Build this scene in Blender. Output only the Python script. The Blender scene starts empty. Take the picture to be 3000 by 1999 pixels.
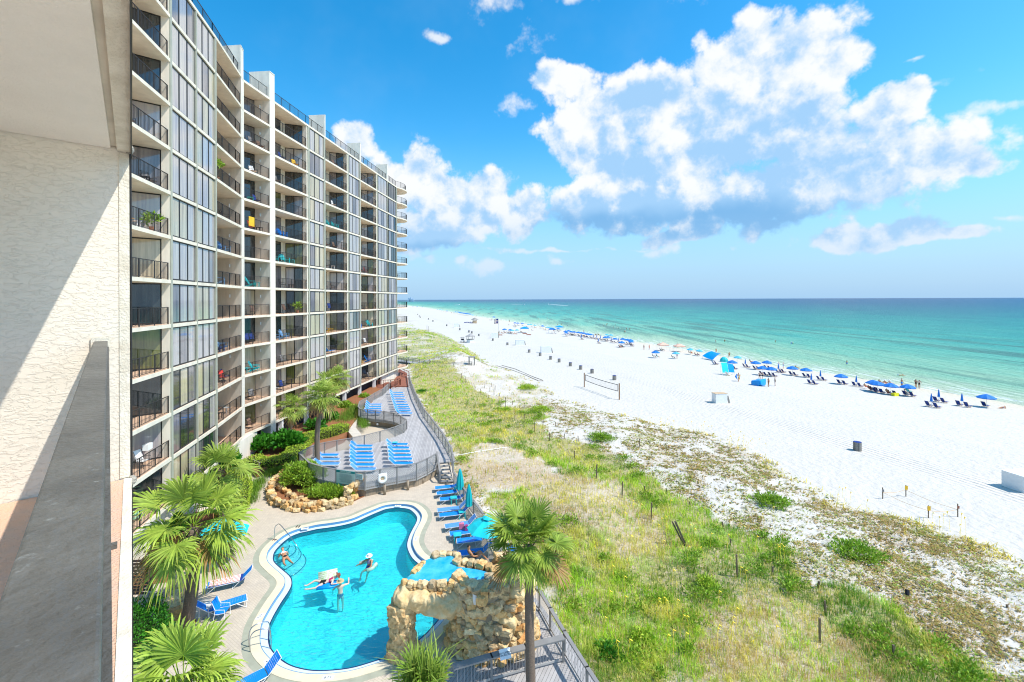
import bpy, bmesh, math, random
import numpy as np
from mathutils import Vector, Matrix, noise as mnoise
from mathutils.geometry import tessellate_polygon
R = math.radians
rnd = random.Random(7)
C = bpy.context.scene.collection
sc = bpy.context.scene
# ------------------------------------------------------------ camera
HC, F, CX, CY, TH = 15.5, 1333.6, 1500.0, 877.2, 0.0035
cam = bpy.data.cameras.new('camera'); camo = bpy.data.objects.new('camera', cam); C.objects.link(camo)
camo.location = (0, 0, HC); camo.rotation_euler = (math.pi/2, TH, 0)
cam.sensor_width = 36; cam.lens = 36*F/3000; cam.shift_y = -(999.5-CY)/3000
cam.clip_start = 0.05; cam.clip_end = 80000
sc.camera = camo
# ------------------------------------------------------------ light
SD = Vector((.955, -.297, 0)).normalized()
EL = R(55)
sun = bpy.data.lights.new('sun', 'SUN'); suno = bpy.data.objects.new('sun', sun); C.objects.link(suno)
sun.energy = 4.2; sun.angle = R(.55); sun.color = (1, .955, .88)
sv = Vector((SD.x*math.cos(EL), SD.y*math.cos(EL), math.sin(EL)))
suno.rotation_euler = sv.to_track_quat('Z', 'Y').to_euler(); suno.location = (60, -20, 90)
sc.view_settings.view_transform = 'Standard'; sc.view_settings.look = 'None'
sc.view_settings.exposure = 0.30; sc.view_settings.gamma = 1
SKYS = 0.15
# ------------------------------------------------------------ pixel helpers (3000 px wide photo)
def ray(x, y):
    u, v = x-CX, CY-y; c, s = math.cos(TH), math.sin(TH)
    return (u*c+v*s)/F, (v*c-u*s)/F
def P(x, y, z=0.0):
    u, v = ray(x, y); D = (z-HC)/v
    return Vector((u*D, D, z))
def PD(x, y, D):
    u, v = ray(x, y); return Vector((u*D, D, HC+v*D))
# ------------------------------------------------------------ world: sky and clouds
w = bpy.data.worlds.new('World'); sc.world = w; w.use_nodes = True
nt = w.node_tree; nt.nodes.clear()
def N(t, **k):
    n = nt.nodes.new(t)
    for a, b in k.items(): setattr(n, a, b)
    return n
def L(a, b): nt.links.new(a, b)
def M2(op, a, b=None, c=None, clamp=False):
    n = N('ShaderNodeMath', operation=op, use_clamp=clamp)
    for i, v in enumerate((a, b, c)):
        if v is None: continue
        if isinstance(v, (int, float)): n.inputs[i].default_value = v
        else: L(v, n.inputs[i])
    return n.outputs[0]
def V2(op, a, b=None, c=None, out=0):
    n = N('ShaderNodeVectorMath', operation=op)
    for i, v in enumerate((a, b, c)):
        if v is None: continue
        if isinstance(v, (tuple, list)): n.inputs[i].default_value = v
        else: L(v, n.inputs[i])
    return n.outputs[out]
def SM(v, a, b, lo=0., hi=1.):
    n = N('ShaderNodeMapRange', interpolation_type='SMOOTHSTEP')
    n.inputs[1].default_value = a; n.inputs[2].default_value = b; n.inputs[3].default_value = lo; n.inputs[4].default_value = hi
    L(v, n.inputs[0]); return n.outputs[0]
def MIX(f, a, b, bt='MIX'):
    n = N('ShaderNodeMix', data_type='RGBA', blend_type=bt)
    for i, v in ((0, f), (6, a), (7, b)):
        if isinstance(v, (int, float)): n.inputs[i].default_value = v
        elif isinstance(v, tuple): n.inputs[i].default_value = (*v, 1)
        else: L(v, n.inputs[i])
    return n.outputs[2]
tc = N('ShaderNodeTexCoord'); dirv = V2('NORMALIZE', tc.outputs['Generated'])
sky = N('ShaderNodeTexSky', sky_type='NISHITA', sun_disc=False, sun_elevation=EL, sun_rotation=R(107.3))
sky.air_density = 1.0; sky.dust_density = .6; sky.ozone_density = 2.2; sky.altitude = 0
sep = N('ShaderNodeSeparateXYZ'); L(dirv, sep.inputs[0])
hyp = M2('SQRT', M2('ADD', M2('MULTIPLY', sep.outputs[0], sep.outputs[0]), M2('MULTIPLY', sep.outputs[1], sep.outputs[1])))
az = M2('ARCTAN2', sep.outputs[0], sep.outputs[1]); elv = M2('ARCTAN2', sep.outputs[2], hyp)
cmb = N('ShaderNodeCombineXYZ'); L(az, cmb.inputs[0]); L(elv, cmb.inputs[1]); ae = cmb.outputs[0]
def fbm(vec, scale, detail, rough=.55, dist=0.):
    n = N('ShaderNodeTexNoise'); n.inputs['Scale'].default_value = scale; n.inputs['Detail'].default_value = detail
    n.inputs['Roughness'].default_value = rough; n.inputs['Distortion'].default_value = dist; L(vec, n.inputs['Vector']); return n
def AE(px, py):
    u, v = ray(px, py); return math.atan(u), math.atan2(v, math.hypot(u, 1))
wn = fbm(dirv, 5, 4, .6); warp = V2('MULTIPLY_ADD', V2('SUBTRACT', wn.outputs['Color'], (.5, .5, .5)), (.10, .08, 0), ae)
def blobs(lst, vec):
    tot = None
    for px, py, rx, ry in lst:
        a, e = AE(px, py); a2, _ = AE(px+rx, py); a1, _ = AE(px-rx, py); _, e2 = AE(px, py+ry); _, e1 = AE(px, py-ry)
        ra, re = abs(a2-a1)/2, abs(e1-e2)/2
        d = V2('SUBTRACT', vec, (a, e, 0)); d = V2('MULTIPLY', d, (1/ra, 1/re, 0)); d = V2('LENGTH', d, out=1)
        s = M2('SUBTRACT', 1.0, d)
        tot = s if tot is None else M2('SMOOTH_MAX', tot, s, .25)
    return tot
BIG = [(1840,490,170,100),(2030,330,140,130),(2420,480,160,110),(1420,560,110,80),(1240,500,90,90),(2060,440,280,150),(1960,540,230,90),(2300,560,260,90),(1330,560,150,80),(2250,150,270,120),(2430,170,120,110),(2130,250,240,150),(1830,350,220,150),(1660,235,95,75),(1700,420,140,110),(1980,430,200,130),(1890,300,200,110),
       (2360,400,260,150),(2620,330,140,110),(2680,470,260,110),(2530,520,300,120),(1850,600,290,100),(2180,600,340,110),(2700,280,80,60),(2850,480,130,55),
       (2230,300,260,160),(1150,560,110,110),(1260,560,130,90),(1400,620,190,80),(1530,610,90,70),(1030,420,75,75),(1240,690,200,50),(2000,690,180,30),(2560,690,300,45),(2790,700,150,28),]
SMALL = [(1450,20,130,90),(1550,110,80,80),(1640,-40,140,60),(2100,-10,140,70),(1290,115,50,24),(1520,310,75,45),(2950,325,110,32),(1930,732,70,26),(1640,757,50,18),(1440,785,80,28),(1350,765,30,18),(1230,745,60,18),(2730,250,120,22),(2960,650,100,16),(2700,165,60,14),(1700,725,500,9)]
s1 = blobs(BIG, warp); s2 = blobs(SMALL, warp)
shp = s1
def dens(vec):
    a = fbm(vec, 6.5, 9, .60, .15).outputs[0]; b = fbm(vec, 30, 4, .6).outputs[0]
    vo = N('ShaderNodeTexVoronoi', feature='F1'); vo.inputs['Scale'].default_value = 19
    L(V2('MULTIPLY_ADD', V2('SUBTRACT', wn2.outputs['Color'], (.5, .5, .5)), (.09, .09, .09), vec), vo.inputs['Vector'])
    return M2('ADD', M2('ADD', M2('MULTIPLY', a, 2.1), M2('MULTIPLY', b, .7)), M2('MULTIPLY', vo.outputs[0], -.9)), a
wn2 = fbm(dirv, 16, 4, .65)
(d0, a0_), (d1, _) = dens(dirv), dens(V2('ADD', dirv, (.020, -.004, .028)))
tot = M2('ADD', M2('MULTIPLY', shp, 1.55), M2('SUBTRACT', d0, 1.0))
tot2 = M2('ADD', M2('MULTIPLY', s2, 1.0), M2('MULTIPLY', M2('SUBTRACT', d0, 1.08), 1.5))
mask = M2('MAXIMUM', SM(tot, -.06, .44), M2('MULTIPLY', SM(tot2, .0, 1.0), .8))
rel = M2('SUBTRACT', d0, d1)
DARK = [(1800,620,360,110),(2180,640,400,130),(2200,470,330,190),(1250,710,280,60),(2600,640,330,110),(1850,480,240,80),(2500,480,160,120),(1900,270,110,60),(1300,640,200,60)]
DK2 = [(1800,655,300,55),(2120,660,330,70),(1250,735,280,28),(1560,690,130,30)]
dk = SM(blobs(DARK, warp), -.2, .8); dk2 = SM(blobs(DK2, warp), -.3, .6)
li = M2('ADD', M2('MULTIPLY', rel, .95), M2('MULTIPLY', M2('SUBTRACT', a0_, .5), 1.0))
li = M2('ADD', li, M2('ADD', M2('MULTIPLY', dk, -.55), M2('MULTIPLY', M2('MINIMUM', tot, 1.2), -.22)))
li = M2('ADD', li, .50)
lit = SM(li, -.35, .62)
cc = MIX(lit, (.32, .54, .80), (.82, .83, .84))
cc = MIX(M2('MULTIPLY', dk2, M2('SUBTRACT', 1., M2('MULTIPLY', lit, .75))), cc, (.15, .38, .68))
hz = SM(elv, 0.0, .26, 1., 0.)
cc = MIX(M2('MULTIPLY', hz, .6), cc, (.36, .56, .78))
hsv = N('ShaderNodeHueSaturation'); hsv.inputs['Saturation'].default_value = 1.45; hsv.inputs['Value'].default_value = 1.38; hsv.inputs['Hue'].default_value = .488
sm = V2('SCALE', sky.outputs[0]); sm.node.inputs[3].default_value = SKYS; L(sm, hsv.inputs['Color'])
thin = M2('MULTIPLY', SM(fbm(dirv, 2.5, 5, .6).outputs[0], .48, .8), .12)
skc = MIX(thin, hsv.outputs[0], (.45, .62, .78))
skc = MIX(SM(elv, -.02, .36, .93, 0.), skc, (.29, .51, .76))
fin = MIX(M2('MULTIPLY', mask, .97), skc, cc)
bg = N('ShaderNodeBackground'); bg.inputs[1].default_value = 1.0; L(fin, bg.inputs[0])
ow = N('ShaderNodeOutputWorld'); L(bg.outputs[0], ow.inputs[0])
w.cycles.sampling_method = 'MANUAL'; w.cycles.sample_map_resolution = 512
sc.cycles.filter_width = 1.1; sc.cycles.max_bounces = 8; sc.cycles.transparent_max_bounces = 16; sc.cycles.caustics_reflective = False; sc.cycles.caustics_refractive = False
# ------------------------------------------------------------ materials
MC = {}
def mat(name, col, rough=.7, var=.12, vs=3., bump=0., bs=30., metal=0., spec=.4, col2=None, coat=0., emit=None, attr=None, trans=0., stretch=None, space='Object'):
    if name in MC: return MC[name]
    m = bpy.data.materials.new(name); m.use_nodes = True; t = m.node_tree; b = t.nodes['Principled BSDF']
    b.inputs['Roughness'].default_value = rough; b.inputs['Metallic'].default_value = metal
    b.inputs['Specular IOR Level'].default_value = spec; b.inputs['Coat Weight'].default_value = coat; b.inputs['Coat Roughness'].default_value = .03
    n = t.nodes.new('ShaderNodeTexNoise'); n.inputs['Scale'].default_value = vs; n.inputs['Detail'].default_value = 6; n.inputs['Roughness'].default_value = .6
    tcn = t.nodes.new('ShaderNodeTexCoord'); src = tcn.outputs[space]
    if stretch:
        mp = t.nodes.new('ShaderNodeMapping'); mp.inputs['Scale'].default_value = stretch; t.links.new(src, mp.inputs[0]); src = mp.outputs[0]
    t.links.new(src, n.inputs['Vector'])
    mx = t.nodes.new('ShaderNodeMix'); mx.data_type = 'RGBA'
    c2 = col2 or tuple(max(0, c*(1-2*var)) for c in col)
    mr = t.nodes.new('ShaderNodeMapRange'); mr.inputs[1].default_value = .35; mr.inputs[2].default_value = .7
    t.links.new(n.outputs[0], mr.inputs[0]); t.links.new(mr.outputs[0], mx.inputs[0])
    mx.inputs[6].default_value = (*col, 1); mx.inputs[7].default_value = (*c2, 1)
    out = mx.outputs[2]
    if attr:
        at = t.nodes.new('ShaderNodeAttribute'); at.attribute_name = attr
        m3 = t.nodes.new('ShaderNodeMix'); m3.data_type = 'RGBA'; m3.blend_type = 'MULTIPLY'; m3.inputs[0].default_value = 1
        t.links.new(at.outputs['Color'], m3.inputs[6]); t.links.new(out, m3.inputs[7]); out = m3.outputs[2]
    t.links.new(out, b.inputs['Base Color'])
    if bump:
        n2 = t.nodes.new('ShaderNodeTexNoise'); n2.inputs['Scale'].default_value = bs; n2.inputs['Detail'].default_value = 5
        t.links.new(src, n2.inputs['Vector'])
        bp = t.nodes.new('ShaderNodeBump'); bp.inputs['Strength'].default_value = min(1, bump); bp.inputs['Distance'].default_value = .02*max(1, bump)
        t.links.new(n2.outputs[0], bp.inputs['Height']); t.links.new(bp.outputs[0], b.inputs['Normal'])
    if trans:
        tr = t.nodes.new('ShaderNodeBsdfTranslucent'); t.links.new(out, tr.inputs[0]); ms = t.nodes.new('ShaderNodeMixShader'); ms.inputs[0].default_value = trans
        o = t.nodes['Material Output']; t.links.new(b.outputs[0], ms.inputs[1]); t.links.new(tr.outputs[0], ms.inputs[2]); t.links.new(ms.outputs[0], o.inputs[0])
    if emit: pass
    m.diffuse_color = (*col, 1); MC[name] = m; return m
def nodes_of(m): return m.node_tree, m.node_tree.nodes['Principled BSDF']
m_stucco = mat('stucco', (.82, .745, .62), .9, .05, 1.2, 1., 60)
m_cream = mat('cream_paint', (.84, .765, .62), .8, .09, 2.2, .15, 12, stretch=(1, 1, .18))
m_slab = mat('slab_edge_paint', (.81, .73, .585), .75, .10, 1.3)
m_floor = mat('balcony_floor_coat', (.74, .50, .34), .8, .08, 3)
m_bronze = mat('dark_bronze_metal', (.035, .033, .032), .45, .1, 5, metal=.3)
m_rail = mat('dark_railing_paint', (.035, .032, .03), .5, .15, 5)
m_olive = mat('olive_grey_frame', (.42, .42, .33), .5, .08, 1)
m_white = mat('white_paint', (.84, .84, .82), .5, .04, 3)
m_blue = mat('blue_vinyl_strap', (.01, .25, .80), .75, .08, 4, spec=.1)
m_teal = mat('teal_canvas', (.0, .42, .45), .7, .08, 3)
m_cyan = mat('cyan_canvas', (.01, .62, .68), .7, .06, 3)
m_navy = mat('navy_canvas', (.015, .05, .26), .7, .1, 3)
m_umb = mat('blue_umbrella_canvas', (.01, .19, .62), .7, .1, 3)
m_wood = mat('weathered_wood', (.40, .37, .33), .85, .12, 2.5, .4, 20, stretch=(1, 1, 8))
m_woodg = mat('grey_painted_wood', (.27, .26, .245), .8, .1, 2, .2, 20)
m_woodl = mat('sunlit_pine_wood', (.62, .45, .28), .8, .12, 3)  # pale pine, the wood's own tone
m_steel = mat('stainless_steel', (.55, .56, .57), .22, .1, 4, metal=1.)
m_skin = mat('tanned_skin', (.52, .25, .13), .6, .06, 6)
m_skinp = mat('pale_skin', (.76, .52, .40), .6, .05, 6)
m_hair = mat('dark_hair', (.03, .02, .015), .7)
m_black = mat('black_plastic', (.012, .012, .014), .5)
m_grey = mat('grey_sling_fabric', (.22, .21, .21), .8)
m_brown = mat('brown_sling_fabric', (.22, .13, .09), .8)
m_mint = mat('mint_plastic', (.46, .78, .50), .4, .04)
m_red = mat('red_plastic', (.65, .05, .03), .5)
m_yellow = mat('yellow_plastic', (.85, .50, .02), .5)
m_turq = mat('turquoise_plastic', (.03, .55, .58), .4)
m_lblue = mat('pale_blue_plastic', (.22, .45, .75), .5)
m_dkint = mat('dark_louvre_and_opening', (.022, .022, .028), .7)  # louvre colour, also the painted dark of the base opening
COLM = dict(white=m_white, blue=m_blue, teal=m_teal, cyan=m_cyan, navy=m_navy, grey=m_grey, brown=m_brown, mint=m_mint, red=m_red, yellow=m_yellow, turquoise=m_turq, pale=m_lblue, black=m_black)
# glass seen in daylight: dark or curtained room behind a glossy pane
def glassmat(name, col, col2, fold=0.):
    m = mat(name, col, .05, 0, .7, spec=.9, col2=col2, stretch=(6, 6, .35), coat=.65)
    t, b = nodes_of(m); b.inputs['Coat IOR'].default_value = 1.45
    return m
g_dark = glassmat('dark_window_glass', (.012, .016, .018), (.05, .06, .06))
g_blue = glassmat('blue_window_glass', (.12, .11, .12), (.28, .25, .24))
g_curt = glassmat('curtained_window_glass', (.58, .50, .34), (.34, .29, .20))
g_curt2 = glassmat('pale_curtained_window_glass', (.50, .46, .40), (.30, .27, .30))
g_green = glassmat('green_curtained_window_glass', (.18, .19, .06), (.04, .05, .02))
# ------------------------------------------------------------ mesh helpers
class MB:
    def __init__(s): s.v = []; s.f = []; s.m = []; s.col = None
    def add(s, vs, fs, mi=0):
        o = len(s.v); s.v += [tuple(v) for v in vs]; s.f += [tuple(i+o for i in f) for f in fs]; s.m += [mi]*len(fs); return s
    def box(s, c, size, rz=0., mi=0, M=None):
        hx, hy, hz_ = size[0]/2, size[1]/2, size[2]/2
        vs = [Vector((x, y, z)) for z in (-hz_, hz_) for x, y in ((-hx, -hy), (hx, -hy), (hx, hy), (-hx, hy))]
        M = M or Matrix.Rotation(rz, 3, 'Z'); c = Vector(c)
        return s.add([c+M@v for v in vs], [(3,2,1,0),(4,5,6,7),(0,1,5,4),(1,2,6,5),(2,3,7,6),(3,0,4,7)], mi)
    def beam(s, a, b, wd, h, mi=0):      # box from a to b, width wd, height h, centred on the line
        a, b = Vector(a), Vector(b); d = b-a; l = d.length
        if l < 1e-6: return s
        d.normalize(); up = Vector((0, 0, 1)) if abs(d.z) < .95 else Vector((1, 0, 0))
        x = d.cross(up).normalized(); y = x.cross(d)
        return s.box((a+b)/2, (wd, l, h), M=Matrix((x, d, y)).transposed(), mi=mi)
    def tube(s, pts, r, n=6, mi=0, caps=True, rr=None):
        pts = [Vector(p) for p in pts]; ring = []; prev = None
        for i, p in enumerate(pts):
            d = (pts[min(i+1, len(pts)-1)]-pts[max(i-1, 0)]).normalized()
            if prev is None:
                up = Vector((0, 0, 1)) if abs(d.z) < .9 else Vector((1, 0, 0)); x = d.cross(up).normalized()
            else: x = (prev-d*prev.dot(d)).normalized()
            prev = x; y = d.cross(x); q = rr[i] if rr else r
            ring.append([p+(x*math.cos(2*math.pi*k/n)+y*math.sin(2*math.pi*k/n))*q for k in range(n)])
        vs = [v for g in ring for v in g]; fs = []
        for i in range(len(pts)-1):
            for k in range(n): fs.append((i*n+k, i*n+(k+1) % n, (i+1)*n+(k+1) % n, (i+1)*n+k))
        if caps: fs += [tuple(range(n))[::-1], tuple((len(pts)-1)*n+k for k in range(n))]
        return s.add(vs, fs, mi)
    def prism(s, poly, z0, z1, mi=0, holes=(), bottom=True):
        loops = [[Vector((p[0], p[1], 0)) for p in poly]]+[[Vector((p[0], p[1], 0)) for p in h] for h in holes]
        tris = tessellate_polygon(loops); allp = [p for l in loops for p in l]; n = len(allp)
        zf = lambda p, z: z(p[0], p[1]) if callable(z) else z
        vs = [(p.x, p.y, zf(p, z0)) for p in allp]+[(p.x, p.y, zf(p, z1)) for p in allp]; fs = []
        for t in tris:
            a, b, c = (allp[i] for i in t)
            if (b-a).cross(c-a).z < 0: t = (t[0], t[2], t[1])
            fs.append(tuple(i+n for i in t))
            if bottom: fs.append(tuple(t[::-1]))
        o = 0
        for l in loops:
            k = len(l)
            for i in range(k): fs.append((o+i, o+(i+1) % k, o+(i+1) % k+n, o+i+n))
            o += k
        return s.add(vs, fs, mi)
    def ball(s, c, r, seg=10, rings=7, mi=0, M=None):
        r = r if isinstance(r, (tuple, list)) else (r, r, r); vs = []; fs = []; c = Vector(c)
        for i in range(rings+1):
            t = math.pi*i/rings
            for k in range(seg):
                a = 2*math.pi*k/seg; v = Vector((r[0]*math.sin(t)*math.cos(a), r[1]*math.sin(t)*math.sin(a), r[2]*math.cos(t)))
                vs.append(c+(M@v if M else v))
        for i in range(rings):
            for k in range(seg): fs.append((i*seg+k, (i+1)*seg+k, (i+1)*seg+(k+1) % seg, i*seg+(k+1) % seg))
        return s.add(vs, fs, mi)
    def quad(s, a, b, c, d, mi=0): return s.add([a, b, c, d], [(0, 1, 2, 3)], mi)
    def build(s, name, mats, parent=None, smooth=False, colors=None, bevel=0):
        me = bpy.data.meshes.new(name); off = Vector((0, 0, 0)); q = parent
        while q is not None: off += q.location; q = q.parent
        vs = [tuple(Vector(v)-off) for v in s.v] if off.length > 0 else s.v
        me.from_pydata(vs, [], s.f)
        if not isinstance(mats, (list, tuple)): mats = [mats]
        for m in mats: me.materials.append(m)
        if len(mats) > 1: me.polygons.foreach_set('material_index', s.m)
        if smooth: me.polygons.foreach_set('use_smooth', [True]*len(me.polygons))
        if colors is not None:
            a = me.color_attributes.new('Col', 'FLOAT_COLOR', 'POINT'); a.data.foreach_set('color', np.asarray(colors, dtype=np.float32).ravel())
        me.update(); o = bpy.data.objects.new(name, me); C.objects.link(o)
        if parent is not None: o.parent = parent
        if bevel:
            bv = o.modifiers.new('bevel', 'BEVEL'); bv.width = bevel; bv.segments = 2; bv.limit_method = 'ANGLE'
        return o
def tag(o, label=None, cat=None, group=None, kind=None):
    if label: o['label'] = label
    if cat: o['category'] = cat
    if group: o['group'] = group
    if kind: o['kind'] = kind
    return o
def thing(name, label, cat, loc=(0, 0, 0), rz=0., group=None):
    o = bpy.data.objects.new(name, None); C.objects.link(o); o.location = loc; o.rotation_euler = (0, 0, rz)
    return tag(o, label, cat, group)
def kids(o): return KID.get(o.name, [])
KID = {}
def dup(root, loc, rz=None, label=None, group=None, scale=None, mats=None):
    def cp(o, par):
        c = o.copy(); C.objects.link(c); c.parent = par
        if mats and o.type == 'MESH' and any(s.material and s.material.name in mats for s in o.material_slots):
            c.data = swapped(o.data, mats)
        for ch in [x for x in ALL if x.parent == o]: cp(ch, c)
        return c
    global ALL
    if root.name not in KID:
        fam = [root]; i = 0
        allo = list(bpy.data.objects)
        while i < len(fam):
            fam += [x for x in allo if x.parent == fam[i]]; i += 1
        KID[root.name] = fam
    ALL = KID[root.name]
    r = cp(root, None); r.location = loc
    if rz is not None: r.rotation_euler = (0, 0, rz)
    if label: r['label'] = label
    if group: r['group'] = group
    if scale: r.scale = (scale,)*3 if isinstance(scale, (int, float)) else scale
    return r
SW = {}
def swapped(me, mats):
    key = (me.name, tuple(sorted((a, b.name) for a, b in mats.items())))
    if key not in SW:
        n = me.copy()
        for i, m in enumerate(n.materials):
            if m.name in mats: n.materials[i] = mats[m.name]
        SW[key] = n
    return SW[key]
def kill(root):
    fam = KID.get(root.name) or [root]+[x for x in bpy.data.objects if x.parent == root or (x.parent and x.parent.parent == root)]
    for o in fam: bpy.data.objects.remove(o)
ONES = 'zeroth first second third fourth fifth sixth seventh eighth ninth tenth eleventh twelfth thirteenth fourteenth fifteenth sixteenth seventeenth eighteenth nineteenth'.split()
TENS = {2: 'twent', 3: 'thirt', 4: 'fort', 5: 'fift', 6: 'sixt', 7: 'sevent', 8: 'eight', 9: 'ninet'}
def ordw(n):
    if n < 20: return ONES[n]
    t, u = divmod(n, 10)
    if t >= 10: return 'hundred and '+(ordw(n-100) if n > 100 else 'first')
    return TENS[t]+('ieth' if u == 0 else 'y-'+ONES[u])
def smooth(x, a=0., b=1.):
    t = np.clip((np.asarray(x, dtype=float)-a)/(b-a), 0, 1); return t*t*(3-2*t)
def vnoise(x, y, s, seed=0):
    x = np.asarray(x, float)/s+seed*17.3; y = np.asarray(y, float)/s+seed*9.1
    xi = np.floor(x).astype(np.int64); yi = np.floor(y).astype(np.int64); fx = x-xi; fy = y-yi
    fx = fx*fx*(3-2*fx); fy = fy*fy*(3-2*fy)
    def h(a, b):
        n = (a*374761393+b*668265263+seed*1442695) & 0x7fffffff; n = ((n ^ (n >> 13))*1274126177) & 0x7fffffff
        return ((n ^ (n >> 16)) & 0xffff)/65535.
    return (h(xi, yi)*(1-fx)+h(xi+1, yi)*fx)*(1-fy)+(h(xi, yi+1)*(1-fx)+h(xi+1, yi+1)*fx)*fy
def inpoly(x, y, poly):
    x = np.asarray(x); y = np.asarray(y); c = np.zeros(x.shape, bool); n = len(poly)
    for i in range(n):
        x1, y1 = poly[i][:2]; x2, y2 = poly[(i+1) % n][:2]
        if y1 == y2: continue
        c ^= ((y1 > y) != (y2 > y)) & (x < (x2-x1)*(y-y1)/(y2-y1)+x1)
    return c
def closed_spline(pts, n=6):
    r = []; N_ = len(pts)
    for i in range(N_):
        p0, p1, p2, p3 = (pts[(i+j-1) % N_] for j in range(4))
        for k in range(n):
            t = k/n; r.append(.5*((2*p1)+(p2-p0)*t+(2*p0-5*p1+4*p2-p3)*t*t+(3*p1-p0-3*p2+p3)*t**3))
    return r
def area(p): return .5*sum(p[i].x*p[(i+1) % len(p)].y-p[(i+1) % len(p)].x*p[i].y for i in range(len(p)))
def inset(p, d):   # closed loop, positive d = outward
    s = 1 if area(p) > 0 else -1; r = []; n = len(p)
    for i in range(n):
        t = (p[(i+1) % n]-p[i-1]); t.z = 0; t.normalize(); r.append(p[i]+Vector((t.y, -t.x, 0))*d*s)
    return r
POOL = [(792,1605),(815,1582),(842,1563),(872,1551),(903,1544),(930,1538),(968,1533),(1006,1526.5),(1037,1518),(1067,1505),(1098,1492),(1125,1482),(1151,1478),(1182,1477.5),(1209,1482),(1226,1494),(1236,1509),(1234,1524.5),(1224,1544),(1215,1563),(1209,1586),(1213,1605),(1226,1626),(1250,1645),(1285,1672),(1315,1705),(1330,1742),(1325,1785),(1300,1818),(1256,1866),(1218,1893),(1160,1926),(1100,1946),(1019,1968.5),(924,1976.5),(860,1968.5),(812,1949),(774,1914),(761,1882),(764,1835),(777,1803),(802,1761),(828,1723),(834,1704),(828,1688),(803,1666),(783,1645),(782,1624)]
pool = closed_spline([P(x, y, 0) for x, y in POOL], 4)
# ============================================================ terrain, sea
SH = [(86.9,77.3),(81.5,98.8),(71.9,124.8),(62.2,165.9),(52,198.6),(42,234),(28,272),(12.5,332),(-13,412),(-41.7,501),(-83,642),(-215,1087)]
SHY = np.array([-600, 0]+[p[1] for p in SH]+[3000, 9000, 40000.]); SHX = np.array([215, 104]+[p[0] for p in SH]+[-900, -4100, -26000.])
def Xs(y): return np.interp(y, SHY, SHX)
ED = [(3000,1659),(2860,1587),(2667,1520),(2480,1490),(2324,1404),(2241,1335),(2087,1275),(1921,1242),(1799,1213),(1746,1194),(1660,1176),(1620,1160),(1590,1130),(1511,1093),(1459,1074),(1430,1062),(1400,1040),(1340,1000),(1290,977),(1230,964)]
EDW = [P(x, y, -1.1) for x, y in ED]
EDY = np.array([-400, 0]+[p.y for p in EDW]+[700, 3000, 40000.]); EDX = np.array([90, 38]+[p.x for p in EDW]+[-190, -1000, -26200.])
def Xd(y): return np.interp(y, EDY, EDX)
FN = [(3.9,-100),(3.9,14),(3.2,17.1),(1.3,22.5),(-.2,24.9),(-2.7,32.4),(-5.4,41.2),(-7,46.1),(-10.8,56),(-14.1,66.3),(-19.4,85.7),(-22,100),(-60,170),(-200,400),(-2000,4000),(-30000,40000)]
def Xf(y): return np.interp(y, [p[1] for p in FN], [p[0] for p in FN])
PEXP = [(p.x, p.y) for p in inset(pool, .62)]
def zt(x, y):
    x = np.asarray(x, float); y = np.asarray(y, float)
    ds = (Xs(y)-x)*.957
    z = np.where(ds > 0, -3+np.minimum(1.85, .047*ds), -3+.035*ds); z = np.maximum(z, -7)
    z = z+np.clip((ds-40)/60, 0, 1)*.15
    dd = (Xd(y)-x)
    far = np.clip(300/np.maximum(y, 300), .1, 1)
    hum = ((vnoise(x, y, 7, 1)-.35)*1.0+(vnoise(x, y, 2.6, 2)-.5)*.34+(vnoise(x, y, .9, 3)-.5)*.10)*(1-.55*smooth(y, 90, 130))
    z = z+smooth(dd, -1, 7)*(.35+hum*.9)*far
    z = z+2.4*np.exp(-(((x+34)/22)**2+((y-175)/45)**2))*smooth(dd, -1, 14)
    z = z+2.2*np.exp(-(((x+14)/7)**2+((y-118)/22)**2))*smooth(dd, 0, 8)
    z = z+(vnoise(x, y, 1.3, 5)-.5)*.05+(vnoise(x, y, 5, 6)-.5)*.05*(ds > 3)
    inl = smooth(Xf(y)+2.6-x, 0, 2.2)
    z = z*(1-inl)+(-.42)*inl
    return np.where(inpoly(x, y, PEXP), -2.2, z)
def G(px, py):
    z = -1.
    for _ in range(14):
        p = P(px, py, z); z = .5*z+.5*float(zt(p.x, p.y))
    return Vector((p.x, p.y, float(zt(p.x, p.y))))
ALONG = dict()
xs = np.concatenate([-np.geomspace(30000, 70, 40), np.arange(-66, -24, 3.), np.arange(-24, 45, .5), np.arange(45, 130, 1.5), np.geomspace(132, 30000, 40)])
ys = np.concatenate([np.arange(-600, 8, 30.), np.arange(8, 90, .5), np.arange(90, 220, 1.5), np.geomspace(222, 38000, 70)])
GX, GY = np.meshgrid(xs, ys); GZ = zt(GX, GY); ny, nx = GX.shape
vs = np.stack([GX.ravel(), GY.ravel(), GZ.ravel()], 1)
ii = (np.arange(ny-1)[:, None]*nx+np.arange(nx-1)[None, :]).ravel()
me = bpy.data.meshes.new('sand_ground'); me.vertices.add(len(vs)); me.vertices.foreach_set('co', vs.ravel())
me.loops.add(len(ii)*4); me.polygons.add(len(ii)); me.loops.foreach_set('vertex_index', np.stack([ii, ii+1, ii+nx+1, ii+nx], 1).ravel())
me.polygons.foreach_set('loop_start', np.arange(len(ii))*4); me.polygons.foreach_set('use_smooth', np.ones(len(ii), bool)); me.update(); me.validate()
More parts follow.
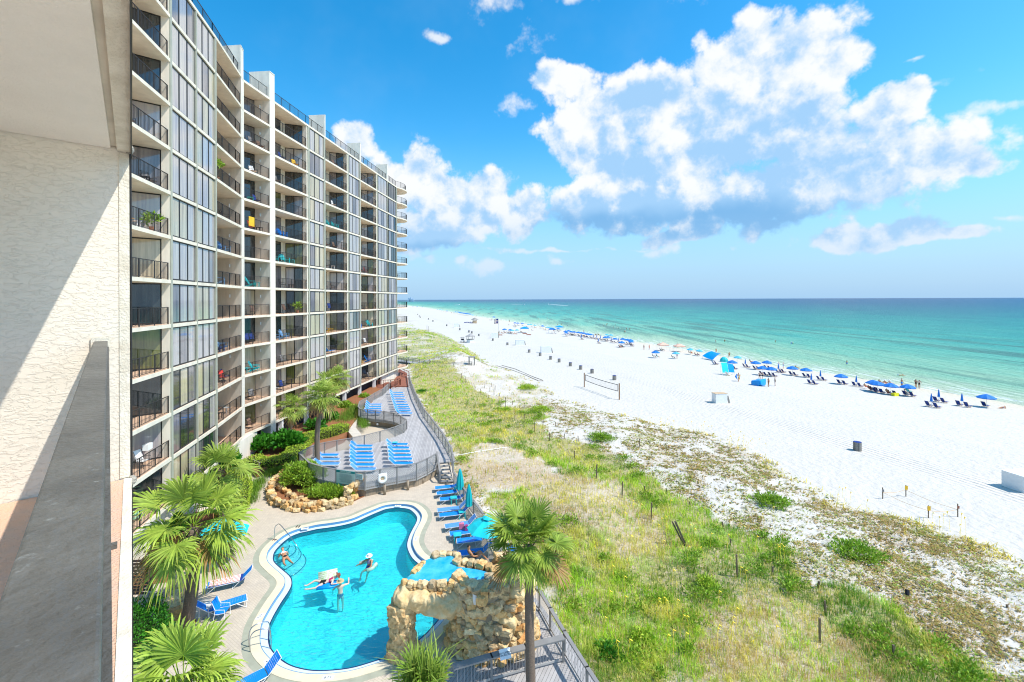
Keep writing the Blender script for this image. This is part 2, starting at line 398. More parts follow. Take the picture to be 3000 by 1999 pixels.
# vegetation zones (from the photograph, laid on the ground)
def GP(l): return [tuple(P(x, y, -.75))[:2] for x, y in l]
Z_GREEN = GP([(1199,1074),(1325,1078),(1346,1110),(1402,1150),(1466,1176),(1518,1197),(1616,1232),(1571,1246),(1606,1285),(1729,1302),(1799,1335),(1866,1382),(1932,1432),(2042,1471),(2114,1531),(2241,1587),(2324,1625),(2352,1681),(2418,1730),(2468,1725),(2584,1769),(2667,1830),(2777,1902),(2888,1973),(2990,2060),(1800,2060),(1700,1999),(1560,1700),(1400,1450),(1330,1340),(1290,1260),(1200,1130)])
Z_FAR = GP([(1160,958),(1230,964),(1290,977),(1340,1000),(1400,1040),(1430,1062),(1330,1066),(1199,1070),(1130,1060)])
Z_YEL = GP([(1325,1076),(1459,1074),(1511,1093),(1590,1132),(1614,1162),(1560,1190),(1518,1197),(1402,1151),(1346,1110)])
Z_SAND = GP([(1335,1385),(1400,1320),(1500,1318),(1600,1360),(1650,1415),(1560,1450),(1420,1440),(1400,1475),(1345,1440)])
Z_MIX = GP([(2075,1780),(2230,1740),(2420,1800),(2520,1900),(2640,2020),(2080,2030),(2040,1900)])
Z_MIX2 = GP([(1600,1400),(1800,1420),(1900,1500),(1960,1600),(1850,1640),(1680,1560),(1560,1500)])
BUSH = [(2262,1478,50,24),(2508,1628,62,28),(1762,1288,36,14),(1585,1205,30,10),(1545,1140,26,8)]
def veg(x, y):
    """green density, straw density, scrub density (0..1) at ground points"""
    dd = Xd(y)-x; n1 = vnoise(x, y, 3.1, 11); n2 = vnoise(x, y, 1.2, 12); n3 = vnoise(x, y, 6.5, 13)
    jx = (n2-.5)*1.6; jy = (vnoise(x, y, 1.5, 14)-.5)*2.2
    g = inpoly(x+jx, y+jy, Z_GREEN).astype(float)
    fa = inpoly(x+jx, y+jy, Z_FAR).astype(float); ye = inpoly(x+jx, y+jy, Z_YEL).astype(float)
    sa = inpoly(x+jx, y+jy, Z_SAND).astype(float); mi = np.maximum(inpoly(x+jx, y+jy, Z_MIX), inpoly(x+jx, y+jy, Z_MIX2)).astype(float)
    gr = g*(1-sa*.93)*(1-mi*.68); gr = gr*(1-.55*smooth(n3, .62, .8)*(y < 45))
    far = smooth(y, 250, 330)*(dd > 0)
    gr = np.maximum(gr, np.maximum(fa*(1-.45*smooth(n1, .6, .75)), far*.8)); st = np.clip(g*(.22+.75*mi+.4*smooth(n1, .5, .75))+ye*.6*smooth(n2+.4*n1, .42, .75)+sa*.14, 0, 1)
    gr = np.maximum(gr, ye*.30*smooth(n1, .45, .7))
    inz = (dd > -.4) & (g < .5) & (fa < .5) & (ye < .5) & (y < 120)
    scb = inz*(.22+.8*smooth(.6*n1+.4*n2, .34, .60))*(.35+.65*np.clip(smooth(dd, 0, 1.5)+.2, 0, 1))
    return gr, st, scb
gr, st_, sb = veg(GX, GY)
inl = smooth(Xf(GY)+.8-GX, 0, 1.)
lit_ = np.clip(.75*gr+.5*st_+.42*sb+.32*inpoly(GX, GY, Z_SAND), 0, 1)
colv = np.stack([lit_.ravel(), gr.ravel(), np.clip((Xs(GY)-GX)*.957/12, 0, 1).ravel(), np.ones(nx*ny)], 1).astype(np.float32)
a = me.color_attributes.new('Col', 'FLOAT_COLOR', 'POINT'); a.data.foreach_set('color', colv.ravel())
ms = mat('beach_sand', (.605, .565, .495), .95, .03, .35, .5, 3, space='Object')
t, b = nodes_of(ms)
def nn(t, ty, **k):
    n = t.nodes.new(ty)
    for q, v in k.items(): setattr(n, q, v)
    return n
at = nn(t, 'ShaderNodeAttribute'); at.attribute_name = 'Col'; sp = nn(t, 'ShaderNodeSeparateColor'); t.links.new(at.outputs['Color'], sp.inputs[0])
basecol = b.inputs['Base Color'].links[0].from_socket
gn = nn(t, 'ShaderNodeTexNoise'); gn.inputs['Scale'].default_value = 4.5; gn.inputs['Detail'].default_value = 8; gn.inputs['Roughness'].default_value = .7
tcn = nn(t, 'ShaderNodeTexCoord'); t.links.new(tcn.outputs['Object'], gn.inputs[0])
lr = nn(t, 'ShaderNodeMapRange'); lr.inputs[1].default_value = .38; lr.inputs[2].default_value = .62; t.links.new(gn.outputs[0], lr.inputs[0])
lc = nn(t, 'ShaderNodeMix', data_type='RGBA'); lc.inputs[6].default_value = (.46, .35, .23, 1); lc.inputs[7].default_value = (.30, .33, .08, 1)
lf = nn(t, 'ShaderNodeMath', operation='MULTIPLY'); t.links.new(lr.outputs[0], lf.inputs[0]); t.links.new(sp.outputs[1], lf.inputs[1]); t.links.new(lf.outputs[0], lc.inputs[0])
ma = nn(t, 'ShaderNodeMath', operation='MULTIPLY_ADD'); t.links.new(gn.outputs[0], ma.inputs[0]); ma.inputs[1].default_value = 1.6; ma.inputs[2].default_value = -1.15
mb_ = nn(t, 'ShaderNodeMath', operation='ADD'); t.links.new(sp.outputs[0], mb_.inputs[0]); t.links.new(ma.outputs[0], mb_.inputs[1])
mr = nn(t, 'ShaderNodeMapRange'); mr.inputs[1].default_value = -.12; mr.inputs[2].default_value = .46; t.links.new(mb_.outputs[0], mr.inputs[0])
mu = nn(t, 'ShaderNodeMath', operation='MULTIPLY'); t.links.new(mr.outputs[0], mu.inputs[0])
gt = nn(t, 'ShaderNodeMapRange'); gt.inputs[1].default_value = .02; gt.inputs[2].default_value = .15; t.links.new(sp.outputs[0], gt.inputs[0]); t.links.new(gt.outputs[0], mu.inputs[1])
mx = nn(t, 'ShaderNodeMix', data_type='RGBA'); t.links.new(mu.outputs[0], mx.inputs[0]); t.links.new(basecol, mx.inputs[6]); t.links.new(lc.outputs[2], mx.inputs[7])
wet = nn(t, 'ShaderNodeMix', data_type='RGBA'); t.links.new(sp.outputs[2], wet.inputs[0]); wet.inputs[6].default_value = (.60, .53, .40, 1); t.links.new(mx.outputs[2], wet.inputs[7]); t.links.new(wet.outputs[2], b.inputs['Base Color'])
# vehicle tracks pressed along the beach + footprints
geo = nn(t, 'ShaderNodeNewGeometry'); sx = nn(t, 'ShaderNodeSeparateXYZ'); t.links.new(geo.outputs['Position'], sx.inputs[0])
def mth(op, a_, b_=None, c_=None):
    n = nn(t, 'ShaderNodeMath', operation=op)
    for i, v in enumerate((a_, b_, c_)):
        if v is None: continue
        if isinstance(v, (int, float)): n.inputs[i].default_value = v
        else: t.links.new(v, n.inputs[i])
    return n.outputs[0]
wn2 = nn(t, 'ShaderNodeTexNoise'); wn2.inputs['Scale'].default_value = .06; t.links.new(geo.outputs['Position'], wn2.inputs[0])
u = mth('ADD', mth('MULTIPLY_ADD', sx.outputs[1], .31, sx.outputs[0]), mth('MULTIPLY', wn2.outputs[0], 1.6))
u = mth('ADD', u, -54.8)
band = mth('SUBTRACT', 1., mth('MINIMUM', mth('MULTIPLY', mth('ABSOLUTE', u), .36), 1.))
furr = mth('MULTIPLY', mth('SINE', mth('MULTIPLY', u, 9.)), mth('POWER', band, .6))
fp = nn(t, 'ShaderNodeTexNoise'); fp.inputs['Scale'].default_value = 1.7; fp.inputs['Detail'].default_value = 3; t.links.new(geo.outputs['Position'], fp.inputs[0])
hgt = mth('ADD', mth('MULTIPLY', furr, .06), mth('MULTIPLY', fp.outputs[0], .22))
bp = b.inputs['Normal'].links[0].from_node; bp.inputs['Strength'].default_value = .8; bp.inputs['Distance'].default_value = 1.; t.links.new(hgt, bp.inputs['Height'])
me.materials.append(ms); so = bpy.data.objects.new('sand_ground', me); C.objects.link(so); tag(so, kind='structure')
# sea
dsv = np.concatenate([np.arange(-8, 30, 1.), np.geomspace(30, 60000, 70)]); yv = np.concatenate([np.arange(-600, 20, 40.), np.arange(20, 300, 5.), np.geomspace(305, 40000, 60)])
WX = (Xs(yv)[:, None]+dsv[None, :]); WY = np.repeat(yv[:, None], len(dsv), 1); ny, nx = WX.shape
wv = np.stack([WX.ravel(), WY.ravel(), np.full(nx*ny, -3.02)], 1)
ii = (np.arange(ny-1)[:, None]*nx+np.arange(nx-1)[None, :]).ravel()
me = bpy.data.meshes.new('sea'); me.from_pydata(wv.tolist(), [], np.stack([ii, ii+1, ii+nx+1, ii+nx], 1).tolist())
dl = np.log10(np.maximum(np.tile(dsv, ny)*.957, 0)+3)/5.
a = me.color_attributes.new('Col', 'FLOAT_COLOR', 'POINT'); a.data.foreach_set('color', np.stack([dl, dl, dl, np.ones_like(dl)], 1).astype(np.float32).ravel())
mw = bpy.data.materials.new('sea_water'); mw.use_nodes = True; t = mw.node_tree; b = t.nodes['Principled BSDF']
at = nn(t, 'ShaderNodeAttribute'); at.attribute_name = 'Col'; geo = nn(t, 'ShaderNodeNewGeometry')
mp = nn(t, 'ShaderNodeMapping'); mp.inputs['Rotation'].default_value = (0, 0, R(17)); mp.inputs['Scale'].default_value = (.05, .014, .05); t.links.new(geo.outputs['Position'], mp.inputs[0])
n1 = nn(t, 'ShaderNodeTexNoise'); n1.inputs['Scale'].default_value = 1.; n1.inputs['Detail'].default_value = 9; n1.inputs['Roughness'].default_value = .66; t.links.new(mp.outputs[0], n1.inputs[0])
dv = mth('ADD', at.outputs['Fac'], mth('MULTIPLY', mth('SUBTRACT', n1.outputs[0], .5), .24))
cr = nn(t, 'ShaderNodeValToRGB'); t.links.new(dv, cr.inputs[0]); e = cr.color_ramp.elements
stops = [(.10, (.60,.62,.44)), (.20, (.46,.58,.38)), (.28, (.32,.54,.34)), (.36, (.14,.46,.31)), (.43, (.035,.35,.27)), (.50, (.008,.24,.21)), (.56, (.005,.15,.18)), (.63, (.004,.09,.16)), (.80, (.004,.055,.15))]
e[0].position, e[0].color = stops[0][0], (*stops[0][1], 1); e[1].position, e[1].color = stops[-1][0], (*stops[-1][1], 1)
for p_, c_ in stops[1:-1]: q = e.new(p_); q.color = (*c_, 1)
# weed banks in the shallows
mp2 = nn(t, 'ShaderNodeMapping'); mp2.inputs['Rotation'].default_value = (0, 0, R(17)); mp2.inputs['Scale'].default_value = (.11, .010, .1); t.links.new(geo.outputs['Position'], mp2.inputs[0])
n2 = nn(t, 'ShaderNodeTexNoise'); n2.inputs['Scale'].default_value = 1.; n2.inputs['Detail'].default_value = 6; n2.inputs['Roughness'].default_value = .65; t.links.new(mp2.outputs[0], n2.inputs[0])
wr = nn(t, 'ShaderNodeMapRange'); wr.inputs[1].default_value = .50; wr.inputs[2].default_value = .60; t.links.new(n2.outputs[0], wr.inputs[0])
b1 = nn(t, 'ShaderNodeMapRange', interpolation_type='SMOOTHSTEP'); b1.inputs[1].default_value = .22; b1.inputs[2].default_value = .33; t.links.new(at.outputs['Fac'], b1.inputs[0])
b2 = nn(t, 'ShaderNodeMapRange', interpolation_type='SMOOTHSTEP'); b2.inputs[1].default_value = .50; b2.inputs[2].default_value = .42; t.links.new(at.outputs['Fac'], b2.inputs[0])
wm = nn(t, 'ShaderNodeMix', data_type='RGBA'); wm.inputs[7].default_value = (.05, .16, .12, 1); t.links.new(cr.outputs[0], wm.inputs[6]); t.links.new(mth('MULTIPLY', mth('MULTIPLY', wr.outputs[0], .75), mth('MULTIPLY', b1.outputs[0], b2.outputs[0])), wm.inputs[0])
# foam along the edge
mp3 = nn(t, 'ShaderNodeMapping'); mp3.inputs['Rotation'].default_value = (0, 0, R(17)); mp3.inputs['Scale'].default_value = (.9, .12, 1); t.links.new(geo.outputs['Position'], mp3.inputs[0])
n3 = nn(t, 'ShaderNodeTexNoise'); n3.inputs['Scale'].default_value = 1.; n3.inputs['Detail'].default_value = 6; t.links.new(mp3.outputs[0], n3.inputs[0])
fr = nn(t, 'ShaderNodeMapRange'); fr.inputs[1].default_value = .53; fr.inputs[2].default_value = .60; t.links.new(n3.outputs[0], fr.inputs[0])
f2 = nn(t, 'ShaderNodeMapRange'); f2.inputs[1].default_value = .27; f2.inputs[2].default_value = .15; t.links.new(at.outputs['Fac'], f2.inputs[0])
fm = nn(t, 'ShaderNodeMix', data_type='RGBA'); fm.inputs[7].default_value = (.85, .88, .86, 1); t.links.new(wm.outputs[2], fm.inputs[6]); t.links.new(mth('MULTIPLY', fr.outputs[0], f2.outputs[0]), fm.inputs[0])
t.links.new(fm.outputs[2], b.inputs['Base Color']); b.inputs['Roughness'].default_value = .28; b.inputs['IOR'].default_value = 1.33; b.inputs['Specular IOR Level'].default_value = .12
nb = nn(t, 'ShaderNodeTexNoise'); nb.inputs['Scale'].default_value = .8; nb.inputs['Detail'].default_value = 7; nb.inputs['Roughness'].default_value = .6
mp4 = nn(t, 'ShaderNodeMapping'); mp4.inputs['Rotation'].default_value = (0, 0, R(17)); mp4.inputs['Scale'].default_value = (1., .28, 1); t.links.new(geo.outputs['Position'], mp4.inputs[0]); t.links.new(mp4.outputs[0], nb.inputs[0])
bp = nn(t, 'ShaderNodeBump'); bp.inputs['Strength'].default_value = 1; bp.inputs['Distance'].default_value = 1.6; t.links.new(nb.outputs[0], bp.inputs['Height']); t.links.new(bp.outputs[0], b.inputs['Normal'])
me.materials.append(mw); o = bpy.data.objects.new('sea', me); C.objects.link(o); tag(o, kind='structure')
# distant towers on the coast
m_far = mat('distant_pale_wall', (.46, .58, .70), .9)  # distance haze is painted into this bluish wall colour
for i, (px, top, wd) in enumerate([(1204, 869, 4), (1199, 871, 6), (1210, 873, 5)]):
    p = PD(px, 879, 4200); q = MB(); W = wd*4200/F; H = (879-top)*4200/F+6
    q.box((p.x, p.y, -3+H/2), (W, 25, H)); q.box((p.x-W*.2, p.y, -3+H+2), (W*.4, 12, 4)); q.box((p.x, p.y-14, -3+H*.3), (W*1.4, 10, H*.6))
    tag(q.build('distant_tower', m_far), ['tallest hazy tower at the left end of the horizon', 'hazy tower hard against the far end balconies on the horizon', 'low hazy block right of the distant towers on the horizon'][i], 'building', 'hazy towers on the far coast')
# ============================================================ near balcony (camera stands at its edge)
wd_ = Vector((.749, .663, 0)); W0 = Vector((-3.79, 3.37, 0))       # end wall plane
def WP(t, off=0., z=0.): p = W0+wd_*t; n = Vector((.663, -.749, 0)); return Vector((p.x+n.x*off, p.y+n.y*off, z))
ed = Vector((-.641, .767, 0)).normalized()                           # slab edge direction, away from the camera
rt = Vector((ed.y, -ed.x, 0))                                        # outward
bal = thing('balcony', 'cream stucco balcony end of the near wing with grey metal handrail, filling the left edge', 'balcony', (0, 0, HC-1.5))
E0 = WP(.747)
q = MB(); a, b_ = WP(-3.2), WP(.747); th = wd_.cross(Vector((0, 0, 1)))*-1; nrm = Vector((-.663, .749, 0))
q.prism([a, b_, b_+nrm*.25, a+nrm*.25], HC-14.9, HC+14, bottom=True)
ow_ = q.build('end_wall', m_stucco, bal)
tt, bb = nodes_of(m_stucco)     # trowelled skip texture: ridges of plaster
s1_ = nn(tt, 'ShaderNodeTexNoise'); s1_.inputs['Scale'].default_value = 15; s1_.inputs['Detail'].default_value = 6; s1_.inputs['Roughness'].default_value = .62; s1_.inputs['Distortion'].default_value = .7
s2_ = nn(tt, 'ShaderNodeMapRange', interpolation_type='SMOOTHSTEP'); s2_.inputs[1].default_value = .47; s2_.inputs[2].default_value = .56
gg = nn(tt, 'ShaderNodeNewGeometry'); mpp = nn(tt, 'ShaderNodeMapping'); mpp.inputs['Scale'].default_value = (1, 1, 2.2); tt.links.new(gg.outputs['Position'], mpp.inputs[0]); tt.links.new(mpp.outputs[0], s1_.inputs[0]); tt.links.new(s1_.outputs[0], s2_.inputs[0])
b1_ = bb.inputs['Normal'].links[0].from_node; hh = b1_.inputs['Height'].links[0].from_socket
mm = nn(tt, 'ShaderNodeMath', operation='MULTIPLY_ADD'); tt.links.new(hh, mm.inputs[0]); mm.inputs[1].default_value = .25; tt.links.new(s2_.outputs[0], mm.inputs[2]); tt.links.new(mm.outputs[0], b1_.inputs['Height']); b1_.inputs['Distance'].default_value = .0026; b1_.inputs['Strength'].default_value = .8
def strip(o0, o1, z0, z1, name, m, ext=5.2, back=0.012, **k):   # slab strip parallel to the edge; o = outward offset
    q = MB(); A = Vector((E0.x, E0.y, 0)); pts = []
    def at_wall(o):   # where the line offset by o meets the wall
        base = A+rt*o; n = Vector((.663, -.749, 0)); d = (base-WP(0)).dot(n)-back; return base+ed*(d/(-(ed.dot(n)))*1.0)
    p0, p1 = at_wall(o0), at_wall(o1); p2, p3 = A+rt*o1-ed*ext, A+rt*o0-ed*ext
    q.prism([p0, p1, p2, p3][::-1], z0, z1); return q.build(name, m, bal, **k)
m_plas = mat('smooth_plaster_soffit', (.86, .81, .73), .9, .04, 1.5, .4, 70, space='Object')
m_peach = mat('peach_deck_coating', (.74, .46, .30), .85, .10, 6, .8, 60, col2=(.66, .46, .34))
m_edge = mat('worn_white_edge', (.80, .75, .63), .9, .2, 7, .5, 60, col2=(.62, .56, .44))
strip(-4, -.13, HC+1.262, HC+1.5, 'ceiling', m_plas)
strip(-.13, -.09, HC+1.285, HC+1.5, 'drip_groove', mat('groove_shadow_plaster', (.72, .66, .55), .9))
strip(-.09, -.003, HC+1.25, HC+1.55, 'ceiling_edge', m_edge)
strip(-4, -.055, HC-1.72, HC-1.5, 'floor', m_peach)
strip(-.055, -.003, HC-1.73, HC-1.494, 'floor_edge', m_edge)
strip(-.001, .006, HC+1.2, HC+1.56, 'edge_flashing', m_bronze)
# baked-on stain and joint down the wall corner
q = MB(); c0 = WP(.742, .002)
q.box((c0.x, c0.y, HC+.2), (.012, .012, 8)); q.build('corner_joint', m_bronze, bal)
q = MB(); c0 = WP(.70, .004); q.prism([WP(.668, .0), WP(.735, .0), WP(.735, .007), WP(.668, .007)][::-1], HC-1.49, HC+1.24); q.build('corner_bead', m_edge, bal)
q = MB()
for z_, t_, r_ in ((1.28, .735, .035), (-1.52, .745, .035)): p = WP(t_, .012); q.ball((p.x, p.y, HC+z_), (r_, r_, r_*1.2), 7, 5)
q.build('mortar_lump', mat('rough_mortar', (.5, .46, .38), .95, .2, 20, 1, 60), bal)
# handrail
m_hr = mat('weathered_grey_handrail', (.135, .13, .112), .45, .2, 4, .5, 45, spec=.45, col2=(.075, .073, .064), space='Object')
tt, bb = nodes_of(m_hr); nz = nn(tt, 'ShaderNodeTexNoise'); nz.inputs['Scale'].default_value = 26; nz.inputs['Detail'].default_value = 8; nz.inputs['Roughness'].default_value = .75
tcc = nn(tt, 'ShaderNodeTexCoord'); tt.links.new(tcc.outputs['Object'], nz.inputs[0]); rr_ = nn(tt, 'ShaderNodeMapRange'); rr_.inputs[1].default_value = .6; rr_.inputs[2].default_value = .72; tt.links.new(nz.outputs[0], rr_.inputs[0])
mxx = nn(tt, 'ShaderNodeMix', data_type='RGBA'); mxx.inputs[7].default_value = (.26, .27, .25, 1); tt.links.new(rr_.outputs[0], mxx.inputs[0]); tt.links.new(bb.inputs['Base Color'].links[0].from_socket, mxx.inputs[6]); tt.links.new(mxx.outputs[2], bb.inputs['Base Color'])
rd = Vector((-.6633, .7484, 0)); ro = Vector((rd.y, -rd.x, 0)); RA = WP(.552, .01)
def RL(s, o, z): p = RA-rd*s+ro*o; return Vector((p.x, p.y, z))
q = MB(); q.beam(RL(0, 0, HC-.355), RL(8.5, 0, HC-.355), .085, .05); rail = q.build('handrail', m_hr, bal, bevel=.004)
q = MB(); q.beam(RL(0, .036, HC-.41), RL(8.5, .036, HC-.41), .03, .06); q.build('under_rail', m_hr, bal)
q = MB(); q.box(RL(.004, 0, HC-.35), (.006, .12, .1), math.atan2(wd_.y, wd_.x)+math.pi/2); q.build('wall_flange', m_edge, bal)
q = MB(); q.beam(RL(0, 0, HC-1.40), RL(8.5, 0, HC-1.40), .03, .03); q.build('bottom_rail', m_hr, bal)
for i in range(42): q = MB(); q.beam(RL(.1+i*.115, 0, HC-1.40), RL(.1+i*.115, 0, HC-.38), .016, .016); q.build('baluster', m_hr, bal)
for s_ in (1.35, 3.0): q = MB(); q.beam(RL(s_, .02, HC-1.5), RL(s_, .02, HC-.38), .04, .04); q.box(RL(s_, .05, HC-1.49), (.07, .05, .03), .7); q.build('rail_post', m_hr, bal)
# ============================================================ apartment building
FL = lambda k: HC-1.5+(k-4)*2.8
def BL(px, z=0.):   # point on facade line B at photo column px
    r = (px-1500)/F; D = 29.7/(.1-r); return Vector((-24.9+.1*(D-48), D, z))
PA1 = Vector((-21.62, 28.75, 0)); PA2 = Vector((-23.4, 36.0, 0)); dA = (PA2-PA1).normalized(); nA = Vector((-dA.y, dA.x, 0))
nB = Vector((-.995, .0995, 0)); dB = Vector((.0995, .995, 0))
A0 = PA1-dA*6.6; PM = PA1+(PA2-PA1)*.52; PA3 = Vector((-25.1, 42.2, 0)); PB0 = BL(715)
bx = {k: BL(k) for k in (791, 806, 903, 907, 953, 956, 1020, 1023, 1056, 1058.5, 1105, 1108, 1136, 1138, 1163)}
apt = thing('apartment_building', 'long cream high-rise apartment block with stacked balconies and tall curtained windows', 'building', (-27, 60, 0))
# end balcony curve
ec = [Vector((-20.75+.0, 84.6, 0))]
E1 = BL(1163); cen = E1+dB*2.2+nB*2.6
endc = [E1+dB*.1, E1+dB*1.2-nB*.55, E1+dB*2.8-nB*.85, E1+dB*4.2-nB*.55, E1+dB*5.3+nB*.4, E1+dB*5.7+nB*1.8, E1+dB*5.6+nB*4]
front = [A0, PA1, PM, PA2, PA2+(PA3-PA2)*.8, PA3, PB0, bx[791], bx[806], bx[903], bx[907], bx[953], bx[1020], bx[1056], bx[1105], bx[1136], E1]+endc
back = [endc[-1]+nB*6, BL(953)+nB*9, BL(715)+nB*9.5, PA2+nA*9, A0+nA*9]
def offs(pts, o):
    r = []
    for i, p in enumerate(pts):
        d = (pts[min(i+1, len(pts)-1)]-pts[max(0, i-1)]).normalized(); r.append(p+Vector((d.y, -d.x, 0))*o)
    return r
f2 = offs(front, .06)
for k in range(13):
    q = MB(); q.prism((f2+back), FL(k)-.22, FL(k)); q.build('floor_slab' if k < 12 else 'roof_slab', m_slab, apt)
    if k < 12:      # coated balcony floors, 4 mm above the slab
        pass
def wallseg(q, a, b, n, th, z0, z1, mi=0): q.prism([a, b, b+n*th, a+n*th] if (b-a).cross(n).z > 0 else [a, a+n*th, b+n*th, b], z0, z1, mi)
ZR = FL(12)-.22; ZF = FL(12)+2.7
m_lw = mat('light_stucco_wall', (.83, .77, .65), .9, .10, 1.6, .5, 25, stretch=(1, 1, .2))
def party(a, b, n, dep, fin=None, z0=2.3, inset=.03):
    q = MB(); a = a-n*0+ (b-a).normalized()*0; wallseg(q, a+n*inset, b+n*inset, n, dep, z0, ZR); q.build('party_wall', m_lw, apt)
    if fin:
        q = MB(); wallseg(q, a-n*.02, b-n*.02, n, fin, FL(12)-.0, ZF); wallseg(q, a-n*.05, b-n*.05, n, fin+.08, ZF, ZF+.09); q.build('roof_fin', m_lw, apt)
party(PA1, PA1+dA*.25, nA, 7); party(PM-dA*.06, PM+dA*.06, nA, .3); party(PA2-dA*.12, PA2+dA*.06, nA, 7)
party(PA3, PB0, nB, 8, 1.7, 1.5, -.05); party(bx[791], bx[806], nB, 8, 2.2, 1.5, -.05)
party(bx[903]-dB*.25, bx[903]-dB*.02, nB, 8); party(bx[953]-dB*.05, bx[953]+dB*.16, nB, 8, 2.1)
party(bx[1020]-dB*.25, bx[1020], nB, 8); party(bx[1056], bx[1056]+dB*.25, nB, 8, 2.)
party(bx[1105]-dB*.25, bx[1105], nB, 8); party(bx[1136]-dB*.1, bx[1136]+dB*.12, nB, 8, 2.); party(E1-dB*.15, E1+dB*.1, nB, 8)
def railing(pts, z, h=1.07, sp=.14, post=1.5, name='balcony_railing', m=None, par=None, r=.0085):
    q = MB()
    for i in range(len(pts)-1):
        a, b = pts[i], pts[i+1]; l = (b-a).length; d = (b-a)/l
        A = lambda s, zz: Vector((a.x+d.x*s, a.y+d.y*s, zz))
        q.beam(A(0, z+h), A(l, z+h), .05, .035); q.beam(A(0, z+.09), A(l, z+.09), .03, .025)
        n = max(1, int(l/sp))
        for j in range(n+1): q.beam(A(l*j/n, z+.09), A(l*j/n, z+h), r*2, r*2)
        n = max(1, round(l/post))
        for j in range(n+1): q.beam(A(l*j/n, z), A(l*j/n, z+h+.01), .042, .042)
    return q.build(name, m or m_rail, par or apt)
rg = random.Random(3)
def pane_strip(a, b, n, z0, z1, npan, mats, name, fr=m_bronze, side=.06, gap=.13, two=True, off=.0):
    """framed glazing between plan points a, b: frame + panes in one window, curtain colour varies by window"""
    q = MB(); d = (b-a).normalized(); l = (b-a).length; o = -n*off
    def S(s, z, dep=0.): p = a+d*s+o+n*dep; return Vector((p.x, p.y, z))
    q.beam(S(0, z0+.05, .03), S(l, z0+.05, .03), .08, .10, 0); q.beam(S(0, z1-.04, .03), S(l, z1-.04, .03), .08, .08, 0)
    wp = (l-2*side-(npan-1)*gap)/npan; s = side
    q.beam(S(side/2, z0+.1, .03), S(side/2, z1-.08, .03), .06, side, 0); q.beam(S(l-side/2, z0+.1, .03), S(l-side/2, z1-.08, .03), .06, side, 0)
    for i in range(npan):
        gi = 1+rg.choice(mats)
        q.prism([S(s, 0), S(s+wp, 0), S(s+wp, 0, .02), S(s, 0, .02)], z0+.1, z1-.08, gi)
        if i < npan-1:
            for g in ((gap*.22, gap*.78) if two else (gap/2,)):
                q.beam(S(s+wp+g, z0+.1, .01), S(s+wp+g, z1-.08, .01), .09, gap*.32 if two else gap*.9, 0)
            q.prism([S(s+wp, 0, .03), S(s+wp+gap, 0, .03), S(s+wp+gap, 0, .05), S(s+wp, 0, .05)], z0+.1, z1-.08, 0)
        s += wp+gap
    return q.build(name, [fr, g_dark, g_blue, g_curt, g_curt2, g_green], apt)
m_omull = m_olive
for k in range(12):
    z0, z1 = FL(k), FL(k+1)-.22
    for (a, b, n) in ((PA1+dA*.28, PM-dA*.1, nA), (PM+dA*.1, PA2-dA*.16, nA)):
        pane_strip(a+n*.05, b+n*.05, n, z0, z1, 3, ([3, 1, 3, 2] if k > 7 else [3, 1, 3, 2, 3] if k > 2 else [0, 2, 3, 1]), 'window_wall')
    for (a, b, ml) in ((907, 953, [2, 3] if k not in (10, 5, 4, 6) else [1, 3, 2]), (1023, 1056, [1, 3, 3]), (1108, 1136, [1, 3, 3] if k > 5 else [3, 2]), (1138.5, 1163, [1, 0, 3] if k > 5 else [3, 1, 2])):
        pane_strip(BL(a)+dB*.12+nB*.05, BL(b)-dB*.12+nB*.05, nB, z0, z1, 3, ml, 'window_wall', side=.16)
# olive pilaster strips between the curtain walls
for a, d, n, w_ in ((PA1+dA*.02, dA, nA, .24), (PM-dA*.07, dA, nA, .14), (PA2-dA*.2, dA, nA, .24), (bx[903], dB, nB, .3), (bx[953]-dB*.3, dB, nB, .3), (bx[1020], dB, nB, .22), (bx[1056]-dB*.26, dB, nB, .22), (bx[1105], dB, nB, .2), (bx[1136]-dB*.12, dB, nB, .2), (E1-dB*.3, dB, nB, .25)):
    q = MB(); wallseg(q, a-n*.075, a+d*w_-n*.075, n, .12, FL(0)-.35, FL(12)-.22); q.build('window_pilaster', m_olive, apt)
# balcony bays: (front points, back walls, doors)
def bay(front, n, segs, name='recess_wall'):
    q = MB()
    for kind, a, b, nn_ in segs:
        if kind == 'w': wallseg(q, a, b, nn_, .12, FL(0)-.3, ZR)
        if kind == 'h': wallseg(q, a, b, nn_, .12, FL(0)-.3, ZR)
    q.build(name, m_cream, apt)
    for k in range(12):
        railing([p+n*.08 for p in front], FL(k))
        for kind, a, b, nn_ in segs:
            if kind == 'd': pane_strip(a, b, nn_, FL(k), FL(k+1)-.22, 2, [0, 3, 1, 0] if k > 6 else [0, 3, 2, 4], 'sliding_door', side=.07, gap=.09, two=False)
            if kind == 's': pane_strip(a, b, nn_, FL(k), FL(k+1)-.22, 1, [0, 0, 1, 4], 'side_window', side=.06)
            if kind == 'e': q = MB(); c = (a+b)/2; q.tube([Vector((c.x, c.y, FL(k)+1.75)), Vector((c.x, c.y, FL(k)+2.05))], .07, 8); q.build('wall_lamp', m_white, apt)
    return
def vperp(d): return Vector((-d.y, d.x, 0))
# bay a0: glazing at 50 deg
gdir = Vector((.766, .643, 0)); G1 = PA1+nA*.43-dA*.02; gn = vperp(gdir)
bay([A0, PA1-dA*.02], nA, [('d', G1-gdir*3.4, G1, gn), ('w', G1-gdir*7.5, G1-gdir*3.4, gn), ('w', G1, PA1, -dA*-1)])
